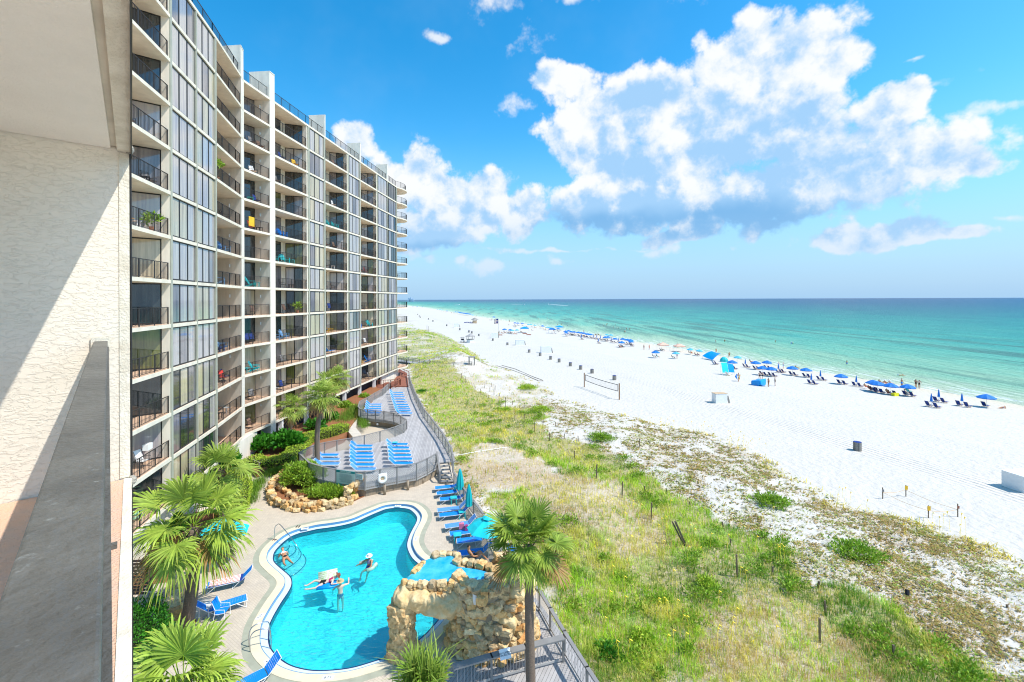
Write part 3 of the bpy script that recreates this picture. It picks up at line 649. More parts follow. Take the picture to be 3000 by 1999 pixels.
# bay a2 (notch): glazing hidden deep, side wall visible
g2 = (gdir*.75+dA*.6).normalized(); H1 = PA3+nB*2.6
bay([PA2+dA*.05, PA2+(PA3-PA2)*.8, PA3-dA*.05], nA, [('d', H1-Vector((.5,.866,0))*2.6, H1, vperp(Vector((.5,.866,0)))), ('w', H1-Vector((.5,.866,0))*6, H1-Vector((.5,.866,0))*2.6, vperp(Vector((.5,.866,0)))), ('e', PA3+nB*1.1-dB*.08, PA3+nB*1.1-dB*.08, nB)])
# bay b1
H2 = bx[791]+nB*1.62; d1_ = (dB+nB*-.36).normalized()
bay([PB0, bx[791]-dB*.02], nB, [('d', H2-d1_*2.5, H2-d1_*.02, vperp(d1_)), ('w', H2-d1_*5.2, H2-d1_*2.5, vperp(d1_)), ('e', bx[791]+nB*1.0-dB*.08, bx[791]+nB*1.0-dB*.08, nB)])
def ser(f0, f1, strip_):
    sd_ = Vector((.934, .358, 0)); R1 = f1-dB*.25+nB*.5; S0 = R1-sd_*1.87; T = S0-dB*.85; U = T-dB*1.6
    bay([f0, f1-dB*.27], nB, [('d', S0, R1, vperp(sd_)), ('w', T, S0, nB), ('s', U, T, nB), ('w', U-dB*3.2, U, nB), ('w', R1, f1-dB*.25, dB)])
ser(bx[806], bx[903], 1); ser(bx[953]+dB*.16, bx[1020], 1); ser(bx[1056]+dB*.25, bx[1105], 0)
# end balconies
for k in range(12): railing([E1+dB*.15]+[p+nB*.06 for p in endc[1:]], FL(k), sp=.18)
q = MB(); wallseg(q, E1+nB*2.6, E1+dB*3.6+nB*2.6, nB, .2, 2.3, ZR); wallseg(q, E1+dB*3.6+nB*2.6, E1+dB*3.8+nB*8, Vector((-1, 0, 0)), .2, 2.3, ZR); q.build('end_wall', m_cream, apt)
for k in range(12): pane_strip(E1+dB*.5+nB*2.55, E1+dB*3.2+nB*2.55, nB, FL(k), FL(k+1)-.22, 2, [0, 1], 'end_sliding_door', side=.07, gap=.09, two=False)
# roof railings
for seg in ([A0, PA1, PM, PA2, PA2+(PA3-PA2)*.8, PA3], [PB0, bx[791]], [bx[806], bx[903], bx[953]], [bx[953]+dB*.3, bx[1020], bx[1056]], [bx[1056]+dB*.3, bx[1136]-dB*.1], [bx[1136]+dB*.3, E1]+endc):
    railing([p+nB*.25 for p in seg], FL(12), 1.1, .16, name='roof_railing')
q = MB(); wallseg(q, PA2+nB*5, E1+nB*5, nB, 4, FL(12), FL(12)+.5); q.build('roof_curb', m_lw, apt)
# under the first floor: solid wall, louvred screens, columns
q = MB(); wallseg(q, A0+nA*.6, PA2+nA*.6+dA*.2, nA, .2, -.4, FL(0)-.22); wallseg(q, PA3-dA*2.4+nB*.15, bx[791]-dB*1.9+nB*.15, nB, .25, -.3, FL(0)-.22); q.build('base_wall', m_lw, apt)
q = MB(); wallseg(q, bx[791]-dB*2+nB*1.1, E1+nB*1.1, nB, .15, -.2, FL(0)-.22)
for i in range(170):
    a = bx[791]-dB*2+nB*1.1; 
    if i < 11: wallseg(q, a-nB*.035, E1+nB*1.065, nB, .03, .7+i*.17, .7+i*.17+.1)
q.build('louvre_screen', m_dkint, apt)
for px in (829, 903, 954, 1014, 1058, 1100):
    p = BL(px)+nB*.3; q = MB(); q.box((p.x, p.y, 1.2), (.42, .42, 2.8), .1); q.build('column', m_white, apt)
q = MB(); wallseg(q, bx[1105]+nB*.5+dB*3, E1+dB*2+nB*.5, nB, .3, 0, FL(0)-.22); q.build('base_wall', m_lw, apt)
q = MB(); wallseg(q, PA2+nA*.5+dA*.3, PA2+nA*.5+dA*2.2, nA, .1, -.2, 2.4); q.build('dark_opening', m_dkint, apt)  # near-black panel, paints the shade inside the open gap in the base
# peach coated balcony floors as one sheet per floor
for k in range(12):
    q = MB(); q.prism(offs(front, -.03)+[p for p in back], FL(k)+.002, FL(k)+.006, bottom=False); q.build('floor_coating', m_floor, apt)
# ============================================================ pool terrace
def S(l, z=0., ox=0, oy=0, s=1.): return [P(ox+x*s, oy+y*s, z) for x, y in l]
def open_spline(pts, n=5):
    pts = [Vector((p[0], p[1], p[2] if len(p) > 2 else 0)) for p in pts]; e = [2*pts[0]-pts[1]]+pts+[2*pts[-1]-pts[-2]]; r = []
    for i in range(1, len(e)-2):
        p0, p1, p2, p3 = e[i-1:i+3]
        for k in range(n):
            t = k/n; r.append(.5*((2*p1)+(p2-p0)*t+(2*p0-5*p1+4*p2-p3)*t*t+(3*p1-p0-3*p2+p3)*t**3))
    return r+[pts[-1]]
m_paver = mat('brick_paver_patio', (.62, .53, .41), .85, .1, .9, col2=(.53, .45, .35))
t, b = nodes_of(m_paver); src = b.inputs['Base Color'].links[0].from_socket
bk = nn(t, 'ShaderNodeTexBrick'); bk.inputs['Scale'].default_value = 1; bk.inputs['Brick Width'].default_value = .22; bk.inputs['Row Height'].default_value = .11; bk.inputs['Mortar Size'].default_value = .006
bk.inputs['Color1'].default_value = (1, 1, 1, 1); bk.inputs['Color2'].default_value = (.90, .90, .92, 1); bk.inputs['Mortar'].default_value = (.72, .70, .66, 1)
tcn = nn(t, 'ShaderNodeNewGeometry'); mp = nn(t, 'ShaderNodeMapping'); mp.inputs['Rotation'].default_value = (0, 0, R(35)); t.links.new(tcn.outputs['Position'], mp.inputs[0]); t.links.new(mp.outputs[0], bk.inputs['Vector'])
mx = nn(t, 'ShaderNodeMix', data_type='RGBA', blend_type='MULTIPLY'); mx.inputs[0].default_value = 1; t.links.new(src, mx.inputs[6]); t.links.new(bk.outputs[0], mx.inputs[7]); t.links.new(mx.outputs[2], b.inputs['Base Color'])
m_pav2 = mat('green_grey_paver_band', (.40, .40, .30), .85, .1, 2); m_cop = mat('cream_coping', (.74, .64, .46), .7, .07, 2); m_tile = mat('blue_pool_tile', (.05, .22, .42), .25, .3, 14, spec=.6, col2=(.12, .30, .50))
m_ledge = mat('white_pool_ledge', (.62, .72, .78), .5, .03, 2); m_line = mat('navy_tile_line', (.01, .03, .12), .3)
patio = [Vector((3.6, 10, 0)), P(1600, 1760, 0), P(1489, 1655, 0), P(1388, 1490, 0), P(1335, 1400, 0), P(1290, 1385, 0), P(1240, 1350, 0), P(1100, 1200, 0), Vector((-24, 60, 0)), Vector((-24.8, 44, 0)), Vector((-22.8, 36, 0)), Vector((-20.9, 28.7, 0)), Vector((-19, 21, 0)), Vector((-19, 10, 0))]
rim3 = inset(pool, .72)
q = MB(); q.prism(patio, -.5, 0, holes=[rim3]); tag(q.build('patio_paving', m_paver), kind='structure')
q = MB(); q.prism(rim3, -.5, .004, holes=[inset(pool, .40)]); tag(q.build('paver_band', m_pav2), kind='structure')
pt = thing('swimming_pool', 'kidney-shaped turquoise swimming pool with cream coping and white inner ledge', 'pool', (-7, 28, 0))
q = MB(); q.prism(inset(pool, .40), -.5, .02, holes=[pool]); q.build('coping', m_cop, pt)
q = MB(); q.prism(inset(pool, -.002), -.24, .016, holes=[inset(pool, -.03)]); q.build('tile_band', m_tile, pt)
q = MB(); q.prism(inset(pool, -.002), -.5, -.135, holes=[inset(pool, -.34)]); q.build('ledge', m_ledge, pt)
q = MB(); q.prism(inset(pool, -.335), -.5, -.128, holes=[inset(pool, -.385)]); q.build('tile_line', m_line, pt)
m_pf = mat('pool_plaster', (.15, .84, .88), .8, .04, .5)
q = MB(); q.prism(inset(pool, -.002), -1.6, -1.25); q.build('pool_floor', m_pf, pt)
q = MB(); q.prism(inset(pool, -.36), -1.25, -.4, holes=[inset(pool, -.40)]); q.build('pool_wall', m_pf, pt)
# submerged steps: arcs by the left lobe, each with a dark nosing line
sc_ = P(800, 1612, 0)
m_step = mat('pool_step_plaster', (.45, .76, .80), .8, .03, 1)
m_nose = mat('dark_step_nosing', (.01, .12, .20), .5)
stp = [[(798,1671),(818,1664),(846,1650),(872,1636),(892,1616),(896,1600),(888,1586)], [(796,1655),(816,1648),(838,1638),(866,1620),(880,1604),(882,1592),(876,1584)], [(792,1640),(812,1634),(832,1626),(852,1612),(866,1600),(866,1588),(862,1584)], [(800,1623),(822,1618),(836,1610),(846,1602),(848,1594)]]
far_ = [Vector(p) for p in inset(pool, -.38)]
for i, l in enumerate(stp):
    pts = open_spline([P(x, y, -.15) for x, y in l]); zz = -1.0+.25*i
    q = MB(); poly = pts+[P(840, 1566, -.2), P(800, 1596, -.2), P(786, 1620, -.2), P(792, 1650, -.2)]
    pp = [p for p in poly]; q.prism(pp if area(pp) > 0 else pp[::-1], -1.25, zz); q.build('pool_step', m_step, pt)
    q = MB(); q.tube([Vector((p.x, p.y, zz+.005)) for p in pts], .028, 5); q.build('step_nosing', m_nose, pt)
# depth marks
def txt(s, loc, size, rz, m, par=None, name='lettering', rx=0., ext=.002, M=None):
    cu = bpy.data.curves.new(name, 'FONT'); cu.body = s; cu.size = size; cu.extrude = ext; cu.align_x = 'CENTER'; cu.align_y = 'CENTER'; cu.space_line = .9
    o = bpy.data.objects.new('tmp', cu); C.objects.link(o); bpy.context.view_layer.update()
    dg = bpy.context.evaluated_depsgraph_get(); me = bpy.data.meshes.new_from_object(o.evaluated_get(dg)); bpy.data.objects.remove(o)
    me.materials.clear(); me.materials.append(m); o = bpy.data.objects.new(name, me); C.objects.link(o)
    if M is not None: me.transform(M)
    else: me.transform(Matrix.Rotation(rx, 4, 'X')); 
    o.location = loc; o.rotation_euler = (0, 0, rz)
    if par is not None:
        off = Vector((0, 0, 0)); qq = par
        while qq is not None: off += qq.location; qq = qq.parent
        o.location = Vector(loc)-off; o.parent = par
    return o
m_ink = mat('dark_sign_ink', (.03, .04, .05), .6)
for s_, x, y, rz in (('6 FT', 961, 1985, 3.), ('3 FT', 893, 1549, 16), ('5 FT', 1166, 1481.5, 0), ('3 FT', 762, 1806, 75), ('4 FT', 783, 1943, -50), ('4 FT', 1219, 1578, 80)):
    p = P(x, y, .024); q = MB(); q.box((p.x, p.y, .0225), (.46, .2, .005), R(rz)); sg = q.build('depth_tile', m_white, pt); txt(s_, (p.x, p.y, .027), .17, R(rz), m_ink, sg)
# water surface
m_pw = bpy.data.materials.new('pool_water'); m_pw.use_nodes = True; t = m_pw.node_tree; t.nodes.clear()
def tn(ty): return t.nodes.new(ty)
o_ = tn('ShaderNodeOutputMaterial'); ms_ = tn('ShaderNodeMixShader'); tr = tn('ShaderNodeBsdfTransparent'); gl = tn('ShaderNodeBsdfGlossy'); fr = tn('ShaderNodeFresnel'); fr.inputs[0].default_value = 1.33
tr.inputs[0].default_value = (.50, .97, 1., 1); gl.inputs['Roughness'].default_value = .04
ge = tn('ShaderNodeNewGeometry'); no = tn('ShaderNodeTexNoise'); no.inputs['Scale'].default_value = 1.7; no.inputs['Detail'].default_value = 4; no.inputs['Distortion'].default_value = 2.2; mp = tn('ShaderNodeMapping'); mp.inputs['Rotation'].default_value = (0, 0, .5); mp.inputs['Scale'].default_value = (1., 1.9, 1); t.links.new(ge.outputs['Position'], mp.inputs[0]); t.links.new(mp.outputs[0], no.inputs[0])
bp = tn('ShaderNodeBump'); bp.inputs['Distance'].default_value = .22; bp.inputs['Strength'].default_value = .7; t.links.new(no.outputs[0], bp.inputs['Height']); t.links.new(bp.outputs[0], gl.inputs['Normal']); bp2 = tn('ShaderNodeBump'); bp2.inputs['Distance'].default_value = .12; bp2.inputs['Strength'].default_value = .8; t.links.new(no.outputs[0], bp2.inputs['Height']); t.links.new(bp2.outputs[0], fr.inputs['Normal'])
sd = tn('ShaderNodeBsdfDiffuse'); sd.inputs[0].default_value = (.02, .80, .92, 1); ms2 = tn('ShaderNodeMixShader'); ms2.inputs[0].default_value = .14
t.links.new(tr.outputs[0], ms2.inputs[1]); t.links.new(sd.outputs[0], ms2.inputs[2]); t.links.new(fr.outputs[0], ms_.inputs[0]); t.links.new(ms2.outputs[0], ms_.inputs[1]); t.links.new(gl.outputs[0], ms_.inputs[2]); t.links.new(ms_.outputs[0], o_.inputs[0])
q = MB(); q.prism(inset(pool, -.37), -.156, -.15, bottom=False); q.f = [f for f in q.f if len(f) == 3]; q.m = [0]*len(q.f); q.build('pool_water', m_pw, pt)
# hand rails
def hrail(name, pts, label, r=.022):
    q = MB(); q.tube(open_spline(pts, 6), r, 8); o = q.build(name, m_steel, smooth=True); tag(o, label, 'handrail'); return o
A = P(805, 1583, 0); B_ = P(874, 1621, -.8)
hrail('pool_step_rail', [A, A+Vector((0, 0, .75)), A+Vector((.12, .05, .95)), A+Vector((.45, -.05, .95)), P(872, 1610, -.15)+Vector((0, 0, .15)), P(874, 1625, -.7)], 'shiny steel handrail curving down over the pool steps')
lad = thing('pool_ladder', 'steel two-rail pool ladder on the left edge near the frame bottom', 'ladder', P(735, 1890, 0))
for (x, y, x2, y2) in ((730, 1895, 790, 1878), (733, 1910, 794, 1902)):
    a, b_ = P(x, y, 0), P(x2, y2, -.15); q = MB(); u_ = (b_-a); u_.z = 0
    q.tube(open_spline([a, a+Vector((0, 0, .6)), a+u_*.25+Vector((0, 0, .85)), a+u_*.8+Vector((0, 0, .8)), a+u_+Vector((0, 0, .5)), a+u_+Vector((0, 0, -1))], 5), .022, 8); q.build('rail', m_steel, lad, smooth=True)
for i in range(3):
    a, b_ = P(790, 1878, -.15), P(794, 1902, -.15); q = MB(); q.beam(a+Vector((0, 0, -.2-.25*i)), b_+Vector((0, 0, -.2-.25*i)), .08, .03); q.build('step', m_steel, lad)
# ============================================================ raised sun deck
DZ = .95; K = .3827
def CB(l, z): return [P(700+x*K, 1050+y*K, z) for x, y in l]
RT = 2.0
frontR = CB([(460,725),(540,800),(645,832),(745,850),(890,868),(965,872),(1080,850),(1210,828),(1360,803),(1440,768),(1508,730)], RT)
backR = CB([(460,725),(570,665),(655,645),(750,628),(865,610),(960,590),(1080,560),(1195,525),(1262,498),(1284,472),(1240,440),(1185,418),(1110,405),(1045,400),(985,392),(930,388),(913,370),(925,330),(985,300),(1040,265),(1100,235),(1160,180)], RT)
rightR = CB([(1300,102),(1312,162),(1350,262),(1420,392),(1500,492),(1560,572),(1628,690),(1646,790)], RT)
flat = lambda l, z: [Vector((p.x, p.y, z)) for p in l]
st0 = CB([(1520,800)], DZ)[0]; st1 = CB([(1605,790)], DZ)[0]
deckpoly = flat(backR[1:], DZ)+flat(rightR[:-1], DZ)+[Vector((st1.x, st1.y, DZ)), Vector((st0.x, st0.y, DZ))]+flat(frontR[::-1], DZ)
m_deck = mat('grey_deck_boards', (.50, .48, .47), .8, .08, 1.2, col2=(.40, .385, .38))
def boards(m, wdt, ang):
    t, b = nodes_of(m); src = b.inputs['Base Color'].links[0].from_socket
    ge = nn(t, 'ShaderNodeNewGeometry'); mp = nn(t, 'ShaderNodeMapping'); mp.inputs['Rotation'].default_value = (0, 0, ang); t.links.new(ge.outputs['Position'], mp.inputs[0])
    sx = nn(t, 'ShaderNodeSeparateXYZ'); t.links.new(mp.outputs[0], sx.inputs[0])
    def mt(op, a_, b_=None):
        n = nn(t, 'ShaderNodeMath', operation=op)
        for i, v in enumerate((a_, b_)):
            if v is None: continue
            if isinstance(v, (int, float)): n.inputs[i].default_value = v
            else: t.links.new(v, n.inputs[i])
        return n.outputs[0]
    u = mt('MULTIPLY', sx.outputs[0], 1/wdt); f = mt('FRACT', u); g = mt('LESS_THAN', f, .10); wn_ = nn(t, 'ShaderNodeTexWhiteNoise', noise_dimensions='1D'); t.links.new(mt('FLOOR', u), wn_.inputs['W'])
    v = mt('ADD', mt('MULTIPLY', wn_.outputs[0], .22), .82); v = mt('MULTIPLY', v, mt('SUBTRACT', 1., mt('MULTIPLY', g, .72)))
    mx = nn(t, 'ShaderNodeMix', data_type='RGBA', blend_type='MULTIPLY'); mx.inputs[0].default_value = 1; t.links.new(src, mx.inputs[6]); t.links.new(v, mx.inputs[7]); t.links.new(mx.outputs[2], b.inputs['Base Color'])
boards(m_deck, .145, R(-7)); boards(m_wood, .3, R(20))
dk_ = thing('sun_deck', 'raised S-shaped grey board sun deck between the garden and the dunes', 'deck', (-12, 45, 0))
ccw = lambda p: p if area(p) > 0 else p[::-1]
q = MB(); q.prism(ccw(deckpoly), DZ-.16, DZ); q.build('deck_boards', m_deck, dk_)
m_skirt = mat('brown_skirt_boards', (.36, .28, .19), .85, .15, 2, .4, 15, stretch=(3, 3, .4), col2=(.22, .19, .15))
def skirt(pts, ins, name='skirt'):
    q = MB(); c = sum((Vector((p.x, p.y, 0)) for p in pts), Vector())/len(pts)
    pp = [Vector((p.x, p.y, 0)) for p in pts]
    for i in range(len(pp)-1):
        a, b_ = pp[i], pp[i+1]; l = (b_-a).length; d = (b_-a)/l; n_ = max(1, int(l/.16))
        for j in range(n_):
            s = a+d*(l*(j+.5)/n_); s = s+ins(s); q.box((s.x, s.y, .38), (l/n_-.012, .03, .84+.03*rg.random()), math.atan2(d.y, d.x))
    return q.build(name, m_skirt, dk_)
skirt(frontR[4:], lambda s: Vector((-.02, .22, 0))); skirt(backR[8:17], lambda s: Vector((.05, .22, 0)) if s.y < 60 else Vector((0, .2, 0)))
for px, py in ((1115,1045),(1292,1010),(1405,958),(1500,900)):
    p = P(700+px*K, 1050+py*K, 0); q = MB(); q.tube([p+Vector((0, .03, 0)), p+Vector((0, .03, .75))], .11, 9); q.build('piling', m_skirt, dk_, smooth=True)
m_lat = mat('grey_lattice', (.42, .41, .39), .8, .08, 2)
def lattice_fence(pts, z0, z1, label, name='lattice_fence', par=None, cap=True, m=None, sp=.16, step=2.4):
    root = thing(name, label, 'fence', (pts[0].x, pts[0].y, 0)) if par is None else par
    P2 = [Vector((p.x, p.y, 0)) for p in pts]; seg = []
    for i in range(len(P2)-1):
        l = (P2[i+1]-P2[i]).length; n_ = max(1, round(l/step))
        for j in range(n_): seg.append((P2[i].lerp(P2[i+1], j/n_), P2[i].lerp(P2[i+1], (j+1)/n_)))
    mm_ = m or m_lat; h = z1-z0-.14
    for a, b_ in seg:
        l = (b_-a).length; d = (b_-a)/l; nrm_ = Vector((-d.y, d.x, 0)); q = MB()
        q.beam(a+Vector((0, 0, z0+.04)), b_+Vector((0, 0, z0+.04)), .03, .09)
        for sgn, off in ((1, .012), (-1, -.012)):
            s = -h if sgn > 0 else 0
            while s < (l if sgn > 0 else l+h):
                u0, v0, u1, v1 = s, 0, s+sgn*h, h
                if u0 < 0: v0 = -u0; u0 = 0
                if u1 > l: v1 = h-(u1-l); u1 = l
                if sgn < 0:
                    u0, v0, u1, v1 = s, 0, s-h, h
                    if u0 > l: v0 = u0-l; u0 = l
                    if u1 < 0: v1 = h+u1; u1 = 0
                if v1-v0 > .03: q.beam(a+d*u0+nrm_*off+Vector((0, 0, z0+.07+v0)), a+d*u1+nrm_*off+Vector((0, 0, z0+.07+v1)), .008, .036)
                s += sp
        q.build('lattice_panel', mm_, root)
        q = MB(); q.beam(Vector((a.x, a.y, z0-.05)), Vector((a.x, a.y, z1-.03)), .1, .1); q.build('post', m_woodg, root)
        if cap: q = MB(); q.beam(a-d*.03+Vector((0, 0, z1)), b_+d*.03+Vector((0, 0, z1)), .15, .04); q.build('top_rail', m_woodg, root)
    a = seg[-1][1]; q = MB(); q.beam(Vector((a.x, a.y, z0-.05)), Vector((a.x, a.y, z1-.03)), .1, .1); q.build('post', m_woodg, root)
    return root
lattice_fence(frontR[::1], .6, RT, 'grey lattice fence along the pool side of the sun deck, carrying the rules sign')
lattice_fence(backR[:10], .8, RT, 'grey lattice fence on the garden side of the lower sun deck')
lattice_fence(backR[9:17], .62, RT, 'dark curved lattice fence above the plank pump shed')
lattice_fence(backR[16:], DZ, RT, 'pale lattice fence running up to the red-brown steps')
def board_fence(pts, z0f, h, label, name='boardwalk_fence', par=None, pick=.2, capw=.16, slats=True):
    root = thing(name, label, 'fence', (pts[0].x, pts[0].y, 0)); P2 = [Vector((p.x, p.y, 0)) for p in pts]
    zf = (lambda p: z0f) if not callable(z0f) else z0f
    for i in range(len(P2)-1):
        A, B2 = P2[i], P2[i+1]; l = (B2-A).length; n_ = max(1, round(l/2.0))
        for j in range(n_):
            a, b_ = A.lerp(B2, j/n_), A.lerp(B2, (j+1)/n_); za, zb = zf(a), zf(b_); d = (b_-a).normalized()
            q = MB(); q.beam(Vector((a.x, a.y, za-.5)), Vector((a.x, a.y, za+h-.04)), .09, .09); q.build('post', m_woodg, root)
            q = MB(); q.beam(Vector((a.x, a.y, za+h))-d*.03, Vector((b_.x, b_.y, zb+h))+d*.03, capw, .045); q.build('top_rail', m_woodg, root)
            q = MB(); q.beam(Vector((a.x, a.y, za+.12)), Vector((b_.x, b_.y, zb+.12)), .04, .09)
            q.beam(Vector((a.x, a.y, za+h-.1)), Vector((b_.x, b_.y, zb+h-.1)), .04, .1)
            if slats:
                nn_ = int((b_-a).length/pick)
                for k in range(1, nn_): c = a.lerp(b_, k/nn_); zc = za+(zb-za)*k/nn_; q.beam(Vector((c.x, c.y, zc+.1)), Vector((c.x, c.y, zc+h-.06)), .014, .014)
            q.build('picket_panel', m_lat, root)
    return root
board_fence(rightR, DZ, 1.05, 'long grey handrail fence between the sun deck and the dune grass', pick=.12)
fz = lambda p: float(np.interp(p.y, [32.5, 40.5], [0, DZ]))
fpts = [rightR[-1], P(1358, 1425, 1.2), P(1388, 1469, 1.08), P(1417, 1507, 1.08), P(1450, 1575, 1.08), P(1489, 1648, 1.08), P(1524, 1706, 1.08)]
lattice_fence(fpts, .1, 1.1, 'grey lattice fence behind the poolside loungers and teal umbrellas')
# plank shed details
for x, y, s_, txt_ in ((997, 493, (.3, .16), 'NOTICE'), (1095, 507, (.3, .17), 'PUMP'),):
    p = PD(700+x*K, 1050+y*K, backR[13].y+.1); q = MB(); q.box(p, (s_[0], .02, s_[1])); tag(q.build('shed_sign', m_white), 'white notice on the plank wall, %s one' % ('left' if x < 1050 else 'right'), 'sign')
p = PD(700+1062*K, 1050+503*K, backR[13].y+.05); q = MB(); q.tube([p, p+Vector((0, -.08, 0))], .17, 16); o = q.build('wall_clock', m_black); tag(o, 'round clock with black rim on the plank wall below the deck', 'clock')
q = MB(); q.tube([p+Vector((0, -.075, 0)), p+Vector((0, -.09, 0))], .14, 16); q.build('clock_face', m_white, o)
# signs on the lattice
fr_a, fr_b = frontR[3], frontR[4]; fd = Vector((fr_b.x-fr_a.x, fr_b.y-fr_a.y, 0)).normalized(); out_ = Vector((fd.y, -fd.x, 0)); ang = math.atan2(fd.y, fd.x)
sg = thing('pool_rules_sign', 'large teal and white POOL RULES board on the lattice fence', 'sign', (0, 0, 0))
cx = (fr_a+fr_b)/2+out_*.1+fd*.08; wS, hS = (fr_b-fr_a).length*.98, 1.24; cx.z = 1.42
m_sgt = mat('teal_sign_band', (.0, .28, .27), .5); m_sgb = mat('pale_green_sign_board', (.50, .66, .62), .5, .04, 2); m_sgr = mat('red_lettering', (.5, .04, .03), .6)
q = MB(); q.box(cx, (wS, .03, hS), ang); q.build('board', m_sgb, sg)
q = MB(); q.box(cx+Vector((0, 0, hS/2-.1))+out_*.018, (wS, .01, .18), ang); hb = q.build('header_band', m_sgt, sg)
q = MB(); q.box(cx-Vector((0, 0, hS/2-.09))+out_*.018, (wS, .01, .17), ang); fb_ = q.build('footer_band', m_sgt, sg)
txt('POOL RULES', cx+Vector((0, 0, hS/2-.1))+out_*.026, .17, ang, m_white, sg, 'heading', rx=R(90))
txt('NO DIVING', cx-Vector((0, 0, hS/2-.09))+out_*.026, .13, ang, m_sgr, sg, 'warning', rx=R(90))
rl = 'NO GLASS IN POOL AREA\nNO FOOD OR DRINK IN POOL\nSHOWER BEFORE ENTERING\nCHILDREN MUST BE WATCHED\nNO ANIMALS IN POOL\nPOOL HOURS DAWN TO DUSK\nBATHING LOAD 50 PERSONS\nNO RUNNING OR PLAY\nUSE POOL AT OWN RISK'
txt(rl, cx+out_*.018-fd*.0, .085, ang, mat('grey_green_ink', (.14, .26, .25)), sg, 'rules_text', rx=R(90))
c2 = Vector((fr_b.x, fr_b.y, 0))+fd*.42+out_*.08; c2.z = 1.68
q = MB(); q.box(c2, (.62, .02, .42), ang); ss_ = q.build('small_sign', mat('pale_aqua_board', (.55, .75, .74), .5)); tag(ss_, 'small pale NO SMOKING notice right of the rules board', 'sign')
txt('NO GLASS\nSMOKING\nALCOHOL', c2+out_*.014, .115, ang, m_ink, ss_, 'lettering', rx=R(90))
# life ring on its backing board
pr = frontR[6].lerp(frontR[7], .12); dd_ = (frontR[7]-frontR[6]); dd_.z = 0; dd_.normalize(); oo = Vector((dd_.y, -dd_.x, 0)); c3 = Vector((pr.x, pr.y, 1.28))+oo*.14; aa = math.atan2(dd_.y, dd_.x)
lr_ = thing('life_ring', 'white life ring in its holder on the pool side lattice fence', 'life ring', (c3.x, c3.y, 0))
bm_ = bmesh.new(); q = MB()
for i in range(24):
    for j in range(10):
        a1, a2 = 2*math.pi*i/24, 2*math.pi*j/10; r_ = .27+.115*math.cos(a2); v = Vector((r_*math.cos(a1), -.1*math.sin(a2), r_*math.sin(a1))); q.v.append(tuple(c3+Matrix.Rotation(aa, 3, 'Z')@v))
for i in range(24):
    for j in range(10): q.f.append((i*10+j, i*10+(j+1) % 10, ((i+1) % 24)*10+(j+1) % 10, ((i+1) % 24)*10+j)); q.m.append(0)
q.build('ring', m_white, lr_, smooth=True); q = MB(); q.box(c3-oo*.06+Vector((.04, 0, .1)), (.66, .03, .6), aa); q.build('holder', m_white, lr_); q = MB(); q.tube([c3-oo*.03, c3+oo*.01], .17, 14); q.build('rope_coil', m_woodl, lr_)
# stairs from the deck down to the terrace
stt = thing('deck_stairs', 'grey wooden stairs from the sun deck down to the pool terrace', 'stairs', (st0.x, st0.y, 0))
b0_, b1_ = P(700+1545*K, 1050+958*K, 0), P(700+1640*K, 1050+955*K, 0)
for i in range(6):
    t_ = i/5.; a = st0.lerp(b0_, t_); b_ = st1.lerp(b1_, t_); z_ = DZ*(1-(i+.2)/6.4)
    q = MB(); q.beam(Vector((a.x, a.y, z_)), Vector((b_.x, b_.y, z_)), .30, .05); q.build('tread', m_woodg, stt)
q = MB()
for a, b_ in ((st0, b0_), (st1, b1_)): q.beam(Vector((a.x, a.y, DZ-.1)), Vector((b_.x, b_.y, .02)), .05, .28)
q.build('stringer', m_woodg, stt)
for a, b_ in ((st0, b0_),):
    q = MB(); q.beam(Vector((a.x-.05, a.y, DZ+1.0)), Vector((b_.x-.05, b_.y, 1.0)), .14, .05); q.beam(Vector((b_.x-.05, b_.y, 0)), Vector((b_.x-.05, b_.y, 1.)), .12, .12); q.beam(Vector((a.x-.05, a.y, DZ-.9)), Vector((a.x-.05, a.y, DZ+1.)), .1, .1); q.build('stair_rail', m_woodg, stt)
# red-brown deck and steps beyond
m_red = mat('red_brown_boards', (.30, .11, .065), .7, .1, 2)
rp = CB([(1160,212),(1295,212),(1283,118),(1240,95),(1218,118),(1235,150),(1160,195)], 1.35)
rdk = thing('red_deck', 'red-brown board landing at the far end of the sun deck beside the building', 'deck', (rp[0].x, rp[0].y, 0))
q = MB(); q.prism(ccw([Vector((p.x, p.y, 0)) for p in CB([(1158,214),(1298,214),(1286,112),(1225,80),(1205,140)], 1.1)]), .9, 1.1); q.build('landing', m_red, rdk)
q = MB(); q.prism(ccw([Vector((p.x, p.y, 0)) for p in CB([(1060,245),(1160,214),(1205,170),(1090,190),(1030,215)], 1.0)]), .5, .98); q.build('ramp', m_red, rdk)
for l, z_ in (([(1058,168),(1160,166),(1228,152)], 2.2), ([(1105,195),(1160,190),(1235,160),(1240,112)], 2.1), ([(1232,75),(1300,100)], 2.3)):
    pp = CB(l, z_); q = MB()
    for i in range(len(pp)-1):
        a, b_ = pp[i], pp[i+1]; q.beam(a, b_, .12, .07); q.beam(a-Vector((0, 0, .8)), b_-Vector((0, 0, .8)), .05, .08)
        for j in range(9): c = a.lerp(b_, j/8); q.beam(c-Vector((0, 0, 1.1 if j % 4 == 0 else .85)), c, .09 if j % 4 == 0 else .03, .09 if j % 4 == 0 else .03)
    q.build('railing', m_red, rdk)
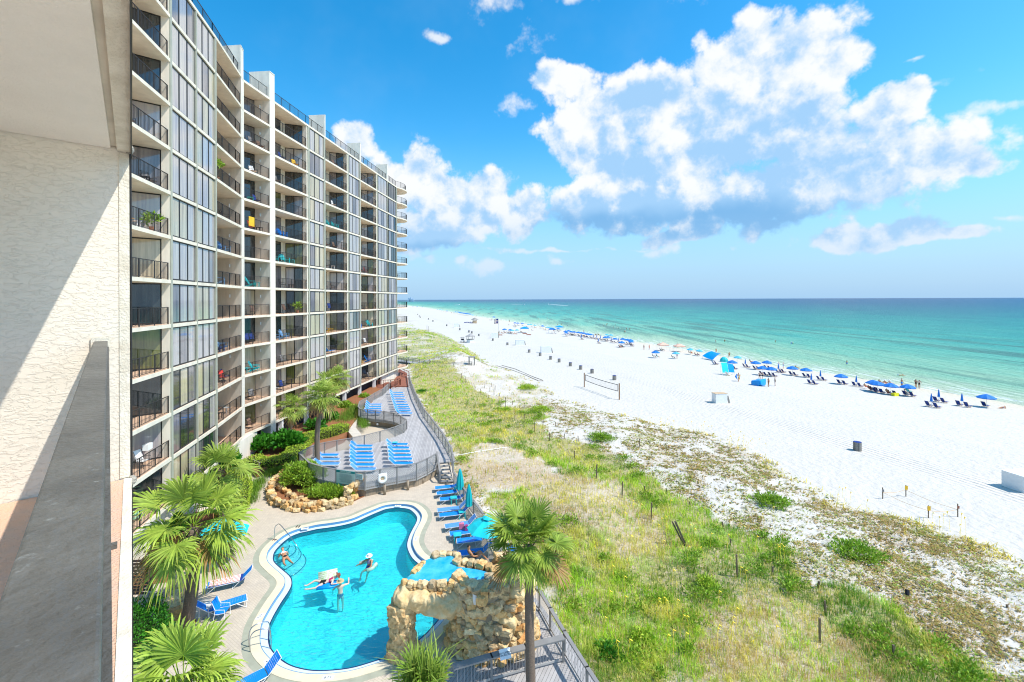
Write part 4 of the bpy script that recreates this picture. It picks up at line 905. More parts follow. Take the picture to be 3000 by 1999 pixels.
# ============================================================ lower right walkway
wk = [(1497,1775),(1570,1752),(1598,1790),(1665,1880),(1760,2010),(1770,2300),(1250,2300),(1290,1990),(1330,1960),(1440,1900),(1520,1830)]
q = MB(); q.prism(ccw([P(x, y, .03) for x, y in wk]), -.1, .03); o = q.build('boardwalk', mat('grey_walkway_boards', (.47, .45, .43), .8, .08, 1.2, col2=(.38, .36, .35))); tag(o, kind='structure'); boards(MC['grey_walkway_boards'], .15, R(24))
gw = [P(1524, 1706, 1.08), P(1545, 1712, 1.08)]
board_fence([P(1580, 1728, 1.08), P(1612, 1782, 1.08), P(1653, 1850, 1.08), P(1720, 1955, 1.08), P(1760, 2015, 1.08), P(1830, 2130, 1.08)], .03, 1.05, 'grey handrail fence along the seaward side of the lower walkway', pick=.13)
board_fence([P(1507, 1722, 1.08), P(1542, 1698, 1.08), P(1580, 1728, 1.08)], .03, 1.05, 'short dark handrail beside the rock waterfall and palm trunk', pick=.13)
board_fence([P(1650, 1866, 1.1), P(1540, 1893, 1.1), P(1440, 1920, 1.1), P(1330, 1952, 1.1)], .03, 1.05, 'grey handrail across the walkway with the NO CLIMBING sign', pick=.13, capw=.3)
nc = P(1480, 1916, 1.15); a_ = math.atan2(P(1440, 1920, 1.1).y-P(1540, 1893, 1.1).y, P(1440, 1920, 1.1).x-P(1540, 1893, 1.1).x)+math.pi
tl = Matrix.Translation((0, 0, 0)); ns = thing('no_climbing_sign', 'small white NO CLIMBING ON ROCKS sign on the cross rail', 'sign', (nc.x, nc.y, nc.z), a_)
q = MB(); q.box(Vector((0, 0, 0)), (.46, .02, .36), M=Matrix.Rotation(R(-38), 3, 'X')); o = bpy.data.objects
q.v = [tuple(Vector(v)+Vector((nc.x, nc.y, nc.z))) for v in q.v]; q.build('board', m_white, ns)
cu = txt('NO CLIMBING\nON ROCKS', (nc.x, nc.y, nc.z), .085, 0, m_ink, ns, 'lettering', M=Matrix.Translation((0, -.012, .008))@Matrix.Rotation(R(52), 4, 'X'))
# ============================================================ rocks
def rockmesh(q, c, r, seed, sq=(1, 1, .75), sub=2, rough=.28, cols=None, cl=None, fac=1.2):
    bm = bmesh.new(); bmesh.ops.create_icosphere(bm, subdivisions=sub, radius=1)
    rr = random.Random(seed); M = Matrix.Rotation(rr.random()*6.28, 3, 'Z')@Matrix.Rotation(rr.uniform(-.4, .4), 3, 'X'); o = Vector((rr.random()*50, rr.random()*50, rr.random()*50))
    vs = []
    for v in bm.verts:
        n = mnoise.noise(v.co*fac+o)*1.5+mnoise.noise(v.co*fac*3.1+o)*.8; k = 1+n*rough; p = v.co*k
        p = Vector((max(-.66, min(.66, p.x)), max(-.66, min(.66, p.y)), max(-.62, min(.62, p.z))))*1.28
        vs.append(Vector(c)+M@Vector((p.x*r*sq[0], p.y*r*sq[1], p.z*r*sq[2])))
    q.add(vs, [tuple(v.index for v in f.verts) for f in bm.faces]); bm.free()
    if cols is not None: cols += [cl or (1, 1, 1, 1)]*len(vs)
m_rock = mat('tan_limestone', (.86, .69, .43), .9, .2, 6, 2.4, 11, col2=(.44, .30, .15), attr='Col')
def rcol(rr, w=0):
    k = rr.random(); v = rr.uniform(.8, 1.15)
    if k < .42: c = (1.0, .94, .82)
    elif k < .70: c = (1.02, .82, .55)
    elif k < .88: c = (.66, .64, .62)
    else: c = (.9, .62, .36)
    return (c[0]*v, c[1]*v, c[2]*v, 1)
def rocks_along(name, pts, r0, rows, label, z0=0, jit=.1, seed=1, cat='rock wall', par=None):
    q = MB(); cols = []; rr = random.Random(seed); pp = open_spline(pts, 8); acc = 0
    L_ = sum((pp[i+1]-pp[i]).length for i in range(len(pp)-1))
    for row in range(rows):
        s = rr.random()*r0; 
        while s < L_:
            d = 0; i = 0
            while i < len(pp)-2 and d+(pp[i+1]-pp[i]).length < s: d += (pp[i+1]-pp[i]).length; i += 1
            p = pp[i]; r = r0*rr.uniform(.7, 1.25)
            rockmesh(q, (p.x+rr.uniform(-jit, jit), p.y+rr.uniform(-jit, jit), z0+r*.55+row*r0*1.0), r, rr.random()*999, (1.15, 1, .8), 2, cols=cols, cl=rcol(rr)); s += r*1.75
    o = q.build(name, m_rock, par, smooth=False, colors=cols)
    if par is None: tag(o, label, cat)
    return o
ring = CB([(395,870),(340,915),(280,960),(245,1000),(238,1055),(262,1105),(320,1140),(400,1160),(480,1170),(570,1172),(650,1160),(720,1148),(790,1140),(845,1110)], 0)
rocks_along('rock_planter', ring, .20, 3, 'low ring of tan rocks around the fern planter by the pool', jit=.12, seed=4)
rocks_along('rock_planter', CB([(300,990),(355,1030),(420,1075),(500,1110),(580,1120),(680,1130)], .05), .18, 2, 'inner row of tan rocks stepping down inside the fern planter', jit=.12, seed=9)
rocks_along('rock_pile', CB([(840,1110),(875,1075),(905,1040),(935,1010)], 0), .26, 5, 'heap of tan boulders at the right end of the fern planter', jit=.32, seed=12)
rocks_along('garden_rock_border', [P(1185-100-170, 1300, .5), P(985, 1280, .5)], .25, 1, 'pale rocks edging the path behind the lattice fence', .3, seed=3)
rocks_along('garden_rock_border', [P(776, 1372, .1), P(800, 1362, .1), P(822, 1352, .1)], .4, 1, 'flat pale boulders beside the small grey gate', 0, .1, 21)
rocks_along('garden_rock_border', [P(505, 1820, .0), P(512, 1775, .0), P(522, 1735, .0), P(530, 1700, .0)], .42, 2, 'pale boulders beside the foreground palm trunk', 0, .12, 23)
# waterfall
wf = thing('rock_waterfall', 'tall tan rock waterfall with upper blue basin and arch over the pool', 'waterfall', (-1.6, 20.6, 0))
q = MB(); cols = []; rr = random.Random(5); TC = Vector((-1.05, 20.75, 0))
for row in range(16):
    z_ = .1+row*.2; rad = 1.62-.015*row+(.12 if row < 4 else 0)+(.08*math.sin(row*1.3)); n_ = int(2*math.pi*rad/.36)
    for i in range(n_):
        a = 2*math.pi*(i+.5*(row % 2))/n_+rr.uniform(-.05, .05)
        if row > 13 and -.2 < math.sin(a) and math.cos(a) < .2: continue
        sx_ = 1.12 if math.cos(a) > 0 else 1.0
        rockmesh(q, TC+Vector((math.cos(a)*rad*sx_, math.sin(a)*rad*.8, z_+rr.uniform(-.05, .05))), (.235*rr.uniform(.7, 1.35)), rr.random()*999, (1.25, 1.0, .62), 2, cols=cols, cl=rcol(rr), rough=.3)
q.build('tower', m_rock, wf, colors=cols)
q = MB(); q.tube([TC+Vector((0, 0, z)) for z in (0, 1, 2, 2.9)], 1.35, 14); q.build('core', mat('mortar_core', (.34, .27, .18), .9, .2, 4), wf)
q = MB(); cols = []; PC = P(1180, 1925, -.2)
for row in range(10):
    n_ = 6
    for i in range(n_):
        a = 6.283*(i+.5*(row % 2))/n_; rad = .30+.16*(row < 3)+.05*math.sin(row)
        rockmesh(q, PC+Vector((math.cos(a)*rad, math.sin(a)*rad, -.1+row*.26)), .27*rr.uniform(.8, 1.2), rr.random()*999, (1.1, 1, .85), 2, cols=cols, cl=(.92, .82, .66, 1))
q.build('pillar', m_rock, wf, colors=cols)
# smooth lintel and shoulder
m_smr = mat('smooth_tan_rock', (.80, .62, .34), .85, .16, 2.2, 3.5, 6, col2=(.58, .38, .16))
def bigrock(name, pts, rad, seed, sq=(1, 1, 1)):
    bm = bmesh.new(); q = MB()
    import itertools
    for k, (c, r) in enumerate(zip(pts, rad)):
        b2 = bmesh.new(); bmesh.ops.create_icosphere(b2, subdivisions=4, radius=1); o = Vector((seed, k*7.7, 3))
        vs = []
        for v in b2.verts:
            n_ = mnoise.noise(v.co*1.3+o)*.32+mnoise.noise(v.co*3.1+o)*.13+mnoise.noise(v.co*8+o)*.05
            vs.append(Vector(c)+Vector((v.co.x*r[0], v.co.y*r[1], v.co.z*r[2]))*(1+n_))
        q.add(vs, [tuple(v.index for v in f.verts) for f in b2.faces]); b2.free()
    o = q.build(name, m_smr, wf); rm = o.modifiers.new('fuse', 'REMESH'); rm.mode = 'VOXEL'; rm.voxel_size = .05; rm.use_smooth_shade = True; return o
bigrock('lintel', [(-4.75,20.0,2.38),(-4.1,19.95,2.35),(-3.5,19.9,2.2),(-2.9,19.9,2.12),(-2.35,20.1,2.25),(-1.95,20.0,2.0)], [(.5,.5,.5),(.55,.5,.48),(.6,.5,.5),(.58,.5,.52),(.55,.45,.5),(.35,.4,.8)], 11)
bigrock('shoulder', [(-.05,20.15,2.5),(.25,20.6,2.75),(.5,21.1,2.6),(-.45,19.75,1.95),(-.1,19.7,1.5)], [(.72,.6,.62),(.7,.65,.6),(.6,.6,.55),(.4,.38,.5),(.3,.3,.45)], 31)
bz = 3.0
def WB(l, z=bz): return [P(1130+x*.2423, 1580+y*.2423, z) for x, y in l]
basin = WB([(225,505),(330,400),(400,340),(470,290),(480,255),(590,215),(690,210),(830,205),(850,330),(960,345),(1060,360),(1150,375),(1230,400),(1215,470),(1190,560),(1160,625),(1060,600),(1000,570),(940,560),(870,530),(760,505),(640,520),(430,520)])
m_bw = mat('aerated_blue_water', (.01, .36, .66), .06, .1, 1.6, 1.2, 4, spec=.6, col2=(.10, .55, .80))
q = MB(); q.prism(ccw(basin), bz-.03, bz); q.build('water', m_bw, wf)
q = MB(); q.prism(ccw(inset(basin if area(basin) > 0 else basin[::-1], .05)), bz-.35, bz-.04); q.build('basin', m_smr, wf)
q = MB(); cols = []
def rline(l, r, z, n2=1, pale=False):
    pp = open_spline(WB(l, z), 6); L_ = sum((pp[i+1]-pp[i]).length for i in range(len(pp)-1)); s = 0
    for row in range(n2):
        s = rr.random()*.1
        while s < L_:
            d = 0; i = 0
            while i < len(pp)-2 and d+(pp[i+1]-pp[i]).length < s: d += (pp[i+1]-pp[i]).length; i += 1
            p = pp[i]; r_ = r*rr.uniform(.75, 1.25); rockmesh(q, (p.x+rr.uniform(-.05, .05), p.y, z+row*-r*1.3), r_, rr.random()*999, (1.1, .95, .9), 2, cols=cols, cl=rcol(rr)); s += r_*1.6
rline([(215,520),(300,545),(430,540),(560,540),(700,530),(820,535),(930,555)], .15, 2.98, 3)
rline([(600,205),(720,185),(850,190),(870,250)], .19, 3.02, 2); rline([(860,280),(960,270),(1060,300),(1150,310),(1230,330),(1290,370),(1340,400)], .23, 3.05, 2)
rline([(330,400),(390,350),(450,290),(470,265)], .14, 3.0, 2); rline([(930,600),(1000,590),(1040,640)], .2, 2.95, 2); rline([(1180,640),(1210,560),(1240,470),(1250,430)], .22, 3.05, 2)
q.build('rim_rocks', m_rock, wf, colors=cols)
p = PD(1130+1090*.2423, 1580+680*.2423, 19.55); q = MB(); q.tube([p+Vector((0, -.05, -.32)), p+Vector((0, -.02, -.1)), p+Vector((0, .02, .2)), p+Vector((0, .05, .32)), p+Vector((0, .07, .38))], .13, 12, rr=[.12, .14, .14, .12, .05]); q.build('pipe', m_white, wf, smooth=True)
# ============================================================ garden ground
m_mulch = mat('pine_straw_mulch', (.36, .15, .06), .95, .25, 9, 1., 40, col2=(.20, .08, .035))
zg = lambda x, y: max(.02, min(1.3, .55+(y-43)*.022)) if y > 38 else .012
gm = [P(707, 1345, .5), P(752, 1400, .02), P(790, 1378, .1), P(850, 1372, .1), P(873, 1360, .2), P(900, 1325, .4), P(960, 1303, .5), P(1008, 1284, .5), P(1030, 1250, .6), P(1060, 1205, .8), P(1090, 1180, .9), P(1120, 1145, 1.2), BL(1110)+nB*1, BL(791)+nB*1, PA3+nB*.3]
q = MB(); q.prism(ccw([Vector((p.x, p.y, 0)) for p in gm]), -.3, lambda x, y: zg(x, y)); tag(q.build('garden_bed', m_mulch), kind='structure')
q = MB(); q.prism(ccw(CB([(395,880),(300,955),(252,1010),(250,1060),(275,1105),(400,1150),(560,1165),(700,1150),(850,1110),(960,1060),(990,1010),(700,940),(480,850)], 0)), -.2, .03); tag(q.build('planter_bed', m_mulch), kind='structure')
m_conc = mat('pale_concrete_path', (.62, .56, .47), .85, .08, 2)
q = MB()
q.prism(ccw(CB([(835,560),(840,500),(868,450),(925,425),(905,470),(893,530),(940,585),(870,600)], .66)), -.2, .67); tag(q.build('garden_path', m_conc), kind='structure')
q = MB(); q.prism(ccw([P(385, 1830, .0), P(520, 1770, 0), P(580, 1790, 0), P(560, 1900, 0), P(400, 1960, 0), P(385, 1900, 0)]), -.1, .008); q.prism(ccw([P(388, 1610, 0), P(480, 1500, 0), P(640, 1500, 0), P(650, 1560, 0), P(540, 1700, 0), P(390, 1720, 0)]), -.1, .01); tag(q.build('planting_ground', m_mulch), kind='structure')
q = MB(); q.prism(ccw([P(388, 1640, 0), P(470, 1565, 0), P(560, 1560, 0), P(500, 1640, 0), P(400, 1690, 0)]), -.1, .014); q.prism(ccw([P(388, 1810, 0), P(560, 1760, 0), P(620, 1755, 0), P(640, 1795, 0), P(520, 1830, 0), P(388, 1850, 0)]), -.1, .013); tag(q.build('stepping_path', m_conc), kind='structure')
# small gates / rails
def picket(name, a, b_, h, label, m=m_woodg, sp=.16, z=0.):
    r = thing(name, label, 'fence', (a.x, a.y, z)); q = MB(); l = (b_-a).length; A = lambda s, zz: a+(b_-a)*s/l+Vector((0, 0, zz))
    q.beam(A(0, h), A(l, h), .06, .05); q.build('top_rail', m, r); q = MB(); q.beam(A(0, .12), A(l, .12), .05, .04); q.build('bottom_rail', m, r)
    for i in range(int(l/sp)+1): q = MB(); e_ = i in (0, int(l/sp)); q.beam(A(min(l, i*sp), 0), A(min(l, i*sp), h), .07 if e_ else .03, .07 if e_ else .03); q.build('picket', m, r)
picket('garden_rail', P(729, 1372, .02), P(762, 1388, .02), .95, 'small beige picket rail at the steps by the building', mat('beige_paint', (.55, .48, .38), .7))
picket('garden_rail', P(433, 1792, .0), P(466, 1800, 0), 1., 'left half of the grey picket rail beside the foreground palm'); picket('garden_rail', P(466, 1800, 0), P(508, 1782, 0), 1., 'right half of the grey picket rail beside the foreground palm')
# dark wooden screen at left
ds_ = thing('wood_screen', 'dark brown slatted wooden screen at the left edge behind the palm', 'screen', (0, 0, 0)); a, b_ = P(388, 1770, 0), P(440, 1745, 0)
m_dw = mat('dark_brown_wood', (.075, .05, .04), .7)
for i in range(11): q = MB(); q.beam(a+Vector((0, 0, .15+i*.17))-Vector((1.5, -.5, 0)), b_+Vector((0, 0, .15+i*.17)), .03, .12); q.build('slat', m_dw, ds_)
q = MB(); q.box(b_+Vector((0, 0, 1.05)), (.18, .18, 2.1), .3); q.build('post', m_dw, ds_)
# ============================================================ foliage
def leafmat(name, col, col2, tr=.25, rough=.5): return mat(name, col, rough, .2, 3, spec=.35, col2=col2, attr='Col', trans=tr)
m_leaf = leafmat('hedge_leaf', (.50, .64, .06), (.34, .50, .04)); m_dleaf = leafmat('dark_leaf', (.08, .30, .02), (.04, .18, .015)); m_bleaf = leafmat('bright_fern_leaf', (.34, .50, .04), (.20, .36, .03)); m_palm = leafmat('palm_leaf', (.38, .48, .08), (.20, .31, .04), .25)
m_palmg = leafmat('green_palm_leaf', (.19, .30, .05), (.10, .20, .03), .3)
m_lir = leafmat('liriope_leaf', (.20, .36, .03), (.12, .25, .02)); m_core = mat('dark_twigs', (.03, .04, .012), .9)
m_trunk = mat('fibrous_palm_trunk', (.27, .20, .145), .95, .2, 6, 1.5, 25, stretch=(2, 2, 7), col2=(.16, .12, .09))
m_boot = mat('dry_palm_boot', (.24, .17, .11), .95, .2, 8)
def leaves(name, spots, size, m, par=None, seed=1, asp=.55, up=.3, label=None, cat=None, kind=None, group=None, tip=None):
    """spots: (n,6) array of positions and outward normals -> one mesh of small folded leaves"""
    r = np.random.RandomState(seed); n = len(spots); p = spots[:, :3]; nrm = spots[:, 3:6]
    d = nrm*.7+r.normal(0, .65, (n, 3)); d[:, 2] += up; d /= np.linalg.norm(d, axis=1)[:, None]+1e-9
    s = np.cross(d, r.normal(0, 1, (n, 3))); s /= np.linalg.norm(s, axis=1)[:, None]+1e-9
    L_ = size*r.uniform(.6, 1.3, n)[:, None]; W_ = L_*asp*.5
    v = np.stack([p, p+d*L_*.5+s*W_, p+d*L_, p+d*L_*.5-s*W_], 1).reshape(-1, 3)
    f = np.arange(n*4).reshape(-1, 4)
    c = r.uniform(.65, 1.3, n)[:, None]*np.array([[1, 1, 1]])+r.normal(0, .06, (n, 3)); c = np.clip(c, .2, 1.6); c = np.repeat(np.concatenate([c, np.ones((n, 1))], 1), 4, 0)
    q = MB(); q.v = v.tolist(); q.f = [tuple(x) for x in f.tolist()]; q.m = [0]*n
    if par is not None:
        off = Vector((0, 0, 0)); x = par
        while x is not None: off += x.location; x = x.parent
        q.v = (v).tolist()
    o = q.build(name, m, par, colors=c)
    return tag(o, label, cat, group, kind) if label or kind else o
def ellshell(c, r, n, seed, lo=.75, bump=.16, zmin=-.2):
    g = np.random.RandomState(seed); d = g.normal(0, 1, (n*2, 3)); d /= np.linalg.norm(d, axis=1)[:, None]; d = d[d[:, 2] > zmin][:n]
    k = g.uniform(lo, 1.03, len(d)); k = k*(1+bump*(np.sin(d[:, 0]*5+seed)*np.cos(d[:, 1]*6+seed*2)+.5*np.sin(d[:, 2]*9+d[:, 0]*7)))
    return np.concatenate([np.array(c)+d*np.array(r)*k[:, None], d], 1)
def bush(name, c, r, n, size, m, label, seed, asp=.55, up=.3, cat='bush', lo=.72, bump=.16, core=True):
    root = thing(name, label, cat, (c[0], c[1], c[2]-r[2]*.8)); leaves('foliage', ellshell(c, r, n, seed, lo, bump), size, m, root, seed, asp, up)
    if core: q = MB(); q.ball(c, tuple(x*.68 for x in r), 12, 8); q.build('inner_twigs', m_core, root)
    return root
def hedge(name, pts, wdt, h, dens_, m, label, seed, z=None):
    pp = open_spline(pts, 8); g = np.random.RandomState(seed); sp = []; q = MB()
    L_ = [(pp[i+1]-pp[i]).length for i in range(len(pp)-1)]
    root = thing(name, label, 'hedge', tuple(pp[0]))
    for i, l in enumerate(L_):
        n = int(l*dens_*(wdt+2*h)); d = (pp[i+1]-pp[i]).normalized(); nn_ = Vector((-d.y, d.x, 0))
        t = g.rand(n); per = g.rand(n)*(wdt+2*h); jit = g.uniform(-.07, .04, n)+.05*np.sin(t*l*7+i)
        for a_, s, j in zip(t, per, jit):
            b0 = pp[i].lerp(pp[i+1], a_)
            if s < h: v = b0+nn_*(-wdt/2-j)+Vector((0, 0, s)); no = -nn_
            elif s < h+wdt: v = b0+nn_*(s-h-wdt/2)+Vector((0, 0, h+j-.12*((2*(s-h)/wdt-1)**4))); no = Vector((0, 0, 1))
            else: v = b0+nn_*(wdt/2+j)+Vector((0, 0, s-h-wdt)); no = nn_
            sp.append((*v, *no))
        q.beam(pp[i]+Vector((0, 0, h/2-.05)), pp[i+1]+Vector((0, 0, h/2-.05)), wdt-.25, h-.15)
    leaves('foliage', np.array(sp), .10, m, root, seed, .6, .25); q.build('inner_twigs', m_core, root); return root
hedge('hedge', [P(738, 1362, .3), P(765, 1372, .2), P(815, 1366, .2), P(858, 1345, .4), P(882, 1312, .55), P(915, 1290, .62), P(965, 1278, .65), P(1010, 1262, .68)], 1.5, .85, 260, m_leaf, 'long clipped yellow-green hedge curving in front of the palms', 3)
hedge('hedge', [P(690, 1385, .05), P(700, 1420, .02), P(698, 1470, .02), P(672, 1530, .02)], 1.6, .9, 240, m_leaf, 'clipped hedge against the building left of the garden steps', 5)
c = P(500, 1665, 0); bush('round_bush', (c.x, c.y, .75), (1.0, .95, .95), 5200, .11, m_leaf, 'round clipped bush behind the foreground palm trunk', 6)
c = P(400, 1965, 0); bush('green_bush', (c.x-.1, c.y, 1.2), (1.1, 1.3, 1.5), 9000, .10, m_dleaf, 'dense dark green bush at the bottom left beside the balcony', 7)
c = P(772, 1345, .4); bush('philodendron', (c.x-.8, c.y+1.3, 1.2), (1.1, .9, .8), 900, .50, m_dleaf, 'large-leaved dark green philodendron by the white base wall', 8, .5, .5, lo=.5); bush('philodendron', (c.x+1.3, c.y+1.8, 1.4), (1.4, .9, .9), 1200, .50, m_dleaf, 'large-leaved philodendron spreading between hedge and louvres', 9, .5, .5, lo=.5)
c = P(655, 1395, 0); bush('philodendron', (c.x, c.y, 1.1), (1.1, 1., 1.1), 1100, .48, m_dleaf, 'dark philodendron below the lowest curtain wall windows', 10, .5, .5, lo=.5)
for i, (x, y, rx, sz, mm_, lb) in enumerate([(925,1262,1.0,.35,m_dleaf,'leafy bush behind the tall palm trunk'),(965,1235,.9,.35,m_dleaf,'leafy bush right of the tall palm trunk'),(1012,1200,.8,.3,m_bleaf,'bright low bush on the orange mulch'),(1068,1172,.7,.25,m_bleaf,'low bush at the foot of the white column'),(470,1600,.7,.3,m_dleaf,'small leafy plant near the building corner'),(505,1560,.8,.35,m_dleaf,'leafy plant under the big palm fronds')]):
    c = P(x, y, zg(0, 45) if y < 1300 else 0); bush('shrub', (c.x, c.y, c.z+rx*.55), (rx, rx*.9, rx*.7), 700, sz, mm_, lb, 20+i, .5, .4, lo=.5)
c = P(862, 1442, 0); bush('leafy_bush', (c.x+.2, c.y+1.2, .75), (1.75, 1.3, 1.15), 7000, .20, m_bleaf, 'bright green bushy plant filling the left of the rock planter', 12, .35, .3, lo=.6, bump=.2)
c = P(965, 1462, 0); bush('fern_bed', (c.x, c.y+.5, .3), (1.9, .9, .45), 6500, .22, m_bleaf, 'lime green feathery ferns in front of the rules board', 13, .22, .7, cat='fern', lo=.55, bump=.25)
c = P(1068, 1440, 0); bush('small_shrub', (c.x, c.y+.2, .35), (.45, .4, .45), 500, .2, m_bleaf, 'small yellow-green shrub right of the boulder heap', 14, .4, .5, lo=.5)
def grasses(name, pts, wdt, n, h, m, label, seed, z=0):
    r = np.random.RandomState(seed); pp = open_spline(pts, 6); i = r.randint(0, len(pp)-1, n); t = r.rand(n)
    a = np.array([tuple(p) for p in pp]); b0 = a[i]*(1-t[:, None])+a[i+1]*t[:, None]; b0[:, :2] += r.normal(0, wdt/2.4, (n, 2)); b0[:, 2] += z
    return blades(name, b0, h*r.uniform(.6, 1.2, n), m, seed, label, 'ornamental grass')
def blades(name, b0, h, m, seed, label=None, cat=None, kind=None, cols=None, wd=.012, lean=.45, group=None):
    r = np.random.RandomState(seed+77); n = len(b0); an = r.uniform(0, 6.283, n); ln = np.abs(r.normal(0, lean, n)); w_ = (wd if np.ndim(wd) == 0 else wd)
    dx = np.stack([np.cos(an), np.sin(an)], 1); sd_ = np.stack([-np.sin(an), np.cos(an)], 1)*(w_ if np.ndim(w_) == 0 else w_[:, None])
    p0a = b0.copy(); p0b = b0.copy(); p0a[:, :2] += sd_; p0b[:, :2] -= sd_
    md = b0.copy(); md[:, :2] += dx*(ln*h*.35)[:, None]; md[:, 2] += h*.6; m1 = md.copy(); m1[:, :2] += sd_*.8; m2 = md.copy(); m2[:, :2] -= sd_*.8
    tp = b0.copy(); tp[:, :2] += dx*(ln*h)[:, None]; tp[:, 2] += h*np.clip(1-.35*ln, .3, 1)
    v = np.stack([p0a, p0b, m2, m1, tp], 1).reshape(-1, 3); k = np.arange(n)*5
    nv = len(v); me = bpy.data.meshes.new(name); me.vertices.add(nv); me.vertices.foreach_set('co', v.astype(np.float32).ravel())
    qd = np.stack([k, k+1, k+2, k+3], 1); tr = np.stack([k+3, k+2, k+4], 1); li = np.concatenate([qd.ravel(), tr.ravel()]); me.loops.add(len(li)); me.loops.foreach_set('vertex_index', li)
    me.polygons.add(2*n); me.polygons.foreach_set('loop_start', np.concatenate([np.arange(n)*4, 4*n+np.arange(n)*3])); me.update()
    if cols is None: c = r.uniform(.6, 1.3, n)[:, None]*np.ones((1, 3))
    else: c = cols*r.uniform(.7, 1.25, n)[:, None]
    c = np.repeat(np.concatenate([c, np.ones((n, 1))], 1), 5, 0).astype(np.float32); a = me.color_attributes.new('Col', 'FLOAT_COLOR', 'POINT'); a.data.foreach_set('color', c.ravel())
    me.materials.append(m); o = bpy.data.objects.new(name, me); C.objects.link(o); tag(o, label, cat, group, kind); return o
grasses('border_grass', [P(788, 1392, .1), P(810, 1385, .1), P(840, 1376, .1), P(860, 1372, .1)], .8, 1800, .5, m_lir, 'strip of low border grass beside the cycad', 4)
grasses('border_grass', [P(762, 1410, .0), P(745, 1435, 0), P(728, 1462, 0), P(718, 1480, 0)], .8, 2000, .5, m_lir, 'strip of border grass along the paver path by the hedge', 5)
grasses('border_grass', [P(1010, 1235, .7), P(1030, 1215, .7), P(1048, 1192, .8)], 1.6, 3500, .6, m_lir, 'tall border grass along the curved path below the upper deck', 6)
grasses('border_grass', [P(1062, 1225, .6), P(1066, 1255, .6)], .7, 1200, .5, m_lir, 'dark grass in the bend beneath the curved fence', 7)
# ---- palms
def frond(q, cols, base, az_, el, pet, rad, nl, r, sag=.5, col=(1, 1, 1)):
    nl = int(nl*1.25)
    """fan palm frond: petiole then a folded fan of narrow drooping leaflets"""
    d = Vector((math.cos(az_)*math.cos(el), math.sin(az_)*math.cos(el), math.sin(el))); pts = []; p = Vector(base)
    for i in range(4): pts.append(p.copy()); dd = (d+Vector((0, 0, -.16*i*sag))).normalized(); p = p+dd*pet/3
    dd = (d+Vector((0, 0, -.55*sag))).normalized(); tip = pts[-1]; n0 = len(q.v); q.tube(pts, .018, 4, mi=0); cols += [(.9*col[0], 1.0*col[1], .5*col[2], 1)]*(len(q.v)-n0)
    side = dd.cross(Vector((0, 0, 1))); side = side.normalized() if side.length > .05 else Vector((1, 0, 0)); upv = side.cross(dd)
    for i in range(nl):
        t = (i/(nl-1)-.5)*2; a = t*R(125)+r.uniform(-.05, .05); L_ = rad*(1-.28*abs(t)**2)*r.uniform(.85, 1.08)
        ld = dd*math.cos(a)+side*math.sin(a)+upv*(.16*abs(t)+.05); ld.normalize(); w_ = L_*.025+.006
        p0 = tip; p1 = tip+ld*L_*.42; dr = Vector((0, 0, -1))*L_*sag*r.uniform(.6, 1.5); p2 = tip+ld*L_*.78+dr*.12; p3 = tip+ld*L_*.98+dr*.42
        wv = ld.cross(upv).normalized()*w_+upv*(w_*.4*(1 if i % 2 else -1))
        k = r.uniform(.7, 1.25); cc_ = (k*col[0], k*col[1], k*col[2], 1); yt = (k*col[0]*1.5, k*col[1]*1.2, k*col[2]*1.1, 1)
        q.add([p0, p1+wv, p1-wv, p2+wv*.8, p2-wv*.8, p3], [(0, 2, 1), (1, 2, 4, 3), (3, 4, 5)]); cols += [cc_, cc_, cc_, cc_, cc_, yt]
def palm(name, base, top, tr, rad, nf, seed, label, nl=26, sag=.55, m=m_palm, low=-.9, skirt=True, pet=.8, up=1.3, col=(1, 1, 1), group=None):
    r = random.Random(seed); base = Vector(base); top = Vector(top); root = thing(name, label, 'palm tree', tuple(base), group=group)
    h = (top-base).length; mid = base.lerp(top, .5)+Vector((r.uniform(-.06, .06), r.uniform(-.06, .06), 0))*h*.4; q = MB(); sp = open_spline([base, mid, top-Vector((0, 0, .15))], 12)
    q.tube(sp, tr, 12, rr=[tr*(1.18-.22*i/len(sp)+(.03*math.sin(i*2.2))) for i in range(len(sp))]); q.build('trunk', m_trunk, root, smooth=True)
    if skirt:
        q = MB()
        for i in range(46):
            a = i*2.399; z_ = -.15-.028*i*min(1, h/4); p = top+Vector((math.cos(a)*tr*1.0, math.sin(a)*tr*1.0, z_)); d = Vector((math.cos(a)*.5, math.sin(a)*.5, .7)).normalized()
            q.beam(p, p+d*r.uniform(.16, .3), .07, .03)
            if i % 3 == 0: q.beam(p, p+Vector((math.cos(a)*.35, math.sin(a)*.35, -.25)), .03, .012)
        q.build('leaf_boots', m_boot, root)
    for i in range(nf):
        t = i/(nf-1); a = i*2.39996+r.uniform(-.25, .25); el = up+(low-up)*(t**.8)+r.uniform(-.32, .32); q = MB(); cols = []
        k = 1.0 if t < .85 else .9; cc_ = (col[0]*(1+.35*(t > .88)), col[1]*(1-.42*(t > .88)), col[2]*(1+.5*(t > .88)))
        frond(q, cols, top+Vector((math.cos(a)*tr*.5, math.sin(a)*tr*.5, .1-.25*t)), a, el, pet*r.uniform(.65, 1.3), rad*r.uniform(.75, 1.12), nl, r, sag*(.6+.7*t)*r.uniform(.7, 1.3), cc_)
        q.build('frond', m, root, colors=cols)
    return root
b0 = P(545, 1850, 0); palm('palm_tree', b0, (b0.x-.5+.9, b0.y-.1, 5.0), .24, 1.6, 23, 2, 'large foreground fan palm at left with sunlit yellow-green fronds', 34, .75, col=(1.0, 1.0, .8), pet=1.35, low=-.7)
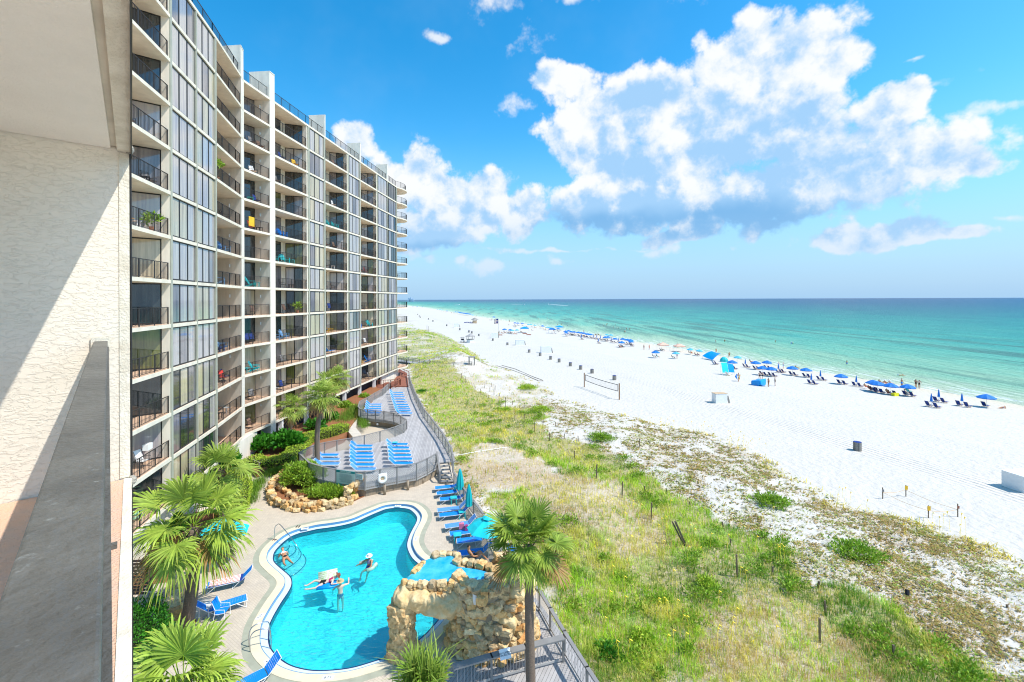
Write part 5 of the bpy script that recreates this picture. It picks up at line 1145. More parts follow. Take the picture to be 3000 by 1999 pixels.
b0 = P(650, 1560, 0); palm('palm_tree', (b0.x-.6, b0.y+1.0, 0), (b0.x-.7, b0.y+.9, 3.9), .22, 1.6, 16, 5, 'fan palm crown rising behind the large foreground palm', 30, .7, pet=.95)
palm('palm_tree', PD(530, 2035, 15.2)-Vector((.3, 0, 2.0)), PD(530, 2005, 15.2), .2, 1.35, 24, 8, 'fan palm at the bottom left edge of the frame below the big palm', 34, .7, col=(1.05, 1.1, .9), pet=.8, up=1.45)
b0 = Vector((.70, 18.0, -.1)); palm('palm_tree', b0, (.62, 18.1, 5.85), .165, 1.08, 28, 11, 'fan palm with a tall bare trunk beside the lower walkway', 32, .42, m=m_palmg, col=(1.8, 1.5, 1.2), pet=.85, low=-.45)
for i, (bx_, by_, cx_, cy_, zb, rad, lb, nf) in enumerate([(845,1307,858,1190,.6,.95,'short fan palm left of the tall palms before the building',26),(930,1366,943,1160,.95,1.15,'tallest fan palm rising through the corner of the sun deck',32),(964,1232,994,1108,.9,1.0,'fan palm behind and right of the tallest palm',24),(943,1251,955,1118,.8,1.0,'slim fan palm directly behind the tallest palm',20)]):
    b0 = P(bx_, by_, zb); u, v = ray(cx_, cy_); palm('palm_tree', b0, (u*b0.y, b0.y, HC+v*b0.y), .17 if i != 1 else .2, rad, nf, 30+i, lb, 20, .55, pet=.75, group='fan palms in front of the building')
# cycad and bottom-centre spiky palm
c = P(872, 1366, .2); root = thing('cycad', 'small cycad rosette at the lattice fence corner', 'cycad', tuple(c)); r = random.Random(3); 
for i in range(26):
    a = i*2.4; q = MB(); cols = []; el = .15+.9*(i/26); pts = [c+Vector((math.cos(a)*s*math.cos(el), math.sin(a)*s*math.cos(el), .35+math.sin(el)*s-s*s*.3)) for s in (0, .35, .7, 1.0)]
    for j in range(3):
        p_, n_ = pts[j], pts[j+1]; dd = (n_-p_).normalized(); sd_ = dd.cross(Vector((0, 0, 1))).normalized()
        for k in range(5):
            o = p_.lerp(n_, k/5)
            for s_ in (-1, 1): q.add([o, o+sd_*s_*.2+dd*.1+Vector((0, 0, .05)), o+dd*.03+sd_*s_*.01], [(0, 1, 2)]); cols += [(1, 1.2, .8, 1)]*3
    q.build('frond', m_lir, root, colors=cols)
c = P(1225, 2160, 0); cz = Vector((-2.65, 13.2, 4.15))
palm('yucca_palm', (cz.x, cz.y, 0), cz, .16, .9, 12, 51, 'spiky green palm top at the bottom centre in front of the rocks', 20, .25, m=m_palmg, low=.2, skirt=False, pet=.4, up=1.5, col=(1.6, 1.5, 1.1))
r_ = np.random.RandomState(5); n = 210; b0 = np.array([cz]*n, float)+r_.normal(0, .16, (n, 3))*np.array([1.6, 1, .3])
blades('spiky_leaves', b0, r_.uniform(.7, 1.6, n), m_palm, 9, 'upright sword-like leaves of the plant at the bottom centre', 'plant', wd=.022, lean=.45)
# ============================================================ dune vegetation (stuff)
def scatter(n, seed, ymax=330):
    r = np.random.RandomState(seed); u = r.rand(n); D = 11*(ymax/11.)**(u**1.12); ratio = r.uniform(-.60, 1.18, n); return ratio*D, D, r
m_grass = leafmat('dune_grass_blade', (.60, .70, .06), (.42, .54, .04), .3, .6)
def tufts(name, x, y, nb, hgt, spread, cols, label, seed, wd0=.010, lean=.5):
    r = np.random.RandomState(seed); n = len(x); D = y; k = np.sqrt(np.maximum(D, 14)/22.)
    X = np.repeat(x, nb); Y = np.repeat(y, nb); kk = np.repeat(k, nb); X = X+r.normal(0, 1, n*nb)*spread*kk; Y = Y+r.normal(0, 1, n*nb)*spread*kk
    ok = X > Xf(Y)+.12; X, Y, kk = X[ok], Y[ok], kk[ok]; Z = zt(X, Y)-.03; hh = np.repeat(hgt, nb)[ok]*r.uniform(.55, 1.25, len(X)); cc_ = np.repeat(cols, nb, 0)[ok]
    w_ = wd0*kk**1.5*r.uniform(.7, 1.3, len(X))
    return blades(name, np.stack([X, Y, Z], 1), hh, m_grass, seed, cols=cc_, kind='stuff', label=label, cat='grass', wd=w_, lean=lean)
x, y, r = scatter(150000, 1)
g_, s_, b2 = veg(x, y); ok = (x > Xf(y)+.2)
pick = r.rand(len(x)); G1_ = ok & (pick < g_*.85)
def palette(x, y, r, base, alt, amt=.5, s1=4.2, s2=1.4, sd=31):
    n1 = vnoise(x, y, s1, sd)*.6+vnoise(x, y, s2, sd+1)*.4; t_ = smooth(n1, .38, .66)[:, None]; c = np.array(base)*(1-t_*amt)+np.array(alt)*t_*amt
    return np.clip(c*(1+r.normal(0, .1, (len(x), 1))), 0, 3)
xx, yy = x[G1_], y[G1_]
tall = vnoise(xx, yy, 5, 41); dk = np.maximum(smooth(vnoise(xx, yy, 3.4, 43), .58, .74), smooth(vnoise(xx, yy, .9, 44), .62, .8)*.8)[:, None]
cg = palette(xx, yy, r, (.85, 1.1, .7), (1.5, 1.15, 2.6), .9); cg = cg*(1-.6*dk)*(1+dk*np.array([[-.2, .2, 0]])); gl_ = (r.rand(len(xx)) < .16)[:, None]; cg = cg*(1-gl_)+gl_*np.array([[1.6, 1.15, 3.4]])
blu = (.6*smooth(vnoise(xx, yy, 1.7, 45), .76, .86)*(yy < 32))[:, None]; cg = cg*(1-blu)+blu*np.array([[1.2, 1.3, 5.0]])
tufts('dune_grass', xx, yy, 6, .20+.26*tall+.12*(1-dk[:, 0]), .10, cg, 'green and yellow beach grass covering the dunes', 3, .0095)
x, y, r = scatter(90000, 2); g_, s_, b2 = veg(x, y); pick = r.rand(len(x)); ok = (x > Xf(y)+.2) & (pick < s_*.75)
xx, yy = x[ok], y[ok]; cs = palette(xx, yy, r, (1.5, 1.08, 3.4), (1.0, .55, 2.0), .9, sd=51)
tufts('dry_dune_grass', xx, yy, 5, .22+.30*vnoise(xx, yy, 3, 52), .13, cs, 'straw-coloured dry grass patches among the green dune grass', 4, .008, .75)
x, y, r = scatter(150000, 3, 150); g_, s_, b2 = veg(x, y); pick = r.rand(len(x)); ok = (x > Xf(y)+.2) & (pick < b2*(.4+.6*smooth(vnoise(x, y, .7, 71), .35, .65)))
xx, yy = x[ok], y[ok]; cb = palette(xx, yy, r, (.95, .55, 1.9), (.8, .85, 1.5), .8, 2.5, .8, sd=61)
edge = smooth(2.2-(Xd(yy)-xx), 0, 2)[:, None]; cb = cb*(1-edge)+edge*np.array([[1.7, 1.15, 1.2]])*(r.rand(len(xx), 1)*.5+.7)
tufts('dune_scrub', xx, yy, 4, .10+.14*vnoise(xx, yy, 1.5, 62)+.25*edge[:, 0]*(r.rand(len(xx)) < .5), .16, cb, 'brown and grey-green creeping scrub stems on the white sand', 6, .012, 1.3)
rep = np.repeat(np.arange(len(xx)), 2); X = xx[rep]+r.normal(0, .16, len(rep)); Y = yy[rep]+r.normal(0, .16, len(rep)); ok = X > Xf(Y)+.1; X, Y = X[ok], Y[ok]; kk = np.sqrt(np.maximum(Y, 14)/25.)
n = len(X); an = r.uniform(0, 6.28, n); L_ = .11*kk**1.3*r.uniform(.5, 1.4, n); dx, dy = np.cos(an)*L_, np.sin(an)*L_; Z = zt(X, Y)+r.uniform(.01, .07, n); h = r.uniform(0, .07, n)
v = np.stack([np.stack([X-dx, Y-dy, Z], 1), np.stack([X+dy*.35, Y-dx*.35, Z+h*.5], 1), np.stack([X+dx, Y+dy, Z+h], 1), np.stack([X-dy*.35, Y+dx*.35, Z+h*.5], 1)], 1).reshape(-1, 3)
cl = np.array([(.9, .50, 1.6), (.55, .42, 1.6), (.75, .8, 1.5), (1.2, .72, 2.2)])[r.randint(0, 4, n)]*r.uniform(.5, 1.0, (n, 1)); q = MB(); q.v = v.tolist(); q.f = [tuple(t_) for t_ in np.arange(4*n).reshape(-1, 4).tolist()]; q.m = [0]*n
tag(q.build('creeping_leaves', m_grass, colors=np.repeat(np.concatenate([cl, np.ones((n, 1))], 1), 4, 0)), 'low brown and grey-green leaves creeping over the sand', 'ground cover', kind='stuff')
r = np.random.RandomState(91); acc = []
while len(acc) < 85:
    xx_, yy_ = r.uniform(-6, 32), 13+62*r.rand()**1.3
    g1, s1x, b1x = veg(np.array([xx_]), np.array([yy_]))
    if g1[0] < .5 or xx_ < Xf(yy_)+.8: continue
    k_ = r.uniform(.35, 1.1); acc.append(ellshell((xx_, yy_, float(zt(xx_, yy_))+.12), (k_, k_*.9, .28), int(260*k_+60), int(r.randint(999)), .3, .45, 0))
leaves('dune_vines', np.concatenate(acc), .16, m_bleaf, None, 91, .45, .5, 'bright green leafy vines spread in patches through the dune grass', 'ground cover', 'stuff')
# tall sea oats with heads
r = np.random.RandomState(8); q = MB(); cols = []
spots = [(r.uniform(2130, 2290), r.uniform(1290, 1330)) for _ in range(46)]+[(r.uniform(2450, 2620), r.uniform(1430, 1500)) for _ in range(38)]+[(r.uniform(1900, 2100), r.uniform(1240, 1275)) for _ in range(30)]+[(r.uniform(2640, 2900), r.uniform(1520, 1600)) for _ in range(16)]+[(r.uniform(1750, 2300), r.uniform(1500, 1950)) for _ in range(60)]+[(r.uniform(1350, 1600), r.uniform(1220, 1330)) for _ in range(24)]
for px, py in spots:
    p = G(px, py); 
    if p.x > Xd(p.y)+1.0: continue
    h = r.uniform(.9, 1.35); l = r.uniform(-.1, .3); t1 = p+Vector((l*.4, 0, h*.7)); t2 = p+Vector((l*1.0-.1, 0, h)); n0 = len(q.v); q.tube([p, t1, t2], .009, 3, rr=[.009, .008, .006])
    hd = t2+Vector((.12*np.sign(l+.01), 0, -.02)); q.tube([t2-Vector((0, 0, .12)), t2+Vector((.03, 0, .04)), hd+Vector((.03, 0, -.02))], .03, 4, rr=[.012, .04, .01]); cols += [(2.2, 1.5, 2.2, 1)]*(len(q.v)-n0)
tag(q.build('sea_oats', m_grass, colors=cols), 'tall seed-headed sea oats standing along the dune edge', 'grass', kind='stuff')
# distinct bushes on the sand
for i, (px, py, rx, ry) in enumerate(BUSH):
    p = G(px, py); k_ = rx*p.y/F; sp = ellshell((p.x, p.y, p.z+.08), (k_, k_*.9, .55 if k_ > .8 else .4), int(1500*max(.5, k_)), 60+i, .45, .3, 0)
    leaves('dune_bush', sp, .22, m_bleaf if i < 3 else m_leaf, None, 60+i, .3, .7, ['bright green bush alone on the white sand, second largest', 'bright green bush on the sand lower right of the other', 'low green bush between sand and grass near the stakes', 'olive green bush near the far stakes', 'small green bush at the beach edge of the far dune'][i], 'bush')
for i, (px, py, rx) in enumerate([(1780,1925,36),(1885,1885,34),(2070,1720,26),(1480,1205,18),(1235,1150,14)]):
    p = G(px, py); k_ = rx*p.y/F; leaves('dune_shrub', ellshell((p.x, p.y, p.z+.15), (k_, k_*.9, .3), int(1500*max(.4, k_)), 80+i, .35, .4, 0), .15, m_dleaf if i in (0, 4) else m_leaf, None, 80+i, .45, .6, 'leafy shrub in the dune grass, %s counting from the left' % ordw(1+sorted([1780,1885,2070,1480,1235]).index(px)), 'bush', group='shrubs in the dune grass')
# ---- wooden stakes
m_stake = mat('weathered_stake', (.20, .15, .10), .9, .2, 5, .5, 30)
stakes = [(1150+a*.3507, 850+b*.3507, h*.3507) for a, b, h in [(575,740,45),(612,778,55),(690,845,55),(738,880,55),(806,912,38),(770,820,35),(782,785,28),(812,848,35),(825,808,34),(848,875,38),(856,835,36),(892,895,32),(883,945,28),(944,1008,112),(1002,962,35),(1057,943,30),(1022,1075,82),(1060,988,24),(1102,975,32),(1098,1125,88),(1175,1020,42),(1187,1185,80),(1226,1052,38),(1256,1135,48),(1312,1260,70),(1364,1140,35),(1434,1243,42),(1460,1200,42),(1552,1265,48),(1518,1422,80),(1704,1562,105)]]
stakes += [(1700+a*.5525, 1200+b*.5525, h*.5525) for a, b, h in [(85,367,75),(221,470,88),(377,582,88),(316,198,42),(458,448,30),(342,440,34),(580,515,26),(757,630,35),(833,888,120),(1019,882,50),(1266,948,38),(1303,1092,78),(1270,1236,130),(1662,1320,72),(2265,1052,18),(794,720,34)]]
stakes.sort(key=lambda s: s[0]); nS = len(stakes)
for i, (px, py, h) in enumerate(stakes):
    p = G(px, py); hh = h*p.y/F; t_ = rg.uniform(-.06, .06); q = MB(); q.beam(p-Vector((0, 0, .2)), p+Vector((t_, 0, hh)), .075, .075)
    tag(q.build('dune_stake', m_stake), '%s brown wooden stake in the dunes, counting from the left' % ordw(i+1), 'stake', 'wooden stakes marking the dune edge')
p = G(2014, 1600); q = MB(); q.beam(p-Vector((0, 0, .2)), p+Vector((-.75, .15, 1.55)), .13, .13); q.beam(p+Vector((-.1, .1, -.2)), p+Vector((-.92, .2, 1.5)), .12, .1); tag(q.build('leaning_post', m_stake), 'pair of thick leaning grey posts in the green grass', 'post')
p = G(2658, 1746); q = MB(); q.tube([p+Vector((0, 0, .05)), p+Vector((.08, .1, .28))], .1, 8); q.beam(p+Vector((.1, .3, .1)), p+Vector((0, .45, .35)), .03, .03); tag(q.build('driftwood', m_black), 'small dark stump on the sand right of the green strip', 'driftwood')
# nest enclosure
for i, (px, py, ph) in enumerate([(2586,1462,.95),(2654,1455,.95),(2806,1515,1.),(2720,1518,.95)]):
    p = G(px, py); lb = ['leftmost stake of the taped nest square, grey tag', 'back stake of the taped nest square, yellow sign and green tag', 'rightmost stake of the taped nest square, orange tag', 'front stake of the taped nest square, yellow sign'][i]
    r_ = thing('nest_stake', lb, 'stake', tuple(p), group='stakes round the taped nest square'); q = MB(); q.beam(p-Vector((0, 0, .2)), p+Vector((0, 0, ph)), .05, .05); q.build('stake', m_stake, r_)
    if i in (1, 3): q = MB(); q.box(p+Vector((0, -.05, ph-.2)), (.24, .02, .32)); q.build('sign_plate', m_yellow, r_)
    else: q = MB(); q.box(p+Vector((0, -.05, ph-.25)), (.16, .02, .2)); q.build('tag', m_grey if i == 0 else m_red, r_)
N4 = [G(2586,1462), G(2654,1455), G(2806,1515), G(2720,1518)]; q = MB()
for i in range(4):
    a, b_ = N4[i]+Vector((0, 0, .55)), N4[(i+1) % 4]+Vector((0, 0, .55)); q.tube(open_spline([a, (a+b_)/2-Vector((0, 0, .12)), b_], 5), .012, 4)
tag(q.build('barrier_tape', mat('orange_tape', (.75, .42, .12), .6)), 'orange tape strung between the nest stakes', 'tape')
# rope on the sand, hose
for nm, l, lb, m in (('rope', [(1455,1072),(1475,1078),(1500,1085),(1540,1100),(1578,1117),(1592,1117)], 'grey rope lying along the dune toe', m_stake), ('rope', [(1470,1071),(1510,1082),(1560,1104),(1590,1115)], 'second thin rope lying beside the first on the sand', m_stake), ('garden_hose', [(1330,1338),(1380,1328),(1430,1320),(1485,1312)], 'pale hose lying across the bare dune patch', m_white)):
    q = MB(); q.tube([G(x, y)+Vector((0, 0, .05)) for x, y in l], .05, 5); tag(q.build(nm, m), lb, nm.split('_')[-1])
# far dune walkover
wkp = [G(1165, 1062), G(1260, 1064), G(1330, 1066), G(1382, 1070)]
root = thing('dune_walkover', 'grey wooden walkover crossing the dunes to the beach behind the tower', 'boardwalk', tuple(wkp[0])); q = MB()
for i in range(3):
    a, b_ = wkp[i], wkp[i+1]; z_ = .15; a = Vector((a.x, a.y, z_)); b_ = Vector((b_.x, b_.y, z_)); q.beam(a, b_, 1.6, .12)
q.build('deck', m_lat, root)
for s_ in (-.8, .8):
    q = MB()
    for i in range(3):
        a, b_ = (Vector((w_.x, w_.y+s_, .15)) for w_ in (wkp[i], wkp[i+1])); q.beam(a+Vector((0, 0, .95)), b_+Vector((0, 0, .95)), .1, .06); q.beam(a+Vector((0, 0, .5)), b_+Vector((0, 0, .5)), .05, .1)
        n_ = max(1, int((b_-a).length/2.2))
        for j in range(n_+1): c = a.lerp(b_, j/n_); q.beam(c-Vector((0, 0, 1.3)), c+Vector((0, 0, 1.)), .1, .1)
    q.build('handrail', m_woodg, root)
p = wkp[-1]; q = MB()
for dx, dy in ((-.6, -.8), (.6, -.8), (-.6, .8), (.6, .8)): q.beam(Vector((p.x+dx, p.y+dy, -1.2)), Vector((p.x+dx, p.y+dy, 2.2)), .12, .12)
q.beam(Vector((p.x-.8, p.y, 2.3)), Vector((p.x+.8, p.y, 2.3)), 2., .1); q.build('arbor', m_woodg, root)
for i, (px, py) in enumerate([(1407, 1065), (1251, 972), (1256, 975)]):
    p = G(px, py); q = MB(); q.beam(p, p+Vector((0, 0, 1.8 if i == 0 else 3.)), .12, .12); tag(q.build('sign_post', m_white if i == 0 else m_stake), ['white post at the beach end of the walkover', 'left dark post on the far dune crest', 'right dark post on the far dune crest'][i], 'post')
# ============================================================ furniture templates (built at the origin, copied, then removed)
def lounger(tq=m_blue):
    r = thing('sun_lounger', 'x', 'sun lounger'); q = MB()
    for s in (-.3, .3):
        q.tube([(-.62, s, .36), (.0, s, .34), (1.02, s, .33)], .016, 5); q.tube([(-.62, s, .36), (-1.12, s, .84)], .016, 5)
    q.tube([(-1.12, -.3, .84), (-1.12, .3, .84)], .016, 5); q.tube([(1.02, -.3, .33), (1.02, .3, .33)], .016, 5); q.build('frame', m_white, r)
    for x0, x1 in ((.55, .98), (-.55, -.2)):
        q = MB(); q.tube([(x0, -.3, .33), (x1, -.31, .02), (x1, .31, .02), (x0, .3, .33)], .016, 5); q.build('leg', m_white, r)
    q = MB()
    for i in range(24): q.box((-.58+i*.067, 0, .365-.001*i), (.063, .6, .008))
    q.build('seat', tq, r); q = MB()
    for i in range(9): t = (i+.6)/9.2; q.box((-.64-.48*t, 0, .38+.46*t), (.062, .6, .008), M=Matrix.Rotation(R(43), 3, 'Y'))
    q.build('backrest', tq, r); return r
def adir(m=m_turq):
    r = thing('adirondack_chair', 'x', 'chair'); q = MB()
    for i in range(7): s = (i-3)*.085; q.beam((-.22-.0, s, .33), (-.55+.0*abs(s), s*1.25, 1.05-.9*s*s*2.2), .072, .02)
    q.build('backrest', m, r); q = MB()
    for i in range(6): q.box((.28-i*.09, 0, .37-.012*i), (.08, .52, .02), M=Matrix.Rotation(R(-10), 3, 'Y'))
    q.build('seat', m, r)
    for s in (-.33, .33):
        q = MB(); q.beam((.34, s, 0), (.34, s, .58), .09, .03); q.beam((.36, s*.95, .33), (-.5, s*.9, .04), .03, .12); q.build('leg', m, r)
        q = MB(); q.box((-.02, s, .6), (.8, .13, .025)); q.build('armrest', m, r)
    return r
def pchair(m=m_grey):
    r = thing('patio_chair', 'x', 'chair'); q = MB()
    for s in (-.28, .28):
        q.tube([(.26, s, 0), (.24, s, .6), (-.2, s, .62), (-.36, s, 1.0)], .016, 4); q.tube([(-.2, s, .62), (-.3, s, 0)], .016, 4); q.tube([(.25, s, .42), (-.22, s, .38)], .014, 4)
    q.build('frame', m_black if m in (m_grey, m_brown, m_navy) else m_white, r); q = MB(); q.quad((.25, -.27, .43), (.25, .27, .43), (-.22, .27, .38), (-.22, -.27, .38)); q.quad((.25, -.27, .41), (-.22, -.27, .36), (-.22, .27, .36), (.25, .27, .41)); q.build('seat', m, r)
    q = MB(); q.box((-.30, 0, .72), (.02, .54, .62), M=Matrix.Rotation(R(-17), 3, 'Y')); q.build('backrest', m, r); return r
def table(m=m_turq, h=.5, w_=.5, top=None, rnd_=False):
    r = thing('side_table', 'x', 'table'); q = MB()
    if rnd_: q.tube([(0, 0, h-.03), (0, 0, h)], w_/2, 14)
    else:
        for i in range(4): q.box((0, (i-1.5)*w_/4, h-.012), (w_, w_/4-.01, .024))
    q.build('tabletop', m, r)
    for sx in (-1, 1):
        for sy in (-1, 1): q = MB(); q.beam((sx*w_*.38, sy*w_*.38, 0), (sx*w_*.38, sy*w_*.38, h-.03), .05, .05); q.build('leg', top or m, r)
    return r
def umbrella(m, rad=1.2, h=2.15, closed=False, n=8, pole=m_white, val=.12, vent=False):
    r = thing('closed_umbrella' if closed else 'open_umbrella', 'x', 'umbrella'); q = MB(); q.tube([(0, 0, -.1), (0, 0, h+.03)], .022, 6); q.build('pole', pole, r); q = MB()
    if closed:
        k = rad; rings = [(h+.05, .02), (h-.12, .055*k), (h-.5, .10*k), (h-.9, .135*k), (h-1.15*min(1.2, k), .15*k), (h-1.25*min(1.2, k), .165*k)]; N_ = 16
        for z, rr_ in rings:
            for i in range(N_): a = 2*math.pi*i/N_; x_ = rr_*(1+.22*(i % 2)); q.v.append((x_*math.cos(a), x_*math.sin(a), z))
        for j in range(len(rings)-1):
            for i in range(N_): q.f.append((j*N_+i, j*N_+(i+1) % N_, (j+1)*N_+(i+1) % N_, (j+1)*N_+i)); q.m.append(0)
        q.build('canopy', m, r)
    else:
        prof = [(0, h), (rad*.33, h-.10*rad), (rad*.68, h-.26*rad), (rad, h-.46*rad), (rad*.985, h-.46*rad-val)]
        for pr, pz in prof:
            for i in range(n*2): a = math.pi*i/n; k = 1 if i % 2 == 0 else math.cos(math.pi/n)*.985; q.v.append((pr*k*math.cos(a), pr*k*math.sin(a), pz-(0 if i % 2 == 0 else .02*pr)))
        N_ = n*2
        for j in range(4):
            for i in range(N_): q.f.append((j*N_+i, (j+1)*N_+i, (j+1)*N_+(i+1) % N_, j*N_+(i+1) % N_)); q.m.append(0)
        q.build('canopy', m, r)
        if vent:
            q = MB(); q.tube([(0, 0, h-.02), (0, 0, h+.06), (0, 0, h+.12)], .2, n, rr=[rad*.30, rad*.2, .03]); q.build('vent_cap', m, r)
            q = MB()
            for i in range(n): a = 2*math.pi*i/n; q.tube([(0, 0, h-.1), (rad*.97*math.cos(a), rad*.97*math.sin(a), h-.50*rad)], .01, 4)
            q.build('ribs', pole, r)
    return r
def bchair():
    r = thing('beach_chair', 'x', 'beach chair'); q = MB()
    for s in (-.27, .27): q.beam((-.45, s, .02), (.85, s, .24), .03, .05); q.beam((.3, s, .02), (-.25, s, .36), .03, .045); q.beam((-.1, s, .22), (-.62, s, .92), .03, .05); q.beam((-.35, s, .42), (.25, s, .40), .05, .03)
    q.build('frame', m_woodl, r); q = MB(); q.box((.3, 0, .2), (.72, .5, .03), M=Matrix.Rotation(R(-6), 3, 'Y')); q.build('seat', m_navy, r)
    q = MB(); q.box((-.34, 0, .57), (.05, .52, .86), M=Matrix.Rotation(R(-36), 3, 'Y')); q.build('backrest', m_navy, r); return r
T_L, T_A, T_C, T_T, T_BC = lounger(), adir(), pchair(), table(), bchair()
T_UO, T_UC = umbrella(m_umb, 1.25, 2.2), umbrella(m_umb, 1.0, 2.2, True)
# ---- sun loungers
bm_pale = mat('sun_faded_blue_strap', (.09, .32, .75), .5, .1, 4)
def place_l(px, py, rz, label, grp, z=0., sc=1.0, mats=None, dx=.2):
    p = P(px, py, z+.36); f = Vector((math.cos(rz), math.sin(rz), 0))*dx*sc
    return dup(T_L, (p.x-f.x, p.y-f.y, z), rz, label, grp, sc, mats)
c_ = lambda l: [(700+x*K, 1050+y*K) for x, y in l]
for nm, l, wh in (('right row, lower sun deck', c_([(1230,655),(1240,683),(1247,710),(1252,740),(1258,768),(1262,800)]), 'right'), ('middle row, lower sun deck', c_([(960,668),(955,695),(960,728),(962,752),(962,780),(966,812),(975,845)]), 'mid'), ('left row by the tall palm', c_([(695,737),(702,771),(697,805)]), 'left'),
                  ('long row, upper sun deck', [(1000+x*.1786, 1120+y*.1786) for x, y in [(930,168),(937,205),(950,238),(965,280),(982,325),(1000,368),(1015,400),(1030,435),(1036,465),(1060,505)]], 'u'), ('short row, upper sun deck', [(1000+x*.1786, 1120+y*.1786) for x, y in [(565,360),(562,397),(558,432),(560,465),(545,500)]], 'ul')):
    for i, (x, y) in enumerate(l):
        place_l(x, y, .03+rg.uniform(-.03, .03), 'blue lounger, %s from the far end, %s' % (ordw(i+1), nm), 'loungers on the sun deck', DZ, .98, {'blue_vinyl_strap': bm_pale} if (wh == 'left' and i > 0) or (wh == 'mid' and i == 6) else None)
for i, (x, y, pale) in enumerate([(245,240,0),(275,320,0),(330,412,0),(300,577,1),(332,652,0),(430,815,1),(510,930,0),(625,1045,0),(640,1232,0)]):
    place_l(1260+x*.1913, 1380+y*.1913, math.pi+.22+rg.uniform(-.05, .05), 'blue strap lounger, %s from the stairs in the poolside row' % ordw(i+1), 'loungers along the pool fence', 0, .98, {'blue_vinyl_strap': bm_pale} if pale else None, .1)
place_l(1478, 1652, math.pi+1.2, 'blue lounger half hidden behind the palm and rock waterfall', 'loungers along the pool fence')
st_m = mat('red_white_striped_towel', (.82, .74, .72), .9, 0, 1)
t, b = nodes_of(st_m); wv = nn(t, 'ShaderNodeTexWave', wave_type='BANDS', bands_direction='X'); wv.inputs['Scale'].default_value = 5.2; wv.inputs['Distortion'].default_value = .6; cr = nn(t, 'ShaderNodeValToRGB'); cr.color_ramp.interpolation = 'CONSTANT'; cr.color_ramp.elements[0].color = (.80, .20, .17, 1); cr.color_ramp.elements[1].position = .45; cr.color_ramp.elements[1].color = (.85, .82, .78, 1)
tcn = nn(t, 'ShaderNodeTexCoord'); t.links.new(tcn.outputs['Object'], wv.inputs[0]); t.links.new(wv.outputs[0], cr.inputs[0]); t.links.new(cr.outputs[0], b.inputs['Base Color'])
l1 = place_l(657, 1704, .42+math.pi, 'lounger covered by a red and white striped towel left of the pool', 'loungers left of the pool'); l2 = place_l(668, 1766, .60, 'empty blue lounger with raised back left of the pool', 'loungers left of the pool'); place_l(712, 2003, .75+math.pi, 'blue lounger cut by the bottom edge of the frame', 'loungers left of the pool')
q = MB(); q.box((.1, 0, 0), (1.35, .62, .02)); q.box((-.62, 0, .0), (.12, .62, .022)); tw = q.build('beach_towel', st_m); tw.location = l1.location+Vector((-.1, -.03, .395)); tw.rotation_euler = (0, 0, .42+math.pi); tag(tw, 'red and white striped towel laid over a lounger', 'towel')
q = MB(); q.box((0, 0, 0), (.22, .63, .03)); tw = q.build('folded_towel', m_navy); tw.location = l1.location+Vector((.62, .25, .40)); tw.rotation_euler = (0, 0, .42); tag(tw, 'navy towel end folded at the head of the striped lounger', 'towel')
p = P(651, 1812, .0); dup(T_C, (p.x, p.y, 0), .1, 'low blue strap chair with turquoise headrest beside the empty lounger', 'chairs left of the pool', .95, {'grey_sling_fabric': m_blue, 'black_plastic': m_white})
T_TR = table(m_white, .45, .62, rnd_=True); p = P(607, 1800, 0); T_TR.location = (p.x, p.y, 0); tag(T_TR, 'round white side table behind the blue strap chair', 'table')
for px, py, lb in ((1339,1450,'teal side table between the second and third poolside loungers'),(1329,1478,'teal side table after the third poolside lounger'),(1354,1520,'teal side table under the second closed umbrella'),(1340,1590,'teal side table left of the eighth poolside lounger'),):
    p = P(px, py-2, .0); dup(T_T, (p.x, p.y, 0), .2, lb, 'teal side tables')
p = P(1157, 1302, DZ+.3); dup(T_T, (p.x, p.y, DZ), .1, 'teal side table at the far end of the right lounger row on the sun deck', 'teal side tables')
for px, py, D_, z_ in ():
    pass
u1 = umbrella(m_teal, 1.7, 2.45, True); u1.location = P(1348, 1468, 0); tag(u1, 'closed teal umbrella nearest the deck stairs', 'umbrella')
u2 = umbrella(m_teal, 1.45, 2.35, True, pole=m_woodl); u2.location = P(1374, 1516, 0); tag(u2, 'closed teal umbrella on a wooden pole, nearer the open one', 'umbrella')
u3 = umbrella(m_cyan, 1.32, 2.5, val=.02, vent=True); p = P(1432, 1638, 0); u3.location = p; tag(u3, 'open turquoise umbrella beside the palm on the right', 'umbrella')
u4 = umbrella(m_cyan, 1.5, 2.5, val=.02, vent=True); p = P(648, 1655, 0); u4.location = p; tag(u4, 'open turquoise umbrella behind the big foreground palm', 'umbrella')
bg_ = MB(); p = P(1352, 1548, .4); bg_.box(p+Vector((0, 0, .16)), (.32, .2, .34), .2); bg_.tube([p+Vector((-.1, 0, .33)), p+Vector((0, 0, .5)), p+Vector((.1, 0, .33))], .012, 5); tag(bg_.build('tote_bag', mat('pink_bag', (.75, .20, .30), .7)), 'pink tote bag on a poolside lounger', 'bag')
bg_ = MB(); p = P(1358, 1552, .4); bg_.box(p+Vector((.18, 0, .14)), (.2, .2, .32), .3); tag(bg_.build('tote_bag', mat('purple_bag', (.35, .06, .22), .7)), 'purple bag beside the pink tote bag', 'bag')
for px, py, m_, lb in ((495,1587,m_black,'pair of dark flip-flops on the pool coping'),(806,1582,m_red,'pink sandals at the foot of the step rail')):
    p = P(845 if m_ == m_black else 800, 1541 if m_ == m_black else 1586, .01) if True else 0
    p = P(873, 1543, .03) if m_ == m_black else P(803, 1583, .01); q = MB()
    for s in (-.08, .08): q.tube([p+Vector((s, -.13, .01)), p+Vector((s, .13, .01))], .045, 6, rr=[.035, .05])
    q.v = [(a, b__, p.z+(c-p.z)*.3) for a, b__, c in q.v]; tag(q.build('sandals', m_), lb, 'sandals')
# small fittings that say people use the place
p = P(590, 1745, 0); 
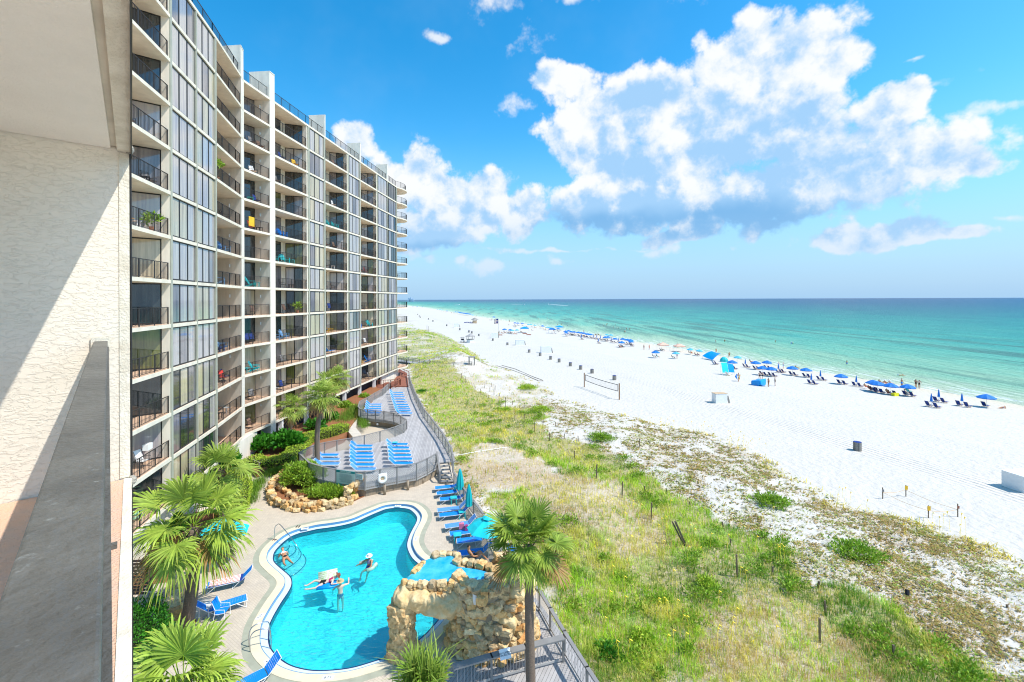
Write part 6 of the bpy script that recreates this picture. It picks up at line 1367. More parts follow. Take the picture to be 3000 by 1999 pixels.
# ============================================================ balcony furniture
def bpos(bayname, k, t, w_):
    if bayname == 'a0': p = PA1-dA*(4.1*(1-t)+.4)+nA*w_; rz = math.atan2(-nA.y, -nA.x)
    elif bayname == 'a2': p = PA2.lerp(PA3, .1+.8*t)+nA*w_; rz = math.atan2(-nA.y, -nA.x)
    else:
        f0, f1 = {'b1': (PB0, bx[791]), 'b2': (bx[806], bx[903]), 'b3': (bx[953], bx[1020]), 'b4': (bx[1056], bx[1105]), 'e': (E1, E1+dB*5)}[bayname]; p = f0.lerp(f1, t)+nB*w_; rz = math.atan2(-nB.y, -nB.x)
    return Vector((p.x, p.y, FL(k)+.006)), rz
BN = dict(a0='nearest balconies', a2='balconies right of tall windows', b1='narrow balconies between white fins', b2='wide balconies right of fins', b3='third wide balconies', b4='fourth balcony stack', e='curved end balconies')
FN_ = {k: ordw(k+1)+' floor up' for k in range(12)}
items = [('a0',0,.55,.8,'A','mint'),('a0',0,.05,.9,'A','mint'),('a0',1,.7,.7,'C','white'),('a0',4,-.1,.8,'A','turquoise'),('a0',6,.5,.7,'T','white'),('a0',3,.1,.8,'T','white'),('a0',7,.75,.7,'T','black'),('a0',7,.9,.7,'C','grey'),('a0',8,.3,.6,'C','grey'),
 ('a2',6,.25,.6,'A','blue'),('a2',6,.6,.6,'A','pale'),('a2',5,.4,.6,'A','pale'),('a2',3,.55,.7,'A','pale'),('a2',3,.3,.6,'A','navy'),('a2',2,.6,.6,'C','red'),('a2',2,.75,.7,'C','navy'),('a2',1,.3,.6,'T','black'),('a2',1,.7,.6,'T','white'),('a2',7,.4,.6,'T','black'),('a2',7,.25,.6,'C','grey'),('a2',7,.7,.6,'C','grey'),('a2',10,.8,.6,'C','grey'),
 ('b1',10,.55,.6,'C','grey'),('b1',10,.85,.6,'C','brown'),('b1',10,.15,.7,'C','brown'),('b1',9,.6,.7,'C','white'),('b1',8,.5,.7,'T','turquoise'),('b1',8,.75,.7,'C','navy'),('b1',7,.55,.7,'C','red'),('b1',7,.8,.6,'T','black'),('b1',5,.15,.7,'C','grey'),('b1',5,.48,.6,'A','turquoise'),('b1',5,.7,.6,'T','turquoise'),('b1',4,.2,.7,'C','brown'),('b1',4,.65,.7,'C','brown'),('b1',3,.15,.7,'C','navy'),('b1',3,.38,.7,'C','navy'),('b1',3,.6,.7,'C','navy'),('b1',2,.6,.6,'A','cyan'),('b1',2,.3,.6,'T','cyan'),('b1',1,.55,.7,'C','grey'),('b1',0,.5,.7,'C','brown'),
 ('b2',10,.75,.6,'C','yellow'),('b2',10,.35,.6,'C','navy'),('b2',9,.2,.6,'C','grey'),('b2',8,.3,.6,'T','grey'),('b2',7,.15,.6,'A','blue'),('b2',7,.35,.6,'A','blue'),('b2',6,.1,.6,'A','turquoise'),('b2',6,.42,.6,'A','turquoise'),('b2',6,.62,.6,'T','turquoise'),('b2',5,.12,.6,'C','black'),('b2',5,.35,.6,'C','black'),('b2',5,.6,.6,'T','black'),('b2',4,.15,.6,'C','brown'),('b2',4,.45,.6,'C','brown'),('b2',3,.12,.6,'A','pale'),('b2',3,.4,.6,'A','pale'),('b2',2,.1,.6,'C','grey'),('b2',2,.38,.6,'C','grey'),('b2',1,.2,.7,'C','white'),('b2',1,.38,.7,'C','navy'),('b2',0,.2,.7,'C','brown'),
 ('b3',11,.6,.6,'C','brown'),('b3',9,.55,.6,'C','white'),('b3',8,.15,.6,'A','turquoise'),('b3',8,.4,.6,'A','turquoise'),('b3',8,.6,.6,'A','turquoise'),('b3',7,.3,.6,'C','brown'),('b3',7,.6,.6,'C','brown'),('b3',6,.25,.6,'C','black'),('b3',6,.5,.6,'T','white'),('b3',5,.15,.6,'C','grey'),('b3',5,.5,.6,'C','brown'),('b3',4,.2,.6,'C','navy'),('b3',4,.4,.6,'C','navy'),('b3',3,.22,.6,'A','yellow'),('b3',3,.08,.5,'C','red'),('b3',3,.4,.6,'T','yellow'),('b3',2,.35,.6,'L','blue'),('b3',1,.25,.6,'C','grey'),('b3',1,.7,.6,'C','brown'),
 ('b4',7,.3,.6,'C','grey'),('b4',6,.2,.5,'C','red'),('b4',6,.5,.5,'C','red'),('b4',5,.4,.6,'C','grey'),('b4',4,.3,.6,'C','grey'),('b4',3,.1,.5,'A','blue'),('b4',3,.7,.5,'A','turquoise'),('b4',2,.5,.5,'C','white'),('b4',1,.15,.5,'A','yellow'),('b4',1,.6,.5,'A','blue'),('b4',0,.2,.5,'C','grey'),('b4',0,.7,.5,'C','grey'),
 ('e',9,.3,.6,'C','brown'),('e',8,.4,.6,'C','black'),('e',6,.5,.6,'C','grey'),('e',4,.5,.6,'C','black'),('e',3,.4,.6,'C','grey'),('e',2,.3,.6,'C','white')]
from collections import Counter
tot_ = Counter((b_, k, ty) for b_, k, t_, w_, ty, c in items); seen = Counter()
MK = {'A': (T_A, 'turquoise_plastic', 'adirondack chair'), 'C': (T_C, 'grey_sling_fabric', 'sling chair'), 'T': (T_T, 'turquoise_plastic', 'small table'), 'L': (T_L, 'blue_vinyl_strap', 'lounger')}
for b_, k, t_, w_, ty, c in items:
    p, rz = bpos(b_, k, t_, w_); T, base, nm = MK[ty]; n_ = tot_[(b_, k, ty)]; seen[(b_, k, ty)] += 1
    pos_ = '' if n_ == 1 else ', %s of %s from left' % (ordw(seen[(b_, k, ty)]), {2: 'two', 3: 'three'}[n_])
    dup(T, p, rz+rg.uniform(-.4, .4) if ty != 'L' else rz+1.5, '%s %s, %s, %s%s' % (c, nm, BN[b_], FN_[k], pos_), 'furniture on the balconies', None, {base: COLM[c]})
# towels, plants, sconces on balconies
for b_, k, t_, m_, lb, sz in (('b1',7,.3,m_yellow,'yellow towel hung over the balcony rail between the fins',(.04, .8, .9)),('a0',1,.82,m_white,'white towel drying on the nearest balcony column chair',(.3, .5, .35)),('a0',6,.3,mat('orange_towel',(.8,.45,.15),.9),'orange cloth on the nearest balcony table',(.5, .6, .05))):
    p, rz = bpos(b_, k, t_, .05 if sz[0] < .1 else .7); q = MB(); q.box((0, 0, sz[2]/2), sz); o = q.build('towel', m_); o.location = p+Vector((0, 0, .3 if sz[0] < .1 else (.9 if sz[2] > .1 else .5))); o.rotation_euler = (0, 0, rz); tag(o, lb, 'towel')
for i, (b_, k, t_, w_, lb) in enumerate((('a0',6,.8,.4,'potted green plant on the nearest balcony column'),('b2',4,.75,.4,'potted leafy plant on the wide balcony column'),('a2',8,.12,.3,'small potted palm on the balcony beside the tall windows'))):
    p, rz = bpos(b_, k, t_, w_); r_ = thing('potted_plant', lb, 'plant', tuple(p)); q = MB(); q.tube([p, p+Vector((0, 0, .35))], .17, 10, rr=[.13, .18]); q.build('pot', mat('terracotta', (.5, .22, .12), .8), r_)
    leaves('foliage', ellshell((p.x, p.y, p.z+(.7 if i < 2 else 1.3)), (.38, .38, .4), 160, 90+i, .4), .3, m_bleaf, r_, 90+i, .3)
# ============================================================ people
def body(J, rad=1., fingers=False, name='person'):
    V = []; E = []; RD = []
    def v(p, r): V.append(Vector(p)); RD.append(r*rad); return len(V)-1
    def e(a, b_): E.append((a, b_)); return b_
    pel = v(J['pel'], .135); wa = e(pel, v(Vector(J['pel']).lerp(Vector(J['chest']), .45), .112)); ch = e(wa, v(J['chest'], .135)); nk = e(ch, v(J['neck'], .055)); hd = e(nk, v(J['head'], .098)); d = (Vector(J['head'])-Vector(J['neck'])).normalized(); e(hd, v(Vector(J['head'])+d*.09, .078))
    for s in 'LR':
        sh = e(ch, v(J['sh'+s], .06)); el = e(sh, v(J['el'+s], .043)); ha = e(el, v(J['ha'+s], .032)); dd = (Vector(J['ha'+s])-Vector(J['el'+s])).normalized(); pa = e(ha, v(Vector(J['ha'+s])+dd*.06, .034))
        if fingers:
            sd = dd.cross(Vector((0, 0, 1))); sd = sd.normalized() if sd.length > .1 else Vector((1, 0, 0))
            for k in range(4): f1 = e(pa, v(Vector(V[pa])+dd*.045+sd*(k-1.5)*.021, .0095)); e(f1, v(V[f1]+dd*(.035+.01*(k in (1, 2)))+Vector((0, 0, -.012)), .0085))
            e(ha, v(V[ha]+dd*.045+sd*.05, .011))
        hp = e(pel, v(J['hp'+s], .092)); kn = e(hp, v(J['kn'+s], .06)); an = e(kn, v(J['an'+s], .038)); e(an, v(J['to'+s], .033))
    me = bpy.data.meshes.new('t'); me.from_pydata(V, E, []); o = bpy.data.objects.new('t', me); C.objects.link(o); sk = o.modifiers.new('s', 'SKIN'); sk.use_smooth_shade = True
    for i, sv_ in enumerate(me.skin_vertices[0].data): sv_.radius = (RD[i], RD[i]*(.78 if i in (0, 1, 2) else 1)); sv_.use_root = (i == 0)
    ss = o.modifiers.new('b', 'SUBSURF'); ss.levels = 1; bpy.context.view_layer.update(); dg = bpy.context.evaluated_depsgraph_get(); m2 = bpy.data.meshes.new_from_object(o.evaluated_get(dg)); bpy.data.objects.remove(o)
    m2.name = name; return m2
def shell(me, pred, off, name, m):
    vn = [Vector(v.co) for v in me.vertices]; nr = [Vector(n.vector) for n in me.vertex_normals]; keep = [p for p in me.polygons if all(pred(vn[i]) for i in p.vertices)]; idx = {}; q = MB()
    for p in keep:
        for i in p.vertices:
            if i not in idx: idx[i] = len(q.v); q.v.append(tuple(vn[i]+nr[i]*off))
        q.f.append(tuple(idx[i] for i in p.vertices)); q.m.append(0)
    if not q.f: q.box((0, 0, 0), (.01, .01, .01))
    return q.build(name, m, smooth=True)
def stand(st=.0, arm=0.): 
    J = dict(pel=(0,0,.95), chest=(0,.02,1.30), neck=(0,.0,1.50), head=(0,-.02,1.62))
    for s, k in (('L', -1), ('R', 1)):
        J['sh'+s] = (k*.18, 0, 1.42); J['el'+s] = (k*(.25+arm*.1), -.03-arm*.1, 1.15); J['ha'+s] = (k*(.24-arm*.1), -.12-arm*.2, .93+arm*.25); J['hp'+s] = (k*.09, 0, .90); J['kn'+s] = (k*.11, -.03-k*st, .50); J['an'+s] = (k*.12, .03-k*st*1.6, .08); J['to'+s] = (k*.13, -.12-k*st*1.6, .03)
    return J
def sit():   # reclined in a low chair, facing -Y
    J = dict(pel=(0,.1,.38), chest=(0,.32,.66), neck=(0,.38,.84), head=(0,.36,.97))
    for s, k in (('L', -1), ('R', 1)): J['sh'+s] = (k*.18,.34,.78); J['el'+s] = (k*.27,.2,.55); J['ha'+s] = (k*.22,-.02,.5); J['hp'+s] = (k*.09,.05,.38); J['kn'+s] = (k*.13,-.35,.52); J['an'+s] = (k*.13,-.62,.14); J['to'+s] = (k*.13,-.75,.1)
    return J
def lie():
    J = dict(pel=(0,0,.14), chest=(0,.36,.16), neck=(0,.56,.2), head=(0,.7,.24))
    for s, k in (('L', -1), ('R', 1)): J['sh'+s] = (k*.18,.48,.15); J['el'+s] = (k*.3,.3,.08); J['ha'+s] = (k*.28,.06,.06); J['hp'+s] = (k*.09,-.04,.13); J['kn'+s] = (k*.13,-.45,.2+.1*k); J['an'+s] = (k*.12,-.84,.07); J['to'+s] = (k*.13,-.92,.14)
    return J
def mkperson(me, pel, chest, head, cloth, top, hair=m_hair, skin=m_skin, hat=None, sr=.23, tr_=.17):
    me.materials.clear(); me.materials.append(skin); o = bpy.data.objects.new('person', me); C.objects.link(o); pel, chest, head = Vector(pel), Vector(chest), Vector(head)
    s1_ = shell(me, lambda v: (v-pel).length < sr, .012, 'shorts', cloth); s1_.parent = o
    if top: s2_ = shell(me, lambda v: (v-chest).length < tr_, .010, 'swim_top', top); s2_.parent = o
    d = (head-chest).normalized()
    if hat: q = MB(); q.tube([head+d*.05, head+d*.06, head+d*.07, head+d*.17], .2, 12, rr=[.2, .2, .11, .09]); h_ = q.build('hat', hat); h_.parent = o
    else: h_ = shell(me, lambda v: (v-head-d*.05).length < .15 and (v-head).dot(d) > -.03 and (v-head).dot(d)+(v-head).y*.8 > .0, .014, 'hair', hair); h_.parent = o
    return o
pm = {}
for nm, J, fx in (('stand', stand(), 0), ('walk', stand(.14, .4), 0), ('sit', sit(), 0), ('lie', lie(), 0)):
    pm[nm] = (body(J), J)
TP = {}
def tperson(nm, cloth, top, skin, hat=None):
    key = (nm, cloth.name, top.name if top else 0, skin.name, hat.name if hat else 0)
    if key not in TP: me, J = pm[nm]; TP[key] = mkperson(me.copy(), J['pel'], J['chest'], J['head'], cloth, top, skin=skin, hat=hat)
    return TP[key]
USED = set()
def put_person(px, py, pose, rz, label, cloth=m_navy, top=None, skin=m_skin, hat=None, z=None, grp=None, sc=1.0):
    T = tperson(pose, cloth, top, skin, hat); p = G(px, py) if z is None else P(px, py, z); loc = (p.x, p.y, p.z if z is None else z)
    return dup(T, loc, rz, label, grp, sc*1.06)
for T in (): pass
m_straw = mat('straw_hat', (.62, .46, .24), .9)
# pool people, posed in the water
def pool_person(J, rot, at, label, cloth, top, skin, hat=None, hairm=m_hair, sr=.2):
    me = body(J, fingers=True); o = mkperson(me, J['pel'], J['chest'], J['head'], cloth, top, hairm, skin, hat, sr); o.rotation_euler = (0, 0, rot); o.location = at; tag(o, label, 'person'); return o
J = dict(pel=(0,0,.06), chest=(0,.38,.12), neck=(0,.55,.2), head=(0,.67,.28), shL=(-.19,.46,.12), elL=(-.28,.5,-.12), haL=(-.22,.72,-.2), shR=(.19,.46,.12), elR=(.29,.48,-.12), haR=(.2,.7,-.2), hpL=(-.1,-.06,.05), knL=(-.16,-.46,-.03), anL=(-.15,-.84,.02), toL=(-.15,-.98,.08), hpR=(.1,-.06,.05), knR=(.2,-.44,-.05), anR=(.24,-.82,0.), toR=(.25,-.96,.06))
p = P(835, 1636, -.1); pool_person(J, R(38), (p.x, p.y, -.1), 'tanned person in a black bikini bottom lying face down on the pool steps', m_black, m_white, m_skin, sr=.15)
J = dict(pel=(0,0,-.12), chest=(0,.02,.26), neck=(0,.0,.45), head=(0,-.0,.57), shL=(-.2,0,.38), elL=(-.36,.12,.16), haL=(-.38,.34,.04), shR=(.2,0,.38), elR=(.42,.12,.32), haR=(.42,.34,.42), hpL=(-.1,0,-.18), knL=(-.12,.02,-.6), anL=(-.12,.05,-1.0), toL=(-.12,.15,-1.05), hpR=(.1,0,-.18), knR=(.12,.02,-.6), anR=(.12,.05,-1.0), toR=(.12,.15,-1.05))
p = P(997, 1737, -.15); pool_person(J, R(20), (p.x, p.y, -.15), 'pale person with a straw hat standing waist deep in the pool', m_navy, None, m_skinp, m_straw)
p = P(948, 1712, -.12); th = R(-72)
J = dict(pel=(0,0,.1), chest=(0,.4,.15), neck=(0,.58,.24), head=(0,.7,.32), shL=(-.19,.48,.18), elL=(-.38,.42,.12), haL=(-.4,.66,.14), shR=(.19,.48,.18), elR=(.36,.4,.12), haR=(.4,.6,.14), hpL=(-.1,-.06,.08), knL=(-.22,-.44,.16), anL=(-.12,-.86,.02), toL=(-.12,-1.0,.06), hpR=(.1,-.06,.08), knR=(.26,-.38,.02), anR=(.2,-.8,.0), toR=(.2,-.95,.04))
pool_person(J, th, (p.x, p.y, -.12), 'person in dark shorts and red cap lying on a float in the pool', m_black, mat('magenta_swimsuit', (.6, .03, .16), .7), m_skinp, m_red)
def cushion(c, size, rz, tilt, m, name, label, cat='pool float'):
    q = MB(); n_ = 5; M = Matrix.Rotation(rz, 3, 'Z')@Matrix.Rotation(tilt, 3, 'X')
    for i in range(n_): q.tube([Vector(c)+M@Vector((-size[0]/2, (i+.5)/n_*size[1]-size[1]/2, 0)), Vector(c)+M@Vector((size[0]/2, (i+.5)/n_*size[1]-size[1]/2, 0))], size[1]/n_*.56, 8)
    return tag(q.build(name, m, smooth=True), label, cat)
m_pat = mat('flowered_vinyl', (.75, .76, .70), .4, .3, 9, col2=(.35, .55, .16)); m_sky = mat('light_blue_vinyl', (.0, .33, .85), .35)
cushion(P(959, 1688, .1)+Vector((0, .1, 0)), (1.0, .55), R(24), R(25), m_pat, 'pool_float', 'white flower-patterned inflatable pillow on the float'); cushion(P(960, 1714, -.1), (1.05, .6), R(12), 0, m_sky, 'pool_float', 'light blue air mat under the lying person')
p = P(1080, 1662, -.15); J = dict(pel=(0,0,-.05), chest=(0,.1,.28), neck=(0,.08,.46), head=(0,.06,.58), shL=(-.18,.05,.4), elL=(-.42,-.05,.2), haL=(-.66,-.1,.08), shR=(.18,.05,.4), elR=(.3,-.2,.2), haR=(.1,-.36,.08), hpL=(-.1,-.02,-.1), knL=(-.2,-.4,-.1), anL=(-.2,-.6,-.45), toL=(-.2,-.72,-.45), hpR=(.1,-.02,-.1), knR=(.18,-.4,-.12), anR=(.18,-.6,-.45), toR=(.18,-.72,-.45))
pool_person(J, R(-15), (p.x, p.y, -.15), 'tanned person sitting in a pale green and white pool lounge float', m_navy, mat('lilac_swimsuit', (.45, .3, .5), .7), m_skin, m_white)
fl = thing('pool_lounge_float', 'pale green and white ring-armed float holding the seated swimmer', 'pool float', (p.x, p.y, -.15)); m_pg = mat('green_white_vinyl', (.78, .82, .76), .35, .2, 3, col2=(.16, .45, .25))
for pts in ([(-.62,.0,.12),(-.3,.3,.14),(.05,.36,.16)], [(.36,.25,.1),(.34,-.1,.06),(.12,-.4,.04)]):
    q = MB(); q.tube([p+Matrix.Rotation(R(-15), 3, 'Z')@Vector(a) for a in pts], .115, 10); q.build('arm_tube', m_pg, fl, smooth=True)
put_person(1392, 1650, 'sit', 2.0, 'dark-clothed person resting in the shade beside the palm fronds', m_black, m_black, z=.25)
# ============================================================ beach
shr = Vector((.957, .29, 0)); srz = math.atan2(.29, .957); al = Vector((-.29, .957, 0))
c5 = lambda x, y: (2000+x*.255, 950+y*.255); c6 = lambda x, y: (2500+x*.3189, 1000+y*.3189); c8 = lambda x, y: (1450+x*.17, 900+y*.17); c4 = lambda x, y: (1400+x*.2975, 900+y*.2975); c1 = lambda x, y: (1190+x*.153, 870+y*.153)
m_lbu = mat('light_blue_umbrella_canvas', (.10, .50, .68), .7)
U = []
for x, y in [(570,515),(840,522),(968,516),(920,590),(1020,602),(1260,590),(1417,612),(1820,692),(2190,772),(2240,790)]: U.append((*c5(x, y), 'o', 2))
for x, y, n_ in [(345,493,2),(500,505,2)]: U.append((*c6(x, y), 'o', n_))
U.append((*c6(1222, 608), 'o', 1))
for x, y in [(720,497),(1100,558),(1583,648),(1478,692),(1995,718)]: U.append((*c5(x, y), 'c', 2))
for x, y in [(717,608),(785,562),(998,602)]: U.append((*c6(x, y), 'c', 2))
for x, y, n_ in [(1222,478,0),(1228,508,1),(1268,470,0),(1320,488,2),(1365,492,1),(1440,500,2),(1490,508,1),(1540,515,2),(1600,532,1),(1650,540,2),(1905,592,2),(1945,588,1),(2070,622,1),(2205,625,1),(2280,640,1),(2335,648,2),(2185,692,2),(2345,675,2),(345,318,1),(395,322,1),(470,325,1),(820,375,0),(165,445,1),(265,455,2),(1090,430,1)]: U.append((*c8(x, y), 'o', n_))
for x, y in [(1702,550),(1755,560),(1820,572),(2005,606),(1782,628),(2133,622),(1492,560)]: U.append((*c8(x, y), 'c', 2))
for x, y in [(1930,540),(2000,546),(580,345),(620,348),(690,360),(900,398),(940,402),(300,462),(380,455)]: U.append((*c8(x, y), 'l', 0))
for x, y in [(1752,502),]: U.append((*c4(x, y), 'o', 0))
for x, y in [(1950,510),(2093,468),(2180,482)]: U.append((*c4(x, y), 'l', 0))
for x, y in [(130,198),(210,202),(315,212),(780,302),(945,322),(995,322),(1680,432)]+[(1020+i*16, 336+i*2.6) for i in range(14)]: U.append((*c1(x, y), 'o', 0))
for x, y in [(600,262),(650,272),(690,280),(1275,388)]: U.append((*c1(x, y), 'l', 0))
U.append((*c5(632, 450), 'l', 0))
U.sort(key=lambda u: -u[0])
T_UL = umbrella(m_lbu, 1.1, 2.1)
for i, (px, py, ty, n_) in enumerate(U):
    p = G(px, py); T = {'o': T_UO, 'c': T_UC, 'l': T_UL}[ty]; nm = {'o': 'open blue beach umbrella', 'c': 'closed navy beach umbrella', 'l': 'light blue beach umbrella'}[ty]
    k = 1.0 if p.y < 400 else 1.25
    dup(T, p, rg.random(), '%s, %s from the right along the water' % (nm, ordw(i+1)), 'umbrellas along the beach', k)
    for j in range(n_):
        s = (-.48, .48)[j] if n_ == 2 else .3; q_ = p+al*s*1.15+shr*.35; q_.z = float(zt(q_.x, q_.y))
        dup(T_BC, q_, srz+rg.uniform(-.08, .08), 'blue beach chair, %s umbrella from the right%s' % (ordw(i+1), '' if n_ == 1 else (', nearer one' if j == 0 else ', farther one')), 'chairs along the beach')
for i, (x, y) in enumerate([c5(1160,560), c6(508,470), c8(240,312), c8(330,345), c8(355,348), c8(640,345), c8(700,362), c8(560,350), c8(1040,462), c4(1400,398), c4(1430,396), c5(360,462), c5(388,466)]):
    p = G(x, y); dup(T_BC, p, srz, 'loose beach chair without umbrella, %s in order from the left of the list of loose ones' % ordw(i+1) if False else 'loose beach chair without umbrella, %s such from the left' % ordw(1+sorted([c5(1160,560)[0], c6(508,470)[0], c8(240,312)[0], c8(330,345)[0], c8(355,348)[0], c8(640,345)[0], c8(700,362)[0], c8(560,350)[0], c8(1040,462)[0], c4(1400,398)[0], c4(1430,396)[0], c5(360,462)[0], c5(388,466)[0]]).index(x)), 'chairs along the beach', None, {'navy_canvas': [m_navy, m_teal, m_lblue][i % 3]})
# people on the sand and in the shallows
m_orsw = mat('coral_swimwear', (.75, .15, .08), .7); m_grsw = mat('green_swimwear', (.1, .35, .12), .7); CL = [m_navy, m_black, m_orsw, m_turq, m_white, m_grsw, m_red, m_blue]
def grp(fn, l, pose, where, z=None, cap=True):
    l = [(*fn(x, y), x) for x, y in l]; l.sort(key=lambda a: a[0]); n_ = len(l)
    for i, (px, py, _) in enumerate(l):
        c = CL[rg.randrange(8)]; c2 = c if rg.random() < .5 else None; sk = m_skin if rg.random() < .65 else m_skinp; ht = rg.choice([None, None, None, m_white, m_straw])
        cn = c.name.split('_')[0]; sn = 'tanned' if sk is m_skin else 'pale'
        rz_ = rg.uniform(0, 6.28) if pose in ('stand', 'walk') else srz+math.pi/2+rg.uniform(-.3, .3)
        put_person(px, py, pose, rz_, '%s person, %s swimwear, %s%s' % (sn, cn, where, '' if n_ == 1 else ', %s from the left' % ordw(i+1)), c, c2, sk, ht, z, 'people on the beach')
put_person(*c6(445, 430), 'stand', srz+1.2, 'broad tanned man in blue shorts facing the water', m_blue, None, m_skin, grp='people on the beach', sc=1.08)
put_person(*c6(575, 428), 'walk', 2.2, 'left of two women walking at the water edge, black bikini', m_black, m_black, m_skin, grp='people on the beach'); put_person(*c6(606, 437), 'walk', 2.2, 'right of two women walking at the water edge', m_black, m_white, m_skin, grp='people on the beach')
put_person(*c6(1368, 617), 'lie', srz-1.5, 'tanned sunbather lying on the sand at the far right', m_navy, None, m_skin, grp='people on the beach')
grp(c6, [(252,398),(297,402),(345,405)], 'sit', 'sitting at the water edge beyond the umbrellas'); grp(c6, [(320,490),(490,500)], 'sit', 'in a chair under the right-hand umbrellas'); grp(c6, [(440,318)], 'lie', 'floating in the shallows at the right', -3.1)
grp(c5, [(1103,512),(1155,515)], 'stand', 'standing among the chairs near the water'); grp(c5, [(1310,520)], 'sit', 'sitting alone at the water edge'); grp(c5, [(640,662)], 'walk', 'carrying a bright kite'); grp(c5, [(985,722),(1062,712)], 'stand', 'standing beside the blue tarp heap'); grp(c5, [(885,645),(915,645)], 'walk', 'bending over the blue tarp heap')
grp(c5, [(785,448),(2105,740),(2150,765)], 'sit', 'seated in beach chairs by the middle umbrellas'); grp(c5, [(385,340),(535,385)], 'walk', 'walking out of the water'); grp(c5, [(380,228),(484,222),(1065,230),(1247,252),(1267,252),(1887,490)], 'stand', 'standing in the clear shallow water', -3.75)
grp(c4, [(1635,422),(1688,422),(1962,508),(1965,402)], 'stand', 'standing near the peach canopy'); grp(c4, [(1800,432),(1822,432),(1920,508),(1730,498),(1768,500),(2085,464),(2105,464),(2145,482),(2172,484)], 'sit', 'sitting near the peach canopy and striped umbrellas')
grp(c8, [(67,485),(250,260),(1525,452)], 'stand', 'standing on the far part of the beach'); grp(c8, [(120,462),(135,466),(165,448),(215,455),(240,452),(275,452),(320,472),(350,475),(380,468),(640,415),(450,448),(470,448),(1510,512),(1530,518),(1560,525),(1585,530),(1255,478),(1290,486),(1310,490),(1345,490),(1385,490),(1870,582),(1890,585),(2160,700),(2240,655),(990,460),(1015,425),(780,360),(850,405),(880,405),(690,368),(540,350),(360,345)], 'sit', 'sitting in the crowd on the far beach')
grp(c8, [(750,225),(903,215),(948,242),(1078,325),(1145,325),(1188,362),(1246,350),(1875,352),(1918,325),(1940,315),(2075,328),(2045,382),(2102,386),(2133,394),(2190,404),(2270,403),(2325,410),(2225,455),(2242,455)], 'stand', 'bathing in the sea far off', -3.75)
grp(c8, [(1735,492),(1750,492),(1785,495),(1797,495)], 'sit', 'sitting in the wash beyond the closed umbrellas', -3.0)
grp(c1, [(1605,460),(1640,460),(1780,718),(1340,380),(1455,372),(1478,372),(1980,482),(870,318),(905,320),(720,288),(745,290)], 'stand', 'tiny on the farthest stretch of beach')
# kite / ring carried, cooler, tarps, canopies
p = G(*c5(645, 655)); q = MB(); q.tube([p+Vector((-.3, 0, .35)), p+Vector((-.6, 0, .9)), p+Vector((-.45, 0, 1.5))], .12, 6, rr=[.05, .18, .05]); o = q.build('inflatable_ring', m_blue); tag(o, 'blue and yellow inflatable held by a walking person', 'inflatable'); q = MB(); q.tube([p+Vector((.2, 0, .3)), p+Vector((.0, -.1, .9)), p+Vector((.35, 0, 1.3))], .1, 6, rr=[.04, .14, .04]); q.build('yellow_half', m_yellow, o)
p = G(*c6(383, 503)); q = MB(); q.box(p+Vector((0, 0, .25)), (1.1, .6, .5), .3); q.box(p+Vector((0, 0, .52)), (1.14, .64, .06), .3); tag(q.build('cooler', mat('bright_yellow_box', (.85, .80, .02), .5)), 'bright yellow cooler box between the right-hand umbrellas', 'cooler')
def sheet(name, pts4, label, m, cat, poles=True, sag=.3, n=6):
    q = MB(); a, b_, c, d = [Vector(p) for p in pts4]
    for i in range(n+1):
        for j in range(n+1):
            u, v = i/n, j/n; p = a.lerp(b_, u).lerp(d.lerp(c, u), v); p.z -= sag*4*u*(1-u)*.5-.2*math.sin(v*3.1); q.v.append(tuple(p))
    for i in range(n):
        for j in range(n): q.f.append((i*(n+1)+j, (i+1)*(n+1)+j, (i+1)*(n+1)+j+1, i*(n+1)+j+1)); q.m.append(0)
    r = thing(name, label, cat, tuple(Vector((a.x, a.y, float(zt(a.x, a.y)))))); q.build('fabric', m, r, smooth=True)
    if poles:
        for p in pts4: p = Vector(p); q = MB(); q.tube([Vector((p.x, p.y, float(zt(p.x, p.y)))), p], .035, 5); q.build('pole', m_white, r)
    return r
def off(p, u, v, z): w_ = p+al*u+shr*v; return Vector((w_.x, w_.y, float(zt(w_.x, w_.y))+z))
p = G(*c5(330, 412)); sheet('shade_sail', [off(p, -2.4, -1.6, .3), off(p, 2.4, -1.2, .9), off(p, 2.2, 2, 2.4), off(p, -2, 1.6, 2.2)], 'large bright blue shade sail stretched near the water', m_sky, 'shade sail')
p = G(*c5(510, 580)); sheet('wind_screen', [off(p, -.3, -1.5, .5), off(p, -.3, .15, .5), off(p, .2, .15, 2.7), off(p, .2, -1.5, 2.7)], 'turquoise half of the upright shade cloth', m_cyan, 'shade cloth', sag=.05); sheet('wind_screen', [off(p, -.3, .2, .6), off(p, -.3, 1.8, .5), off(p, .2, 1.8, 2.3), off(p, .2, .2, 2.6)], 'blue half of the upright shade cloth', m_sky, 'shade cloth', sag=.05)
dup(T_BC, off(p, -1.6, -1.2, 0), srz, 'white beach chair left of the upright shade cloth', 'chairs along the beach', None, {'navy_canvas': m_white})
p = G(*c5(475, 433)); q = MB(); q.ball(p+Vector((0, 0, .1)), (1.25, 1.0, 1.35), 8, 8); tag(q.build('pop_up_tent', m_turq), 'turquoise pop-up beach tent beside the shade sail', 'tent')
p = G(*c5(875, 700)); q = MB(); cols = []; rockmesh(q, p+Vector((0, 0, .45)), 1.3, 5, (1.5, .8, .6), 3, .4); tag(q.build('tarp_heap', m_sky, smooth=True), 'crumpled bright blue tarp heap on the sand', 'tarp')
